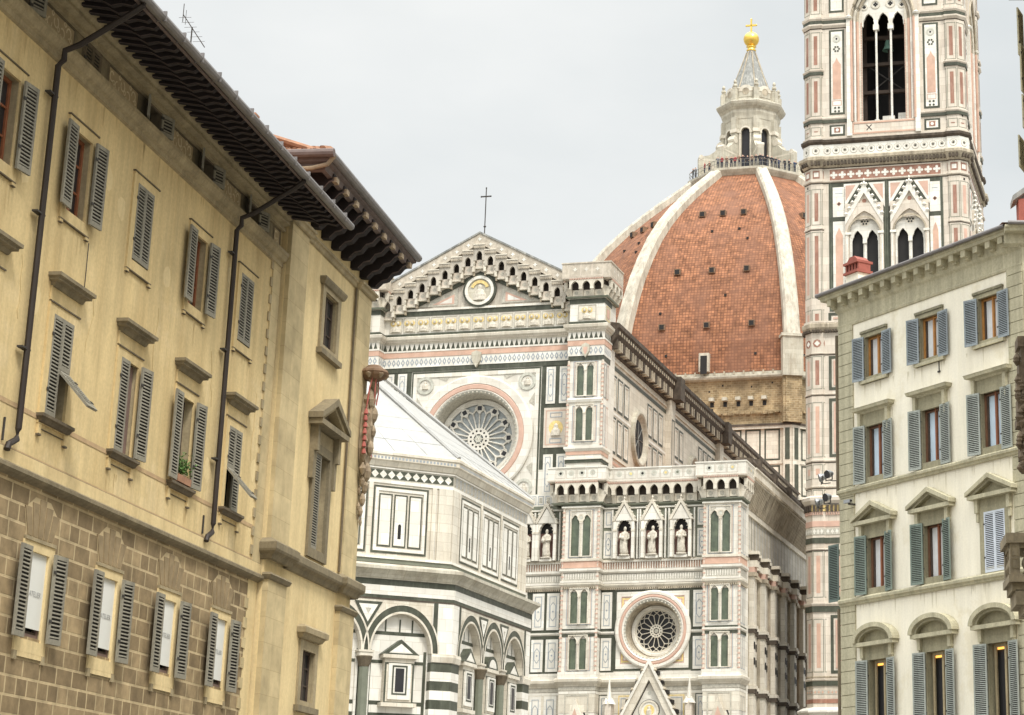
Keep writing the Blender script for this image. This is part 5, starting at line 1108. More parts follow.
# ================================================================ shutters (shared meshes)
_sh = {}
def shutter_mesh(w, h, m, n=None, back='slat_gap_shade'):
    """louvred leaf hinged at x=0, reaching +x; stiles, rails and tilted slats"""
    key = (round(w, 3), round(h, 3), m)
    if key in _sh: return _sh[key]
    b = MB(); t = .04; st = .055
    b.box(0, st, 0, t, 0, h, m); b.box(w-st, w, 0, t, 0, h, m); b.box(st, w-st, 0, t, 0, .09, m); b.box(st, w-st, 0, t, h-.07, h, m)
    n = n or int((h-.16)/.062); p = (h-.16)/n
    for i in range(n):
        z = .09+i*p; b.add([(st, .002, z+p*.3), (w-st, .002, z+p*.3), (w-st, t-.002, z+p*.3), (st, t-.002, z+p*.3), (st, .006, z+p*.3+.026), (w-st, .006, z+p*.3+.026), (w-st, t-.006, z+p*.3+.026), (st, t-.006, z+p*.3+.026)],
            [(0, 3, 2, 1), (4, 5, 6, 7), (0, 1, 5, 4), (1, 2, 6, 5), (2, 3, 7, 6), (3, 0, 4, 7)], m)
    b.rect(st, w-st, .09, h-.07, t*.5, back)  # dark sheet behind the slats, standing in for shade in the gaps
    for z in (.25*h, .8*h): b.box(-.03, .05, -.012, 0, z-.025, z+.025, 'iron')
    o = b.build('shutter'); me = o.data; bpy.data.objects.remove(o); _sh[key] = me; return me
def shutter(parent, x, y, z, w, h, m, ang, loc=None):
    o = bpy.data.objects.new('shutter', shutter_mesh(w, h, m)); COL.objects.link(o); o.parent = parent; o.location = (x, y, z); o.rotation_euler = (0, 0, radians(ang)); return o
# ================================================================ ochre house on the left
PSL, DL = .0648046, -14.7224
LZ = pi/2-PSL
def lp_(s, o=0): return ((DL+o)*cos(PSL)+s*sin(PSL), -(DL+o)*sin(PSL)+s*cos(PSL), 0)
S0 = 30.0; TL = T(-S0, 0)
oh = thing('town_house', 'ochre plastered town house on the left with grey shutters and stone base', 'house', lp_(S0), LZ)
SA, SB = 22.0, 44.35
WX = [32.58+2.997*i for i in range(-3, 4)]
opsU = []; opsC = []
for x in WX: opsU += [(x+.2, x+1.02, 12.66, 14.13), (x+.2, x+1.02, 9.06, 10.8)]
CXW = [32.57+2.997*i for i in range(-3, 4)]
opsC = [(x+.2, x+1.02, 5.46, 6.84) for x in CXW]
w = MB(TL); w.wall(SA, 43.82, 8.27, 15.05, 0, opsU, .24, 'ochre', 'stone_trim'); w.box(SA, SB, .9, 9, 0, 16.4, 'room_and_recess_dark'); w.box(SB-.05, SB, 0.01, 9, 0, 16.4, 'ochre'); 
w.rect(SA, 43.82, 8.23, 8.31, -.012, 'paint_band'); w.rect(SA, 43.8, 8.95, 9.03, -.008, 'paint_band'); st_ = w; rs_ = random.Random(31)
def drip(m, x, z, l, w, mt, y=-.004):
    m.poly([(x-w, z), (x-w*.5, z-l*.6), (x, z-l), (x+w*.6, z-l*.5), (x+w, z)], y, mt)
for x in WX:
    for q in range(7): drip(st_, x+rs_.uniform(-.05, 1.25), 8.68 if rs_.random() < .6 else 12.36, rs_.uniform(.12, .6), rs_.uniform(.012, .035), 'stain')
    for q in range(6): drip(st_, x+rs_.uniform(-.5, 2.2), 14.97, rs_.uniform(.08, .45), rs_.uniform(.015, .05), 'stain')
    for q in range(3): drip(st_, x+rs_.uniform(-.1, 1.3), 11.2, rs_.uniform(.1, .4), .02, 'stain', -.034 if 0 else -.004)
    for q in range(2):
        cx, cz = x+rs_.uniform(1.35, 2.7), rs_.choice((rs_.uniform(9.5, 11), rs_.uniform(12.6, 14.3))); st_.poly([(cx+rs_.uniform(.6, 1)*.22*cos(t*pi/5), cz+rs_.uniform(.6, 1)*.3*sin(t*pi/5)) for t in range(10)], -.003, 'ochre_light')
    zc = rs_.uniform(11.3, 12.2); xc = x+1.8; pts = [(xc, -.006, zc)]
    for q in range(6): xc += rs_.uniform(-.08, .08); zc -= rs_.uniform(.1, .28); pts.append((xc, -.006, zc))
    st_.tube(pts, .004, 'stain', 4)
w.build('plaster_wall', oh)
w = MB(TL); w.wall(SA, 43.75, 0, 7.9, 0, opsC, .24, 'ashlar', 'stone_trim'); w.rect(43.75, SB, 0, 7.9, -.004, 'ochre_light')
for i in range(30): z = i*.42+.1; (w.box(43.6, 43.82, -.02, 0, z, z+.22, 'quoin_stone') if z < 7.6 else None)
w.build('stone_base', oh)
w = MB(TL); w.box(43.82, SB, -.03, .2, 8.27, 15.05, 'quoin_stone')
for i in range(17): z = 8.4+i*.4; w.box(43.7, 43.84, -.03, 0, z, z+.2, 'stone_trim')
w.build('quoins', oh)
w = MB(TL); w.sweep([(SA, 0), (SB+.02, 0)], [(0, 7.86), (.1, 7.9), (.14, 7.94), (.14, 8.0), (.08, 8.03), (.05, 8.06), (.05, 8.27), (0, 8.28)], 'stone_grey'); w.box(SA, SB, -.055, -.045, 8.05, 8.26, 'ochre_light'); w.build('string_course', oh)
w = MB(TL); w.sweep([(SA, 0), (SB+.02, 0)], [(0, 14.98), (.06, 15.0), (.06, 15.1), (.12, 15.13), (.16, 15.22), (.18, 15.24), (.18, 15.32), (.05, 15.36), (0, 15.36)], 'stone_trim')
w.sweep([(SA, 0), (SB, 0)], [(0, 15.84), (.07, 15.85), (.07, 15.9), (.03, 15.91), (.05, 15.97), (.16, 16.0), (.16, 16.05), (.11, 16.06), (.2, 16.14), (.3, 16.16), (.3, 16.24), (0, 16.3)], 'stone_trim'); w.build('cornice', oh)
# attic strip with painted panels
AX = [33.27+2.997*i for i in range(-3, 4)]
w = MB(TL); w.wall(SA, SB, 15.36, 15.86, .02, [(x-.36, x+.36, 15.4, 15.83) for x in AX], .3, 'stone_grey', 'stone_and_shadow')
for i, x in enumerate(AX):
    a, b = x+.78, x+2.22
    if b > SB: a, b = 43.75, 44.2
    w.rect(a, b, 15.4, 15.82, .014, 'graffito'); w.frame(a, b, 15.4, 15.82, .03, .008, 'stone_and_shadow')
    for q in range(int((b-a)/.26)):
        cx = a+.16+q*.26; w.ring(cx, 15.6+.05*(-1)**q, .075, .105, .008, .012, 'graffito_light', 10, .6+q, 5.6+q); w.ring(cx+.1, 15.66-.1*(-1)**q, .03, .055, .008, .012, 'graffito_light', 8); w.box(cx-.02, cx+.12, .008, .012, 15.46, 15.485, 'graffito_light')
w.build('attic_frieze', oh)
for i, x in enumerate(AX):
    o = MB(TL); o.frame(x-.4, x+.4, 15.37, 15.85, .05, -.01, 'stone_and_shadow', .04); f = o.build('attic_window', oh)
    g = MB(TL); g.rect(x-.36, x+.36, 15.4, 15.83, .2, 'dark'); g.build('glass', f)
    if i == 3:
        shutter(f, x-.35-S0, -.02, 15.4, .35, .43, 'stone_and_shadow', 0); shutter(f, x+.35-S0, .02, 15.4, .35, .43, 'stone_and_shadow', 180)
    else:
        shutter(f, x-.36-S0, -.03, 15.4, .36, .43, 'shutter_grey', -160); shutter(f, x+.36-S0, -.03, 15.4, .36, .43, 'shutter_grey', -20)
def sash(parent, x0, x1, z0, z1, y, m, M, glass='glass_dark', bars=2, mid=True):
    f = MB(M); f.frame(x0, x1, z0, z1, .07, y, m, .06); c = (x0+x1)/2
    if mid: f.box(c-.05, c+.05, y-.01, y+.05, z0, z1, m)
    for q in range(1, bars+1): z = z0+(z1-z0)*q/(bars+1); f.box(x0, x1, y+.01, y+.04, z-.018, z+.018, m)
    o = f.build('sash', parent); g = MB(M); g.rect(x0+.02, x1-.02, z0+.02, z1-.02, y+.035, glass); g.build('pane', parent); return o
for i, x in enumerate(WX):
    n = i-3                                              # 0 is the first window wholly in the picture
    # upper row
    f = MB(TL); f.frame(x, x+1.22, 12.45, 14.32, .2, -.035, 'ochre', .05); f.box(x-.03, x+1.25, -.055, 0, 14.305, 14.33, 'stone_and_shadow'); f.box(x, x+1.22, -.045, 0, 12.43, 12.45, 'stone_and_shadow')  # thin dark strips draw shadow lines along the frame edges
    for s in (x, x+1.1): f.box(s, s+.12, -.04, 0, 12.38, 12.44, 'ochre'); f.box(s, s+.12, -.045, 0, 12.365, 12.38, 'stone_and_shadow')
    win = f.build('window', oh); 
    if n in (1, 3) or n == -3:
        shutter(win, x+.2-S0, -.04, 12.68, .41, 1.46, 'shutter_grey', 0); shutter(win, x+1.02-S0, -.0, 12.68, .41, 1.46, 'shutter_grey', 180)
        g = MB(TL); g.rect(x+.2, x+1.02, 12.66, 14.13, .1, 'dark'); g.build('pane', win)
    else:
        shutter(win, x+.19-S0, -.09, 12.64, .42, 1.5, 'shutter_grey', -178); shutter(win, x+1.03-S0, -.12, 12.64, .42, 1.5, 'shutter_grey', -6)
        sash(win, x+.2, x+1.02, 12.66, 14.13, .12, 'wood_red', TL)
    # main row
    f = MB(TL); f.frame(x, x+1.22, 8.9, 10.98, .2, -.035, 'ochre', .05); f.box(x, x+1.22, -.055, 0, 10.96, 10.985, 'stone_and_shadow'); f.box(x, x+1.22, -.03, 0, 11.0, 11.24, 'ochre')  # dark strip at the frame top is a drawn shadow line
    win = f.build('window', oh)
    h = MB(TL); h.sweep([(x+.08, 0), (x+.08, -.001), (x+1.16, -.001), (x+1.16, 0)], [(0, 11.22), (.06, 11.23), (.09, 11.3), (.17, 11.32), (.17, 11.36), (.22, 11.38), (.22, 11.44), (0, 11.47)], 'stone_grey'); h.build('hood', win)
    h = MB(TL); h.sweep([(x+.08, 0), (x+.08, -.001), (x+1.12, -.001), (x+1.12, 0)], [(0, 8.9), (.07, 8.92), (.1, 8.98), (.13, 9.0), (.13, 9.05), (0, 9.07)], 'stone_and_shadow')
    for s in (x+.02, x+1.08): h.box(s, s+.11, -.04, 0, 8.72, 8.9, 'ochre'); h.box(s-.005, s+.115, -.05, 0, 8.69, 8.72, 'stone_and_shadow')
    h.box(x+.14, x+1.08, -.02, 0, 8.81, 8.825, 'stone_and_shadow'); h.build('sill', win)
    za, hh = 9.08, 1.72
    if n == 2: sash(win, x+.2, x+1.02, 9.06, 10.8, .16, 'wood_dark', TL, 'glass_dark', 2)
    else: g = MB(TL); g.rect(x+.2, x+1.02, 9.06, 10.8, .22, 'dark'); (g.box(x+.66, x+1.0, .06, .2, 9.06, 10.78, 'wood_mauve') if n == 1 else None); g.build('pane', win)
    if n == -1:
        shutter(win, x+.2-S0, -.04, za, .41, hh, 'shutter_grey', 0); shutter(win, x+1.02-S0, 0, za, .41, hh, 'shutter_grey', 180)
    elif n in (0, -2):
        shutter(win, x+.2-S0, -.04, za, .41, hh, 'shutter_grey', 0); shutter(win, x+1.02-S0, 0, za+.85, .41, hh-.85, 'shutter_grey', 180)
        o = shutter(win, x+1.02-S0, -.03, za+.85, .41, .84, 'shutter_grey', 0); o.rotation_euler = (radians(42), 0, pi); o.rotation_euler = (Matrix.Translation((0, 0, 0))@Matrix.Rotation(radians(-42), 4, 'X')@Matrix.Rotation(pi, 4, 'Y')).to_euler()
    elif n == 1:
        shutter(win, x+.2-S0, -.04, za, .41, hh, 'shutter_grey', 0); shutter(win, x+1.03-S0, -.12, za, .42, hh, 'shutter_grey', -6)
    elif n == 3:
        shutter(win, x+1.02-S0, 0, za, .41, hh, 'shutter_grey', 180); shutter(win, x+.2-S0, -.04, za+.85, .41, hh-.85, 'shutter_grey', 0)
        o = shutter(win, x+.61-S0, -.04, za+.85, .41, .84, 'shutter_grey', 0); o.rotation_euler = (Matrix.Rotation(radians(-42), 4, 'X')@Matrix.Rotation(pi, 4, 'Y')).to_euler()
    else:
        shutter(win, x+.19-S0, -.09, za, .42, hh, 'shutter_grey', -178); shutter(win, x+1.03-S0, -.12, za, .42, hh, 'shutter_grey', -6)
    # lower row in the stone base
    x = CXW[i]
    f = MB(TL); f.frame(x, x+1.2, 5.2, 7.02, .2, -.03, 'ochre_light', .05); f.box(x, x+1.2, -.05, 0, 6.98, 7.04, 'stone_trim'); f.rect(x+.05, x+1.15, 5.12, 5.22, -.028, 'ochre_light')
    for s in (x, x+1.08): f.box(s, s+.12, -.04, 0, 5.06, 5.2, 'stone_trim')
    win = f.build('window', oh)
    v = MB(TL); c = x+.6; pts = [-.62, -.4, -.22, 0, .22, .4, .62]; top = [-.95, -.6, -.3, 0, .3, .6, .95]
    v.poly([(c-.52, 7.05), (c+.52, 7.05), (c+.68, 7.46), (c+.3, 7.7), (c-.3, 7.7), (c-.68, 7.46)], -.006, 'mortar')
    for q in range(-2, 3):
        a0, a1 = (q-.5)*.2, (q+.5)*.2; hq = .63-.09*abs(q); v.prism([(c+a0+.018, 7.06), (c+a1-.018, 7.06), (c+a1*1.4-.018, 7.06+hq), (c+a0*1.4+.018, 7.06+hq)], -.02, 0, 'voussoir')
    v.build('flat_arch', win)
    g = MB(TL); g.rect(x+.2, x+1.02, 5.46, 6.84, .16, 'dark'); g.box(x+.2, x+1.02, .06, .14, 5.46, 5.56, 'wood_dark'); g.frame(x+.2, x+1.02, 5.46, 6.84, .06, .05, 'wood_mauve', .05); g.build('sash', win)
    g = MB(TL); g.box(x+.22, x+1.0, .015, .03, 5.6, 6.82, 'blind'); bl = g.build('blind', win)
    cu = bpy.data.curves.new('lettering', 'FONT'); cu.body = 'ATELIER'; cu.size = .125; cu.align_x = 'CENTER'; cu.extrude = .001; cu.materials.append(MATS['lettering'])
    tq = bpy.data.objects.new('lettering', cu); COL.objects.link(tq); tm = bpy.data.meshes.new_from_object(tq.evaluated_get(bpy.context.evaluated_depsgraph_get())); bpy.data.objects.remove(tq); to = bpy.data.objects.new('lettering', tm); COL.objects.link(to); to.parent = bl; to.location = (x+.68-S0, .01, 6.12); to.rotation_euler = (pi/2, 0, 0)
    shutter(win, x+.1-S0, -.1, 5.4, .42, 1.46, 'shutter_grey', -178); shutter(win, x+1.03-S0, -.13, 5.4, .42, 1.46, 'shutter_grey', -6)
# eaves
e = MB(TL); EO = 1.42
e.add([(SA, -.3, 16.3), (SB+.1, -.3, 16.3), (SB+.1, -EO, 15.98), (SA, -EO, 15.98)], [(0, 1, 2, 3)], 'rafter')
x = SA
while x < SB:
    prof = [(-.25, 16.1), (-.75, 16.02), (-.92, 15.92), (-1.1, 15.95), (-1.3, 15.9), (-1.38, 15.96), (-1.38, 16.0), (-.25, 16.28)]
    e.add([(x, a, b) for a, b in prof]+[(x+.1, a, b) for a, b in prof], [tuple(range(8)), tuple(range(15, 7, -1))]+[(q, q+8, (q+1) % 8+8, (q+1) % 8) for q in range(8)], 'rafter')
    for q in range(7): a, b = prof[q], prof[q+1]; (e.add([(x-.004, a[0], a[1]), (x-.004, b[0], b[1]), (x-.004, b[0], b[1]+.014), (x-.004, a[0], a[1]+.014)], [(0, 1, 2, 3)], 'rafter_edge') if q < 5 else None)
    x += .335
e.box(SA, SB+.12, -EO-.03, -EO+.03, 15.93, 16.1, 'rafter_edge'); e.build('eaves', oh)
r = MB(TL); r.add([(SA, -EO-.06, 16.12), (SB+.15, -EO-.06, 16.12), (SB+.15, 5, 18.4), (SA, 5, 18.4)], [(0, 1, 2, 3)], 'roof_tile'); r.add([(SA, 12, 16.12), (SB+.15, 12, 16.12), (SB+.15, 5, 18.4), (SA, 5, 18.4)], [(3, 2, 1, 0)], 'roof_tile')
for q in range(112): x = SA+q*.2; r.tube([(x, -EO+.3, 16.2), (x, 1.0, 17.0)], .06, 'roof_tile', 6)
r.build('roof', oh)
g = MB(TL); g.tube([(SA, -EO-.1, 16.03), (SB+.2, -EO-.1, 16.0)], .085, 'gutter', 10)
for q in range(24): x = SA+q*.95; g.box(x, x+.03, -EO-.19, -EO, 15.93, 16.12, 'gutter')
g.build('gutter', oh)
for px, zt in ((31.72, 15.1), (41.02, 15.1)):
    p = MB(TL); p.tube([(px-.05, -EO-.08, 15.98), (px-.05, -EO-.08, 15.88), (px-.05, -EO+.1, 15.75), (px, -.45, 15.22), (px, -.2, 15.12), (px, -.2, 14.95), (px, -.11, 14.85), (px, -.11, 8.6), (px-.03, -.11, 8.42), (px-.28, -.11, 8.3), (px-.33, -.11, 8.2)], .055, 'pipe_brown', 8)
    for z in (14.3, 12.2, 9.9): p.box(px-.22, px+.1, -.13, -.03, z, z+.03, 'iron')
    p.tube([(px-.33, -.02, 8.72), (px-.33, -.02, 8.35)], .02, 'iron', 5)
    p.build('downpipe', oh)
cb = MB(TL); cb.tube([(33.86, -.03, 11.5), (33.85, -.03, 12.36)], .009, 'iron', 4); cb.build('cable', oh)
# roof things
a = thing('antenna', 'thin television antenna on the roof edge of the ochre house', 'antenna', lp_(36.0, .7), LZ)
q = MB(); q.tube([(0, 0, 16.4), (0, 0, 17.35)], .014, 'iron', 6); q.build('mast', a)
q = MB(); q.tube([(-.5, .0, 17.4), (.6, -.05, 17.18)], .009, 'iron', 5)
for t in range(6): x = -.4+t*.16; q.tube([(x, -.12, 17.38-.032*t), (x, .12, 17.38-.032*t)], .004, 'iron', 4)
q.tube([(-.5, 0, 17.25), (-.5, 0, 17.62)], .008, 'iron', 4); q.tube([(-.36, 0, 17.25), (-.36, 0, 17.55)], .005, 'iron', 4); q.build('aerial', a)
for (s, h, lab) in ((39.55, .5, 'small brick vent pot on the gutter line of the ochre house'), (42.3, .34, 'low terracotta vent on the roof end beside the tiled hip')):
    c = thing('roof_vent', lab, 'roof vent', lp_(s, .75), LZ); q = MB(); q.box(-.1, .1, -.1, .1, 16.2, 16.35+h, 'ochre_light'); q.build('stack', c); q = MB(); q.box(-.13, .13, -.13, .13, 16.35+h, 16.39+h, 'roof_tile'); q.build('cap', c)
pl = thing('potted_plant', 'green leafy plant in a box on the window sill between open shutters', 'plant', lp_(WX[5]+.6, .03), LZ)
q = MB(); q.box(-.36, .36, -.1, .1, 9.08, 9.22, 'roof_tile'); q.build('planter', pl)
q = MB(); rr = random.Random(11)
for i in range(420):
    a = Vector((rr.gauss(0, .17), rr.gauss(0, .07), 9.3+abs(rr.gauss(0, .13))+(.12 if rr.random() < .2 else 0))); d = Vector((rr.uniform(-1, 1), rr.uniform(-1, 1), rr.uniform(-.6, 1))).normalized()*.055; e2 = d.cross(Vector((rr.uniform(-1, 1), rr.uniform(-1, 1), 1))).normalized()*.022
    q.add([tuple(a), tuple(a+d*.5+e2), tuple(a+d), tuple(a+d*.5-e2)], [(0, 1, 2, 3)], 'leaf')
q.build('foliage', pl)
# ================================================================ palace with carved corbels behind it
S1 = 48.0; TP = T(-S1, -.1)
pa = thing('corner_palace', 'pale ochre corner palace with carved timber brackets and pedimented window', 'palace', lp_(S1), LZ)
PA, PB = 44.42, 51.3
w = MB(TP); ops = [(47.45, 48.5, 13.95, 15.3), (47.5, 48.62, 9.1, 11.42), (47.52, 48.5, 5.6, 6.78)]
w.wall(PA, PB, 0, 17.3, 0, ops, .16, 'ochre_light', 'stone_trim'); w.box(PA, PB, .8, 10, 0, 17.4, 'ochre_light'); w.add([(PB, 0, 0), (PB, 10, 0), (PB, 10, 17.4), (PB, 0, 17.4)], [(0, 1, 2, 3)], 'ochre_light'); w.add([(PA, 0, 0), (PA, 10, 0), (PA, 10, 17.4), (PA, 0, 17.4)], [(3, 2, 1, 0)], 'ochre_light'); w.build('plaster_wall', pa)
for (a, b) in ((PA, 45.75), (50.05, PB+.02)):
    w = MB(TP)
    w.box(a, b, -.12, .0, 0, 8.1, 'quoin_stone'); w.box(a+.02, b-.02, -.1, .0, 8.85, 16.2, 'quoin_stone')
    w.sweep([(a, 0), (a, -.12), (b, -.12), (b, .5)], [(0, 7.95), (.05, 7.97), (.09, 8.05), (.05, 8.1), (0, 8.1)], 'stone_grey'); w.build('pilaster', pa)
w = MB(TP); path = [(PA, .3), (PA, -.12), (45.75, -.12), (45.75, 0), (50.05, 0), (50.05, -.12), (PB, -.12), (PB, 3)]
w.sweep(path, [(0, 8.38), (.06, 8.4), (.1, 8.5), (.18, 8.55), (.2, 8.6), (.2, 8.74), (.12, 8.8), (0, 8.86)], 'stone_grey'); w.build('string_course', pa); w = MB(TP); w.sweep(path, [(0, 16.12), (.05, 16.14), (.08, 16.22), (.12, 16.24), (.12, 16.3), (0, 16.34)], 'stone_trim'); w.build('cornice', pa)
w = MB(TP); f = w
w.frame(47.2, 48.75, 13.75, 15.55, .24, -.06, 'stone_trim', .07); w.sweep([(47.15, 0), (47.15, -.06), (48.8, -.06), (48.8, 0)], [(0, 15.42), (.05, 15.44), (.1, 15.55), (.1, 15.6), (0, 15.62)], 'stone_grey'); w.box(47.1, 48.85, -.14, 0, 13.72, 13.85, 'stone_grey')
win = w.build('window', pa); sash(win, 47.45, 48.5, 13.95, 15.3, .08, 'wood_dark', TP); 
w = MB(TP); w.frame(47.28, 48.84, 8.9, 11.6, .22, -.07, 'stone_grey', .08); w.box(47.28, 48.84, -.06, 0, 11.6, 11.92, 'stone_trim')
for s in (47.1, 48.84): w.box(s, s+.18, -.2, 0, 11.35, 11.95, 'stone_grey'); w.box(s, s+.18, -.12, 0, 10.7, 11.35, 'stone_grey')
win = w.build('window', pa); h = MB(TP); cx = 48.06
h.prism([(cx-1.15, 11.95), (cx+1.15, 11.95), (cx+1.15, 12.08), (cx-1.15, 12.08)], -.34, 0, 'stone_grey')
for s in (-1, 1):
    a = [(cx, 12.78), (cx+s*1.2, 12.22), (cx+s*1.2, 12.08), (cx, 12.6)]; h.prism(a if s < 0 else a[::-1], -.36, 0, 'stone_grey')
    a = [(cx, 12.62), (cx+s*1.15, 12.1), (cx+s*.95, 12.08), (cx, 12.5)]; h.prism(a if s < 0 else a[::-1], -.28, 0, 'stone_trim')
h.prism([(cx-1.0, 12.08), (cx+1.0, 12.08), (cx, 12.55)], -.06, 0, 'stone_and_shadow'); h.build('pediment', win)
shutter(win, 47.5-S1, -.13, 9.12, .56, 2.28, 'shutter_grey', 0); g = MB(TP); g.rect(47.5, 48.62, 9.1, 11.42, .14, 'dark'); g.build('pane', win)
w = MB(TP); w.frame(47.3, 48.72, 5.4, 6.98, .22, -.05, 'stone_trim', .06); w.sweep([(47.25, 0), (47.25, -.05), (48.78, -.05), (48.78, 0)], [(0, 7.0), (.05, 7.02), (.1, 7.1), (.16, 7.12), (.17, 7.24), (.1, 7.3), (0, 7.3)], 'stone_trim'); w.box(47.2, 48.8, -.12, 0, 5.36, 5.5, 'stone_grey')
win = w.build('window', pa); sash(win, 47.52, 48.5, 5.6, 6.78, .08, 'wood_dark', TP)
e = MB(TP); rr = random.Random(4)
prof = [(.0, 16.5), (-.2, 16.48), (-.34, 16.62), (-.5, 16.66), (-.62, 16.82), (-.78, 16.86), (-.9, 17.0), (-1.02, 17.05), (-1.02, 17.22), (0, 17.3)]
for i in range(9):
    e = MB(TP); x = PA-.1+i*.86; n = len(prof); e.add([(x, a, b) for a, b in prof]+[(x+.22, a, b) for a, b in prof], [tuple(range(n)), tuple(range(2*n-1, n-1, -1))]+[(q, q+n, (q+1) % n+n, (q+1) % n) for q in range(n)], 'rafter')
    e.box(x, x+.22, -1.08, -.98, 17.02, 17.14, 'carved_stone')
    for q in range(1, 8): a, b = prof[q], prof[q+1]; e.add([(x-.006, a[0], a[1]), (x-.006, b[0], b[1]), (x-.006, b[0], b[1]+.04), (x-.006, a[0], a[1]+.04)], [(0, 1, 2, 3)], 'rafter_edge')
    e.build('bracket', pa)
e = MB(TP); EA, EB = 43.75, 51.75
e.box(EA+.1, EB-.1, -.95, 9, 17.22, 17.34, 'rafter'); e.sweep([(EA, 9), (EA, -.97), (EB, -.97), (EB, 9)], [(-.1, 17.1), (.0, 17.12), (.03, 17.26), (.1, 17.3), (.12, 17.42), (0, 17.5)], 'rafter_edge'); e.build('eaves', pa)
e = MB(TP); e.add([(EA-.1, -1.1, 17.52), (EB+.1, -1.1, 17.52), (EB+.15, 10, 17.52), (EA-.15, 10, 17.52), (EA+4, 4, 17.95), (EB-4, 4, 17.95)], [(0, 1, 5, 4), (1, 2, 5), (2, 3, 4, 5), (3, 0, 4)], 'roof_tile')
for j in range(3):
    for q in range(26): y = -.95+j*.12+q*.22; e.tube([(EA-.1+j*.3, y, 17.55+j*.13+rr.uniform(0, .04)), (EA+.5+j*.3, y, 17.78+j*.13)], [.075, .06], 'roof_tile', 6)
for q in range(34): x = EA+.2+q*.235; e.tube([(x, -.8, 17.62), (x, .6, 18.1)], .07, 'roof_tile', 6)
e.build('roof', pa)
g = MB(TP); g.tube([(EA-.15, -1.12, 17.46), (EB+.15, -1.12, 17.44)], .1, 'gutter', 10); g.tube([(EA-.2, -1.22, 17.46), (EA-.2, 6, 17.46)], .1, 'rafter_edge', 10); g.tube([(EA-.1, -1.2, 17.42), (EA-.1, -1.05, 17.22), (EA-.1, -.7, 17.14), (EA-.1, 1.5, 17.05)], .055, 'carved_stone', 8); g.tube([(50.0, -.05, 16.1), (50.0, -.05, 8.9)], .03, 'stone_and_shadow', 6); g.build('gutter', pa)
# carved coat of arms on the corner
ca = thing('coat_of_arms', 'carved stone coat of arms with red tassels hanging on the palace corner', 'coat of arms', lp_(51.1, .22), LZ)
MA = T(0, 0)@Rz(radians(52)); 
MA = T(0, 0)
def blob(m, cx, cz, rx, rz, y0, y1, mt, n=14): m.prism([(cx+rx*cos(2*pi*i/n)*(1+.12*sin(5*i)), cz+rz*sin(2*pi*i/n)*(1+.1*cos(3*i))) for i in range(n)], y0, y1, mt)
MA = T(0, 0, .42); m = MB(MA); blob(m, 0, 12.15, .3, .95, -.16, -.0, 'carved_stone'); blob(m, 0, 12.3, .2, .7, -.24, -.15, 'carved_stone')
for z, y, r in ((11.15, -.17, .2), (10.8, -.13, .16), (10.45, -.1, .13), (10.15, -.07, .1), (9.9, -.05, .07), (13.0, -.2, .2), (12.65, -.26, .16), (11.75, -.24, .16), (13.35, -.22, .17), (12.2, -.26, .13)):
    for q in range(3): rq = r*(1-.22*q); m.lathe([(.03, -rq*1.3), (rq*.6, -rq*.8), (rq*.85, 0), (rq*.6, rq*.7), (.03, rq*1.2)], 'carved_stone', 7, (.1*sin(z*9+q*2), y+.04*q, z+.12*q), a0=z*3+q, sy=.7)
for s in (-1, 1):
    for q in range(6): m.lathe([(.02, -.16), (.1, 0), (.02, .16)], 'carved_stone', 7, (s*(.24-.02*q), -.12, 11.2+q*.36))
m.build('shield', ca)
m = MB(MA); m.lathe([(.05, 13.5), (.22, 13.54), (.36, 13.64), (.40, 13.72), (.36, 13.78), (.25, 13.84), (.16, 13.92), (.04, 13.95)], 'carved_brown', 11, (0, -.2, 0)); [m.lathe([(.02, -.1), (.1, 0), (.02, .1)], 'carved_stone', 6, (.3*cos(q), -.2+.3*sin(q), 13.66)) for q in range(6)]; m.build('hat', ca)
for s in (-1, 1):
    m = MB(MA); x = s*.3; m.tube([(s*.2, -.24, 13.62), (x, -.2, 13.3), (x, -.14, 12.7)], .02, 'tassel_red', 6)
    for q in range(7): m.lathe([(.02, .13), (.04, .1), (.06, 0), (.02, -.02)], 'tassel_red', 8, (x*(1+.06*(q % 2)), -.14, 12.6-q*.17))
    m.tube([(s*.12, -.3, 13.62), (s*.16, -.3, 13.2), (s*.1, -.28, 12.9)], .018, 'tassel_red', 6); m.build('tassel', ca)
# ================================================================ cream house on the right
PSR, XR0, YR0 = -.95046, 1.49819, 76.19954
def rp_(s, o=0): return (XR0+s*cos(PSR)+o*sin(PSR), YR0+s*sin(PSR)-o*cos(PSR), 0)
RS = 5.0; TR = T(-RS, 0)
rh = thing('cream_house', 'cream house on the right with sage trim, bracketed eaves and slatted shutters', 'house', rp_(RS), PSR)
SE = 10.45; RW = [1.4, 4.66, 7.9]; ops = []
for x in RW: ops += [(x+.24, x+1.3, 19.33, 20.98), (x+.24, x+1.3, 15.47, 17.6), (x+.24, x+1.3, 11.45, 13.5), (x+.24, x+1.3, 6.4, 9.12)]
w = MB(TR); w.wall(0, SE, 0, 21.8, 0, ops, .3, 'cream', 'sage_stone'); w.box(0.01, SE, .8, 12, 0, 22.4, 'room_and_recess_dark'); w.add([(0, 0, 0), (0, 14, 0), (0, 14, 22.4), (0, 0, 22.4)], [(3, 2, 1, 0)], 'cream');
st_ = w; rs_ = random.Random(33)
for x in RW:
    for z in (19.18, 15.18, 11.14):
        for q in range(6): drip(st_, x+rs_.uniform(-.6, 2.1), z, rs_.uniform(.15, .7), rs_.uniform(.015, .05), 'stain_cream')
    for z in (18.05, 13.95, 9.6):
        for s_ in (-.2, 1.74): drip(st_, x+s_+rs_.uniform(-.06, .06), z, rs_.uniform(.3, .9), .04, 'stain_cream')
w.build('plaster_wall', rh)
w = MB(TR)
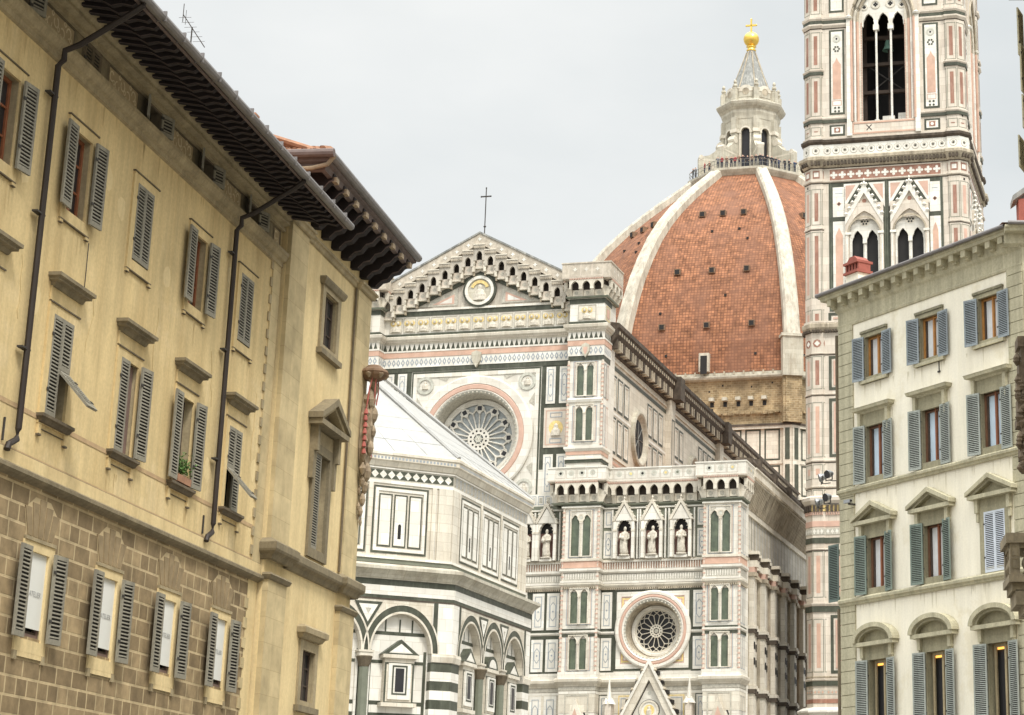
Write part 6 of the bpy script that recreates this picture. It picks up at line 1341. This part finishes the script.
for (a, b) in ((-.03, .86), (9.66, SE)):
    for i in range(52):
        z = .02+i*.42
        if z > 21.5: break
        w.box(a, b, -.05, .3, z, min(z+.395, 21.75), 'sage_light'); 
    w.box(a+.02, b-.01, -.015, .28, 0, 21.7, 'sage_stone')
w.build('quoins', rh)
w = MB(TR); path = [(-.02, -.05), (SE, -.05)]
w.sweep(path, [(0, 15.2), (.04, 15.22), (.06, 15.29), (.12, 15.32), (.13, 15.4), (.1, 15.44), (0, 15.47)], 'sage_light'); w.build('string_course', rh); w = MB(TR); w.sweep(path, [(0, 11.15), (.04, 11.17), (.06, 11.24), (.12, 11.27), (.13, 11.36), (.1, 11.4), (0, 11.44)], 'sage_light'); w.build('string_course', rh)
w = MB(TR); path = [(-.02, 6), (-.02, 0), (SE, 0)]
w.sweep(path, [(0, 21.62), (.05, 21.64), (.07, 21.72), (.03, 21.76), (.03, 22.22), (.06, 22.26), (.1, 22.3), (.14, 22.38), (.14, 22.44), (0, 22.46)], 'sage_light'); w.sweep(path, [(.14, 22.42), (.16, 22.72), (.50, 22.74), (.52, 22.84), (.58, 22.86), (.58, 22.94), (.1, 22.98)], 'sage_light')
for i in range(16): x = -.05+i*.66; w.box(x-.12, x+.12, -.46, -.12, 22.5, 22.74, 'sage_light'); w.lathe([(.02, -.12), (.1, -.11), (.1, .11), (.02, .12)], 'sage_stone', 8, (x, -.2, 22.46)) if 0 else w.box(x-.1, x+.1, -.3, -.12, 22.42, 22.5, 'sage_light')
for i in range(9): y = .15+i*.66; w.box(-.48, -.1, y-.12, y+.12, 22.5, 22.74, 'sage_stone')
w.build('cornice', rh)
w = MB(TR); w.add([(-.62, -.6, 22.99), (SE, -.6, 22.99), (SE, 5, 24.6), (4.5, 5, 24.6), (-.62, 12, 22.99)], [(0, 1, 2, 3), (0, 3, 4)], 'roof_tile'); w.build('roof', rh)
w = MB(TR); w.tube([(-.6, -.66, 22.98), (SE-.1, -.66, 22.98)], .07, 'gutter', 8); w.tube([(-.66, -.6, 22.98), (-.66, 8, 22.98)], .07, 'gutter', 8); w.tube([(-.1, -.06, 21.4), (-.1, -.06, 15.3)], .065, 'stone_and_shadow', 8); w.tube([(-.1, -.06, 11.1), (-.1, -.06, 0)], .065, 'stone_and_shadow', 8); w.build('gutter', rh)
def rsash(win, x, z0, z1, wood, glass, gold=False):
    a, b = x+.24, x+1.3; f = MB(TR); f.frame(a, b, z0, z1, .1, .12, wood, .08); c = (a+b)/2+.06; f.box(c-.04, c+.04, .11, .19, z0, z1, 'wood_red' if wood == 'wood_brown' else wood); f.box(a+.1, a+.17, .15, .19, z0, z1, 'wood_dark'); f.box(a, b, .12, .2, z1-.06, z1, wood)
    f.build('sash', win); g = MB(TR); g.rect(a, b, z0, z1, .2, glass); g.build('pane', win)
ROWZ = []
for i, x in enumerate(RW):
    # top storey
    f = MB(TR); f.frame(x, x+1.54, 19.2, 21.2, .24, -.06, 'sage_stone', .08); f.frame(x-.02, x+1.56, 21.12, 21.22, .1, -.1, 'sage_light', .1); f.box(x-.05, x+1.6, -.14, 0, 19.2, 19.32, 'sage_light')
    win = f.build('window', rh); rsash(win, x, 19.33, 20.98, 'wood_orange', 'curtain')
    shutter(win, x+.24-RS, -.1, 19.32, .56, 1.66, 'shutter_blue', -168); shutter(win, x+1.3-RS, -.1, 19.32, .58, 1.66, 'shutter_blue', -4)
    # third storey with straight hoods
    f = MB(TR); f.frame(x, x+1.54, 15.45, 17.82, .24, -.06, 'sage_stone', .08); f.box(x+.02, x+1.52, -.05, 0, 17.82, 18.08, 'sage_stone')
    for s in (x-.14, x+1.5): f.box(s, s+.16, -.16, 0, 17.6, 18.1, 'sage_light'); f.box(s+.02, s+.14, -.1, 0, 17.3, 17.6, 'sage_light')
    win = f.build('window', rh); h = MB(TR); h.sweep([(x-.08, 0), (x-.08, -.02), (x+1.62, -.02), (x+1.62, 0)], [(0, 18.06), (.08, 18.08), (.12, 18.14), (.26, 18.18), (.28, 18.26), (.3, 18.3), (.1, 18.36), (0, 18.36)], 'sage_light'); h.build('hood', win)
    rsash(win, x, 15.47, 17.6, 'wood_brown', 'curtain_blue'); shutter(win, x+.24-RS, -.1, 15.48, .56, 2.14, 'shutter_sage', -168); shutter(win, x+1.3-RS, -.1, 15.48, .56, 2.14, 'shutter_sage', -4)
    # second storey with pediments
    f = MB(TR); f.frame(x, x+1.54, 11.42, 13.7, .24, -.06, 'sage_stone', .08); f.box(x+.02, x+1.52, -.05, 0, 13.7, 13.98, 'sage_stone')
    for s in (x-.14, x+1.5): f.box(s, s+.16, -.16, 0, 13.5, 13.98, 'sage_light'); f.box(s+.02, s+.14, -.1, 0, 13.2, 13.5, 'sage_light')
    win = f.build('window', rh); h = MB(TR); c = x+.77
    h.prism([(c-1.14, 13.96), (c+1.14, 13.96), (c+1.14, 14.1), (c-1.14, 14.1)], -.28, 0, 'sage_light')
    for s in (-1, 1):
        a = [(c, 14.76), (c+s*1.2, 14.22), (c+s*1.2, 14.08), (c, 14.6)]; h.prism(a if s < 0 else a[::-1], -.34, 0, 'sage_light'); a = [(c, 14.62), (c+s*1.1, 14.1), (c+s*.88, 14.1), (c, 14.5)]; h.prism(a if s < 0 else a[::-1], -.24, 0, 'sage_stone')
    h.prism([(c-.9, 14.1), (c+.9, 14.1), (c, 14.5)], -.05, 0, 'sage_stone'); h.build('pediment', win)
    if i < 2: rsash(win, x, 11.45, 13.5, 'wood_brown', 'curtain'); shutter(win, x+.24-RS, -.1, 11.45, .56, 2.12, 'shutter_green', -168); shutter(win, x+1.3-RS, -.1, 11.45, .52, 2.12, 'shutter_green', -12)
    else: shutter(win, x+.24-RS, -.07, 11.46, .53, 2.04, 'shutter_pale', 0); shutter(win, x+1.3-RS, -.03, 11.46, .53, 2.04, 'shutter_pale', 180)
    # first storey with round pediments and lit rooms
    f = MB(TR); f.frame(x, x+1.54, 6.2, 9.36, .24, -.06, 'sage_stone', .08); f.box(x+.02, x+1.52, -.05, 0, 9.36, 9.64, 'sage_stone')
    for s in (x-.14, x+1.5): f.box(s, s+.16, -.16, 0, 9.2, 9.64, 'sage_light'); f.box(s+.02, s+.14, -.1, 0, 8.9, 9.2, 'sage_light')
    win = f.build('window', rh); h = MB(TR); h.prism([(c-1.14, 9.6), (c+1.14, 9.6), (c+1.14, 9.74), (c-1.14, 9.74)], -.28, 0, 'sage_light')
    def el(r, k, q): return (c-r*cos(pi*q/20), 9.74+k*sin(pi*q/20))
    for q in range(20):
        h.prism([el(1.0, .5, q), el(1.2, .66, q), el(1.2, .66, q+1), el(1.0, .5, q+1)][::-1], -.34, 0, 'sage_light'); h.prism([el(.86, .4, q), el(1.0, .5, q), el(1.0, .5, q+1), el(.86, .4, q+1)][::-1], -.24, 0, 'sage_stone')
    h.prism([el(.88, .42, q) for q in range(20, -1, -1)], -.05, 0, 'sage_stone'); h.build('pediment', win)
    g = MB(TR); a, b = x+.24, x+1.3; g.frame(a+.1, b, 6.4, 9.1, .1, .14, 'wood_orange' if 0 else 'stone_trim', .06); g.box((a+b)/2+.1, (a+b)/2+.2, .12, .2, 6.4, 9.1, 'stone_trim'); g.build('sash', win)
    g = MB(TR); g.rect(a, b, 6.4, 9.1, .28, 'glass_dark'); g.build('pane', win)
    g = MB(TR); g.box(a+.14, b-.04, .2, .26, 8.93, 9.0, 'lamp'); g.build('lit_pelmet', win)
    shutter(win, x+.24-RS, -.1, 6.4, .56, 2.72, 'shutter_blue' if 0 else 'shutter_sage', -168); shutter(win, x+1.3-RS, -.1, 6.4, .52, 2.72, 'shutter_sage', -8)
shutter(rh, -.12-RS, -.02, 11.4, .62, 2.1, 'shutter_deep', 180)
for x in (6.0,): q = MB(TR); q.tube([(5.9, -.02, 19.2), (5.9, -.02, 18.85)], .02, 'iron', 5); q.box(5.84, 5.96, -.05, 0, 18.8, 18.86, 'iron'); q.build('hook', rh)
# neighbour that closes the corner
nh = thing('adjoining_house', 'sage stone house closing the corner beside the cream house', 'house', rp_(SE), 0)
w = MB(); w.box(0, 12, 0, 10, 0, 22.4, 'sage_light'); 
for i in range(50): z = .02+i*.43; w.box(.02, 2.5, -.05, 0, z, z+.4, 'sage_light')
w.build('stone_wall', nh)
w = MB(); w.sweep([(-.6, -.0), (12, -.0)], [(0, 22.3), (.14, 22.4), (.16, 22.72), (.50, 22.74), (.52, 22.84), (.58, 22.86), (.58, 22.94), (.1, 22.98)], 'sage_light'); w.tube([(-.5, -.66, 22.98), (12, -.66, 22.98)], .07, 'gutter', 8)
for i in range(12): x = .3+i*.66; w.box(x-.12, x+.12, -.46, -.12, 22.5, 22.74, 'sage_light')
w.build('cornice', nh); w = MB(); w.add([(-.7, -.6, 23.0), (12, -.6, 23.0), (12, 5, 24.2), (-.7, 5, 24.2)], [(0, 1, 2, 3)], 'roof_tile'); w.build('roof', nh)
# chimneys
def chim(name, lab, s, o, z0, z1, w_, body):
    c = thing(name, lab, 'chimney', rp_(s, o), PSR); q = MB(); q.box(-w_/2, w_/2, -.3, .3, z0, z1, body); q.build('stack', c)
    q = MB(); q.box(-w_*.6, w_*.6, -.4, .4, z1, z1+.1, 'chimney_red')
    for i in range(5): x = -w_*.5+i*w_*.25; q.box(x-.05, x+.05, -.3, .3, z1+.1, z1+.4, 'chimney_red')
    q.box(-w_*.42, w_*.42, -.25, .25, z1+.1, z1+.38, 'dark'); q.box(-w_*.6, w_*.6, -.4, .4, z1+.4, z1+.5, 'chimney_red'); q.prism([(-w_*.5, z1+.5), (w_*.5, z1+.5), (w_*.2, z1+.72), (-w_*.2, z1+.72)], -.3, .3, 'chimney_red'); q.build('pot', c)
chim('chimney', 'small red topped chimney on a cream stack, in front of the bell tower windows', -2.75, -3, 22.9, 24.95, .78, 'cream')
c = thing('chimney', 'red chimney under a sloping grey slab at the right edge of the roofs', 'chimney', rp_(8.75, -2), 0)
q = MB(); q.box(-.45, 1.2, -.4, .4, 22.9, 24.75, 'chimney_red'); q.build('stack', c); q = MB(); q.box(-.2, -.02, -.42, -.38, 24.2, 24.6, 'dark'); q.box(.25, .5, -.42, -.38, 24.2, 24.6, 'dark'); q.build('flue_opening', c)
q = MB(); q.prism([(-.65, 24.65), (-.65, 24.85), (.6, 25.75), (.6, 25.55)][::-1], -.5, .5, 'lead'); q.prism([(.6, 25.75), (.6, 25.55), (1.8, 24.65), (1.8, 24.85)][::-1], -.5, .5, 'lead'); q.build('slab', c)
# floodlights on the corner
def flood(lab, x, y, z, ang):
    c = thing('floodlight', lab, 'floodlight', (rp_(x, y)[0], rp_(x, y)[1], z), PSR+ang, 'floodlights on the house corner'); q = MB()
    q.M = Matrix.Rotation(radians(14), 4, 'X'); vs = [(.0, .3), (.12, .3), (.2, .12), (.24, -.12), (.24, -.18), (.0, -.18)]
    n = 14; q.M = q.M@Matrix.Scale(.62, 4); pts = [(r*cos(2*pi*i/n), -yy, r*sin(2*pi*i/n)) for r, yy in [(.02, -.3), (.12, -.28), (.2, -.1), (.25, .12), (.25, .18)] for i in range(n)]
    q.add(pts, [(k*n+i, k*n+(i+1) % n, (k+1)*n+(i+1) % n, (k+1)*n+i) for k in range(4) for i in range(n)], 'grey_metal'); q.build('housing', c, True)
    q = MB(); q.M = Matrix.Rotation(radians(14), 4, 'X'); q.disc(0, 0, .15, -.112, 'glass_dark', 14); q.build('lens', c)
    q = MB(Matrix.Scale(.62, 4)); q.box(-.3, -.26, -.03, .03, -.35, .05, 'iron'); q.box(.26, .3, -.03, .03, -.35, .05, 'iron'); q.box(-.3, .3, -.03, .03, -.39, -.35, 'iron'); q.tube([(0, 0, -.37), (.1, .2, -.4), (.5, .45, -.42)], .03, 'iron', 6); q.build('bracket', c)
flood('upper floodlight at the corner of the cream house, farther from the wall', -.78, .3, 16.05, -.5)
flood('upper floodlight at the corner of the cream house, close against its pipe', -.3, .32, 16.1, .1)
flood('lower floodlight at the corner of the cream house, farther from the wall', -1.0, .3, 15.15, -.5)
flood('lower floodlight at the corner of the cream house, close against its pipe', -.42, .32, 15.25, .1)
c = thing('camera', 'small grey security camera on the quoins below the floodlights', 'camera', (rp_(.85, .05)[0], rp_(.85, .05)[1], 14.85), PSR); q = MB(); q.box(-.2, .16, -.32, -.2, 0, .12, 'grey_metal'); q.build('housing', c); q = MB(); q.box(-.04, .04, -.24, .05, -.06, 0, 'iron'); q.tube([(.1, -.26, .06), (.2, -.26, .06)], .04, 'dark', 8); q.build('arm', c)
# ================================================================ near palace at the right edge
XN = 5.95; npz = thing('street_palace', 'street palace at the right edge with stone balcony and dark carved bracket', 'palace', (XN, 50.2, 0), 0)
MN = T(-XN, -50.2)
w = MB(MN); w.box(XN, XN+8, 18, 50.2, 0, 24, 'plain_wall'); w.build('plaster_wall', npz)
for yc in (48.2, 44.6, 41.0, 37.4, 33.8, 30.2):
    for z in (5.2, 9.2, 13.2, 17.2):
        w = MB(MN@T(XN, yc)@Rz(-pi/2)); w.frame(-.75, .75, z, z+2.2, .2, -.07, 'stone_grey', .07); w.box(-.85, .85, -.16, 0, z-.12, z, 'stone_grey'); w.box(-.9, .9, -.2, 0, z+2.25, z+2.4, 'stone_grey'); o = w.build('window', npz)
        w = MB(MN@T(XN, yc)@Rz(-pi/2)); w.rect(-.56, .56, z+.1, z+2.1, -.01, 'glass_dark'); w.box(-.04, .04, -.05, 0, z+.2, z+2.0, 'wood_dark'); w.build('pane', o)
w = MB(MN); w.box(XN-.5, XN+.1, 18, 50.2, 23.86, 24.0, 'rafter_edge'); 
for i in range(14): w.box(XN-.45, XN, 49.9-i*.8, 50.1-i*.8, 23.7, 23.86, 'stone_grey')
w.build('eaves', npz)
for (z0, z1, o) in ((21.9, 23.2, .1), (20.9, 22.2, .06), (18.85, 19.7, .18), (19.9, 20.8, .05)):
    s = bpy.data.objects.new('shutter', shutter_mesh(.55, z1-z0, 'sage_light')); COL.objects.link(s); s.parent = npz; s.location = (-o-.2, 49.4-50.2, z0); s.rotation_euler = (0, 0, radians(70))
w = MB(MN); x0 = 5.04
w.box(x0-.08, XN, 49.9, 51.5, 9.42, 9.66, 'balcony_stone'); w.box(x0-.0, XN, 49.98, 51.4, 9.3, 9.42, 'stone_grey'); w.box(x0-.04, XN, 49.9, 51.5, 8.48, 8.66, 'balcony_stone'); w.box(x0+.04, XN, 50.0, 51.4, 8.28, 8.48, 'stone_grey'); w.box(x0+.12, XN, 50.0, 51.4, 7.95, 8.3, 'balcony_stone'); w.box(x0+.3, XN, 50.05, 51.3, 7.75, 7.95, 'balcony_stone')
for a, b in ((x0, x0+.24),): w.box(a, b, 49.95, 50.2, 8.6, 9.42, 'balcony_stone'); w.box(a, b, 51.2, 51.45, 8.6, 9.42, 'balcony_stone'); w.frame(a+.03, b-.03, 8.8, 9.05, .03, 49.94, 'stone_grey', .02); w.frame(a+.03, b-.03, 9.1, 9.35, .03, 49.94, 'stone_grey', .02)
w.build('balcony', npz)
BAL = [(.09, 0), (.09, .05), (.05, .09), (.06, .14), (.11, .25), (.1, .33), (.05, .45), (.045, .52), (.08, .56), (.05, .6), (.08, .66), (.09, .76)]
for x in (x0+.4, x0+.68): q = MB(MN); q.lathe([(a, b*1.0) for a, b in BAL], 'marble_warm' if x < 5.4 else 'balcony_stone', 10, (x, 50.1, 8.66)); q.build('baluster', npz, True)
q = MB(MN)
for i in range(3): q.lathe([(a, b) for a, b in BAL], 'balcony_stone', 10, (x0+.1, 50.45+i*.3, 8.66))
q.build('balustrade', npz)
w = MB(MN); rr = random.Random(9)
w.box(5.40, XN, 49.9, 50.6, 14.3, 14.56, 'dark_stone'); w.box(5.48, XN, 49.95, 50.5, 13.9, 14.3, 'dark_stone'); w.box(5.42, XN, 49.95, 50.5, 13.0, 13.9, 'dark_stone'); w.box(5.36, 5.62, 49.9, 50.4, 13.2, 13.6, 'dark_stone'); w.box(5.36, XN, 49.95, 50.5, 12.5, 13.0, 'dark_stone'); w.box(5.32, XN, 49.95, 50.5, 12.3, 12.5, 'dark_stone'); w.box(5.44, XN, 49.95, 50.5, 11.2, 12.3, 'dark_stone'); w.box(5.38, XN, 49.95, 50.5, 11.5, 11.9, 'dark_stone'); w.box(5.52, XN, 49.95, 50.5, 10.9, 11.2, 'dark_stone')
for i in range(34): z = rr.uniform(11.2, 14.3); w.lathe([(.02, -.12), (.1, 0), (.02, .14)], 'dark_stone', 6, (5.40+rr.uniform(-.04, .12), 49.95, z))
w.box(5.56, 5.7, 49.9, 50, 12.2, 13.9, 'carved_brown'); w.build('carved_bracket', npz)
# ================================================================ people on the lantern terrace
def skin_person(seed, arms):
    """standing figure grown as one skin from a joint skeleton, coloured by height"""
    rr = random.Random(seed)
    J = {'pel': (0, 0, .95), 'wai': (0, 0, 1.1), 'che': (0, -.01, 1.33), 'nec': (0, 0, 1.5), 'hea': (0, -.02, 1.6), 'top': (0, -.01, 1.73)}
    E = [('pel', 'wai'), ('wai', 'che'), ('che', 'nec'), ('nec', 'hea'), ('hea', 'top')]; R = {'pel': (.16, .12), 'wai': (.15, .11), 'che': (.18, .12), 'nec': (.065, .065), 'hea': (.095, .105), 'top': (.07, .08)}
    for s, n in ((-1, 'l'), (1, 'r')):
        e, h = (((s*.27, -.16, 1.12), (s*.14, -.38, 1.15)) if arms == 'rail' else ((s*.27, -.1, 1.2), (s*.08, -.28, 1.5)) if arms == 'photo' else ((s*.26, .02, 1.13), (s*.25, -.08, .88)))
        J.update({n+'sh': (s*.2, 0, 1.42), n+'el': e, n+'ha': h, n+'hip': (s*.1, 0, .88), n+'kn': (s*.11, -.02, .48), n+'an': (s*.11, .02, .08), n+'to': (s*.12, -.14, .04)})
        R.update({n+'sh': (.075, .075), n+'el': (.055, .055), n+'ha': (.04, .04), n+'hip': (.1, .1), n+'kn': (.07, .07), n+'an': (.05, .05), n+'to': (.045, .035)})
        E += [('che', n+'sh'), (n+'sh', n+'el'), (n+'el', n+'ha'), ('pel', n+'hip'), (n+'hip', n+'kn'), (n+'kn', n+'an'), (n+'an', n+'to')]
    ks = list(J); me = bpy.data.meshes.new('body'); me.from_pydata([J[k] for k in ks], [(ks.index(a), ks.index(b)) for a, b in E], [])
    o = bpy.data.objects.new('body', me); COL.objects.link(o); md = o.modifiers.new('s', 'SKIN')
    for i, k in enumerate(ks): me.skin_vertices[0].data[i].radius = R[k]; me.skin_vertices[0].data[i].use_root = (k == 'pel')
    su = o.modifiers.new('d', 'SUBSURF'); su.levels = su.render_levels = 1
    dg = bpy.context.evaluated_depsgraph_get(); m2 = bpy.data.meshes.new_from_object(o.evaluated_get(dg)); bpy.data.objects.remove(o)
    for k in ('skin', 'cloth_black', 'denim', 'hair'): m2.materials.append(MATS[k])
    for p in m2.polygons:
        c = p.center; hand = arms != 'side' and c.y < -.24 and c.z > 1.0 or (arms == 'side' and abs(c.x) > .2 and c.z < .95)
        p.material_index = 3 if (c.z > 1.64 or (c.z > 1.54 and c.y > .03)) else 0 if (c.z > 1.49 or hand) else 1 if c.z > .93 else 2; p.use_smooth = True
    return m2
PM = [skin_person(1, 'rail'), skin_person(2, 'photo'), skin_person(3, 'side')]
M0 = Matrix.Translation((CX, CY, 0))@Rz(CYAW); rr = random.Random(21)
TOPS = ['cloth_black', 'cloth_blue', 'cloth_black', 'cloth_grey', 'cloth_brown', 'cloth_black', 'cloth_red', 'cloth_blue', 'cloth_black', 'cloth_brown']
px_ = [(-1, -2.9), (-1, -2.2), (-1, .1), (-1, .9), (0, -2.9), (0, -2.35), (0, -1.7), (0, -1.1), (0, -.55), (0, 0), (0, .5), (0, 1.1), (0, 1.75), (0, 2.3), (0, 2.85), (1, -2.8), (1, -2.2), (1, -1.5), (1, -.9), (1, -.2), (1, .6), (1, 1.3), (1, 2.2)]
colw = {'cloth_black': 'black', 'cloth_blue': 'dark blue', 'cloth_red': 'red', 'cloth_grey': 'grey', 'cloth_brown': 'brown', 'cloth_white': 'white'}
ordn = 'first second third fourth fifth sixth seventh eighth ninth tenth eleventh twelfth thirteenth fourteenth fifteenth sixteenth seventeenth eighteenth nineteenth twentieth'.split()
for i, (k, x) in enumerate(px_):
    t = TOPS[(i*3+i//4) % 10]; o = bpy.data.objects.new('person', PM[i % 3]); COL.objects.link(o)
    p = M0@octa(k)@Vector((x, -8.5*C8+.38+(.25 if i % 4 == 3 else 0), 92.58)); o.location = p; o.rotation_euler = (0, 0, CYAW+k*pi/4+rr.uniform(-.5, .5)); s = rr.uniform(.97, 1.06); o.scale = (s, s, s)
    o.material_slots[1].link = 'OBJECT'; o.material_slots[1].material = MATS[t]
    where = '%s visitor from the left' % ordn[i] if i < 12 else '%s visitor from the right' % ordn[len(px_)-1-i]
    tag(o, '%s along the lantern railing, in %s, %s' % (where, colw[t], ('arms on the rail', 'camera raised', 'arms down')[i % 3]), 'person', 'visitors on the lantern terrace')
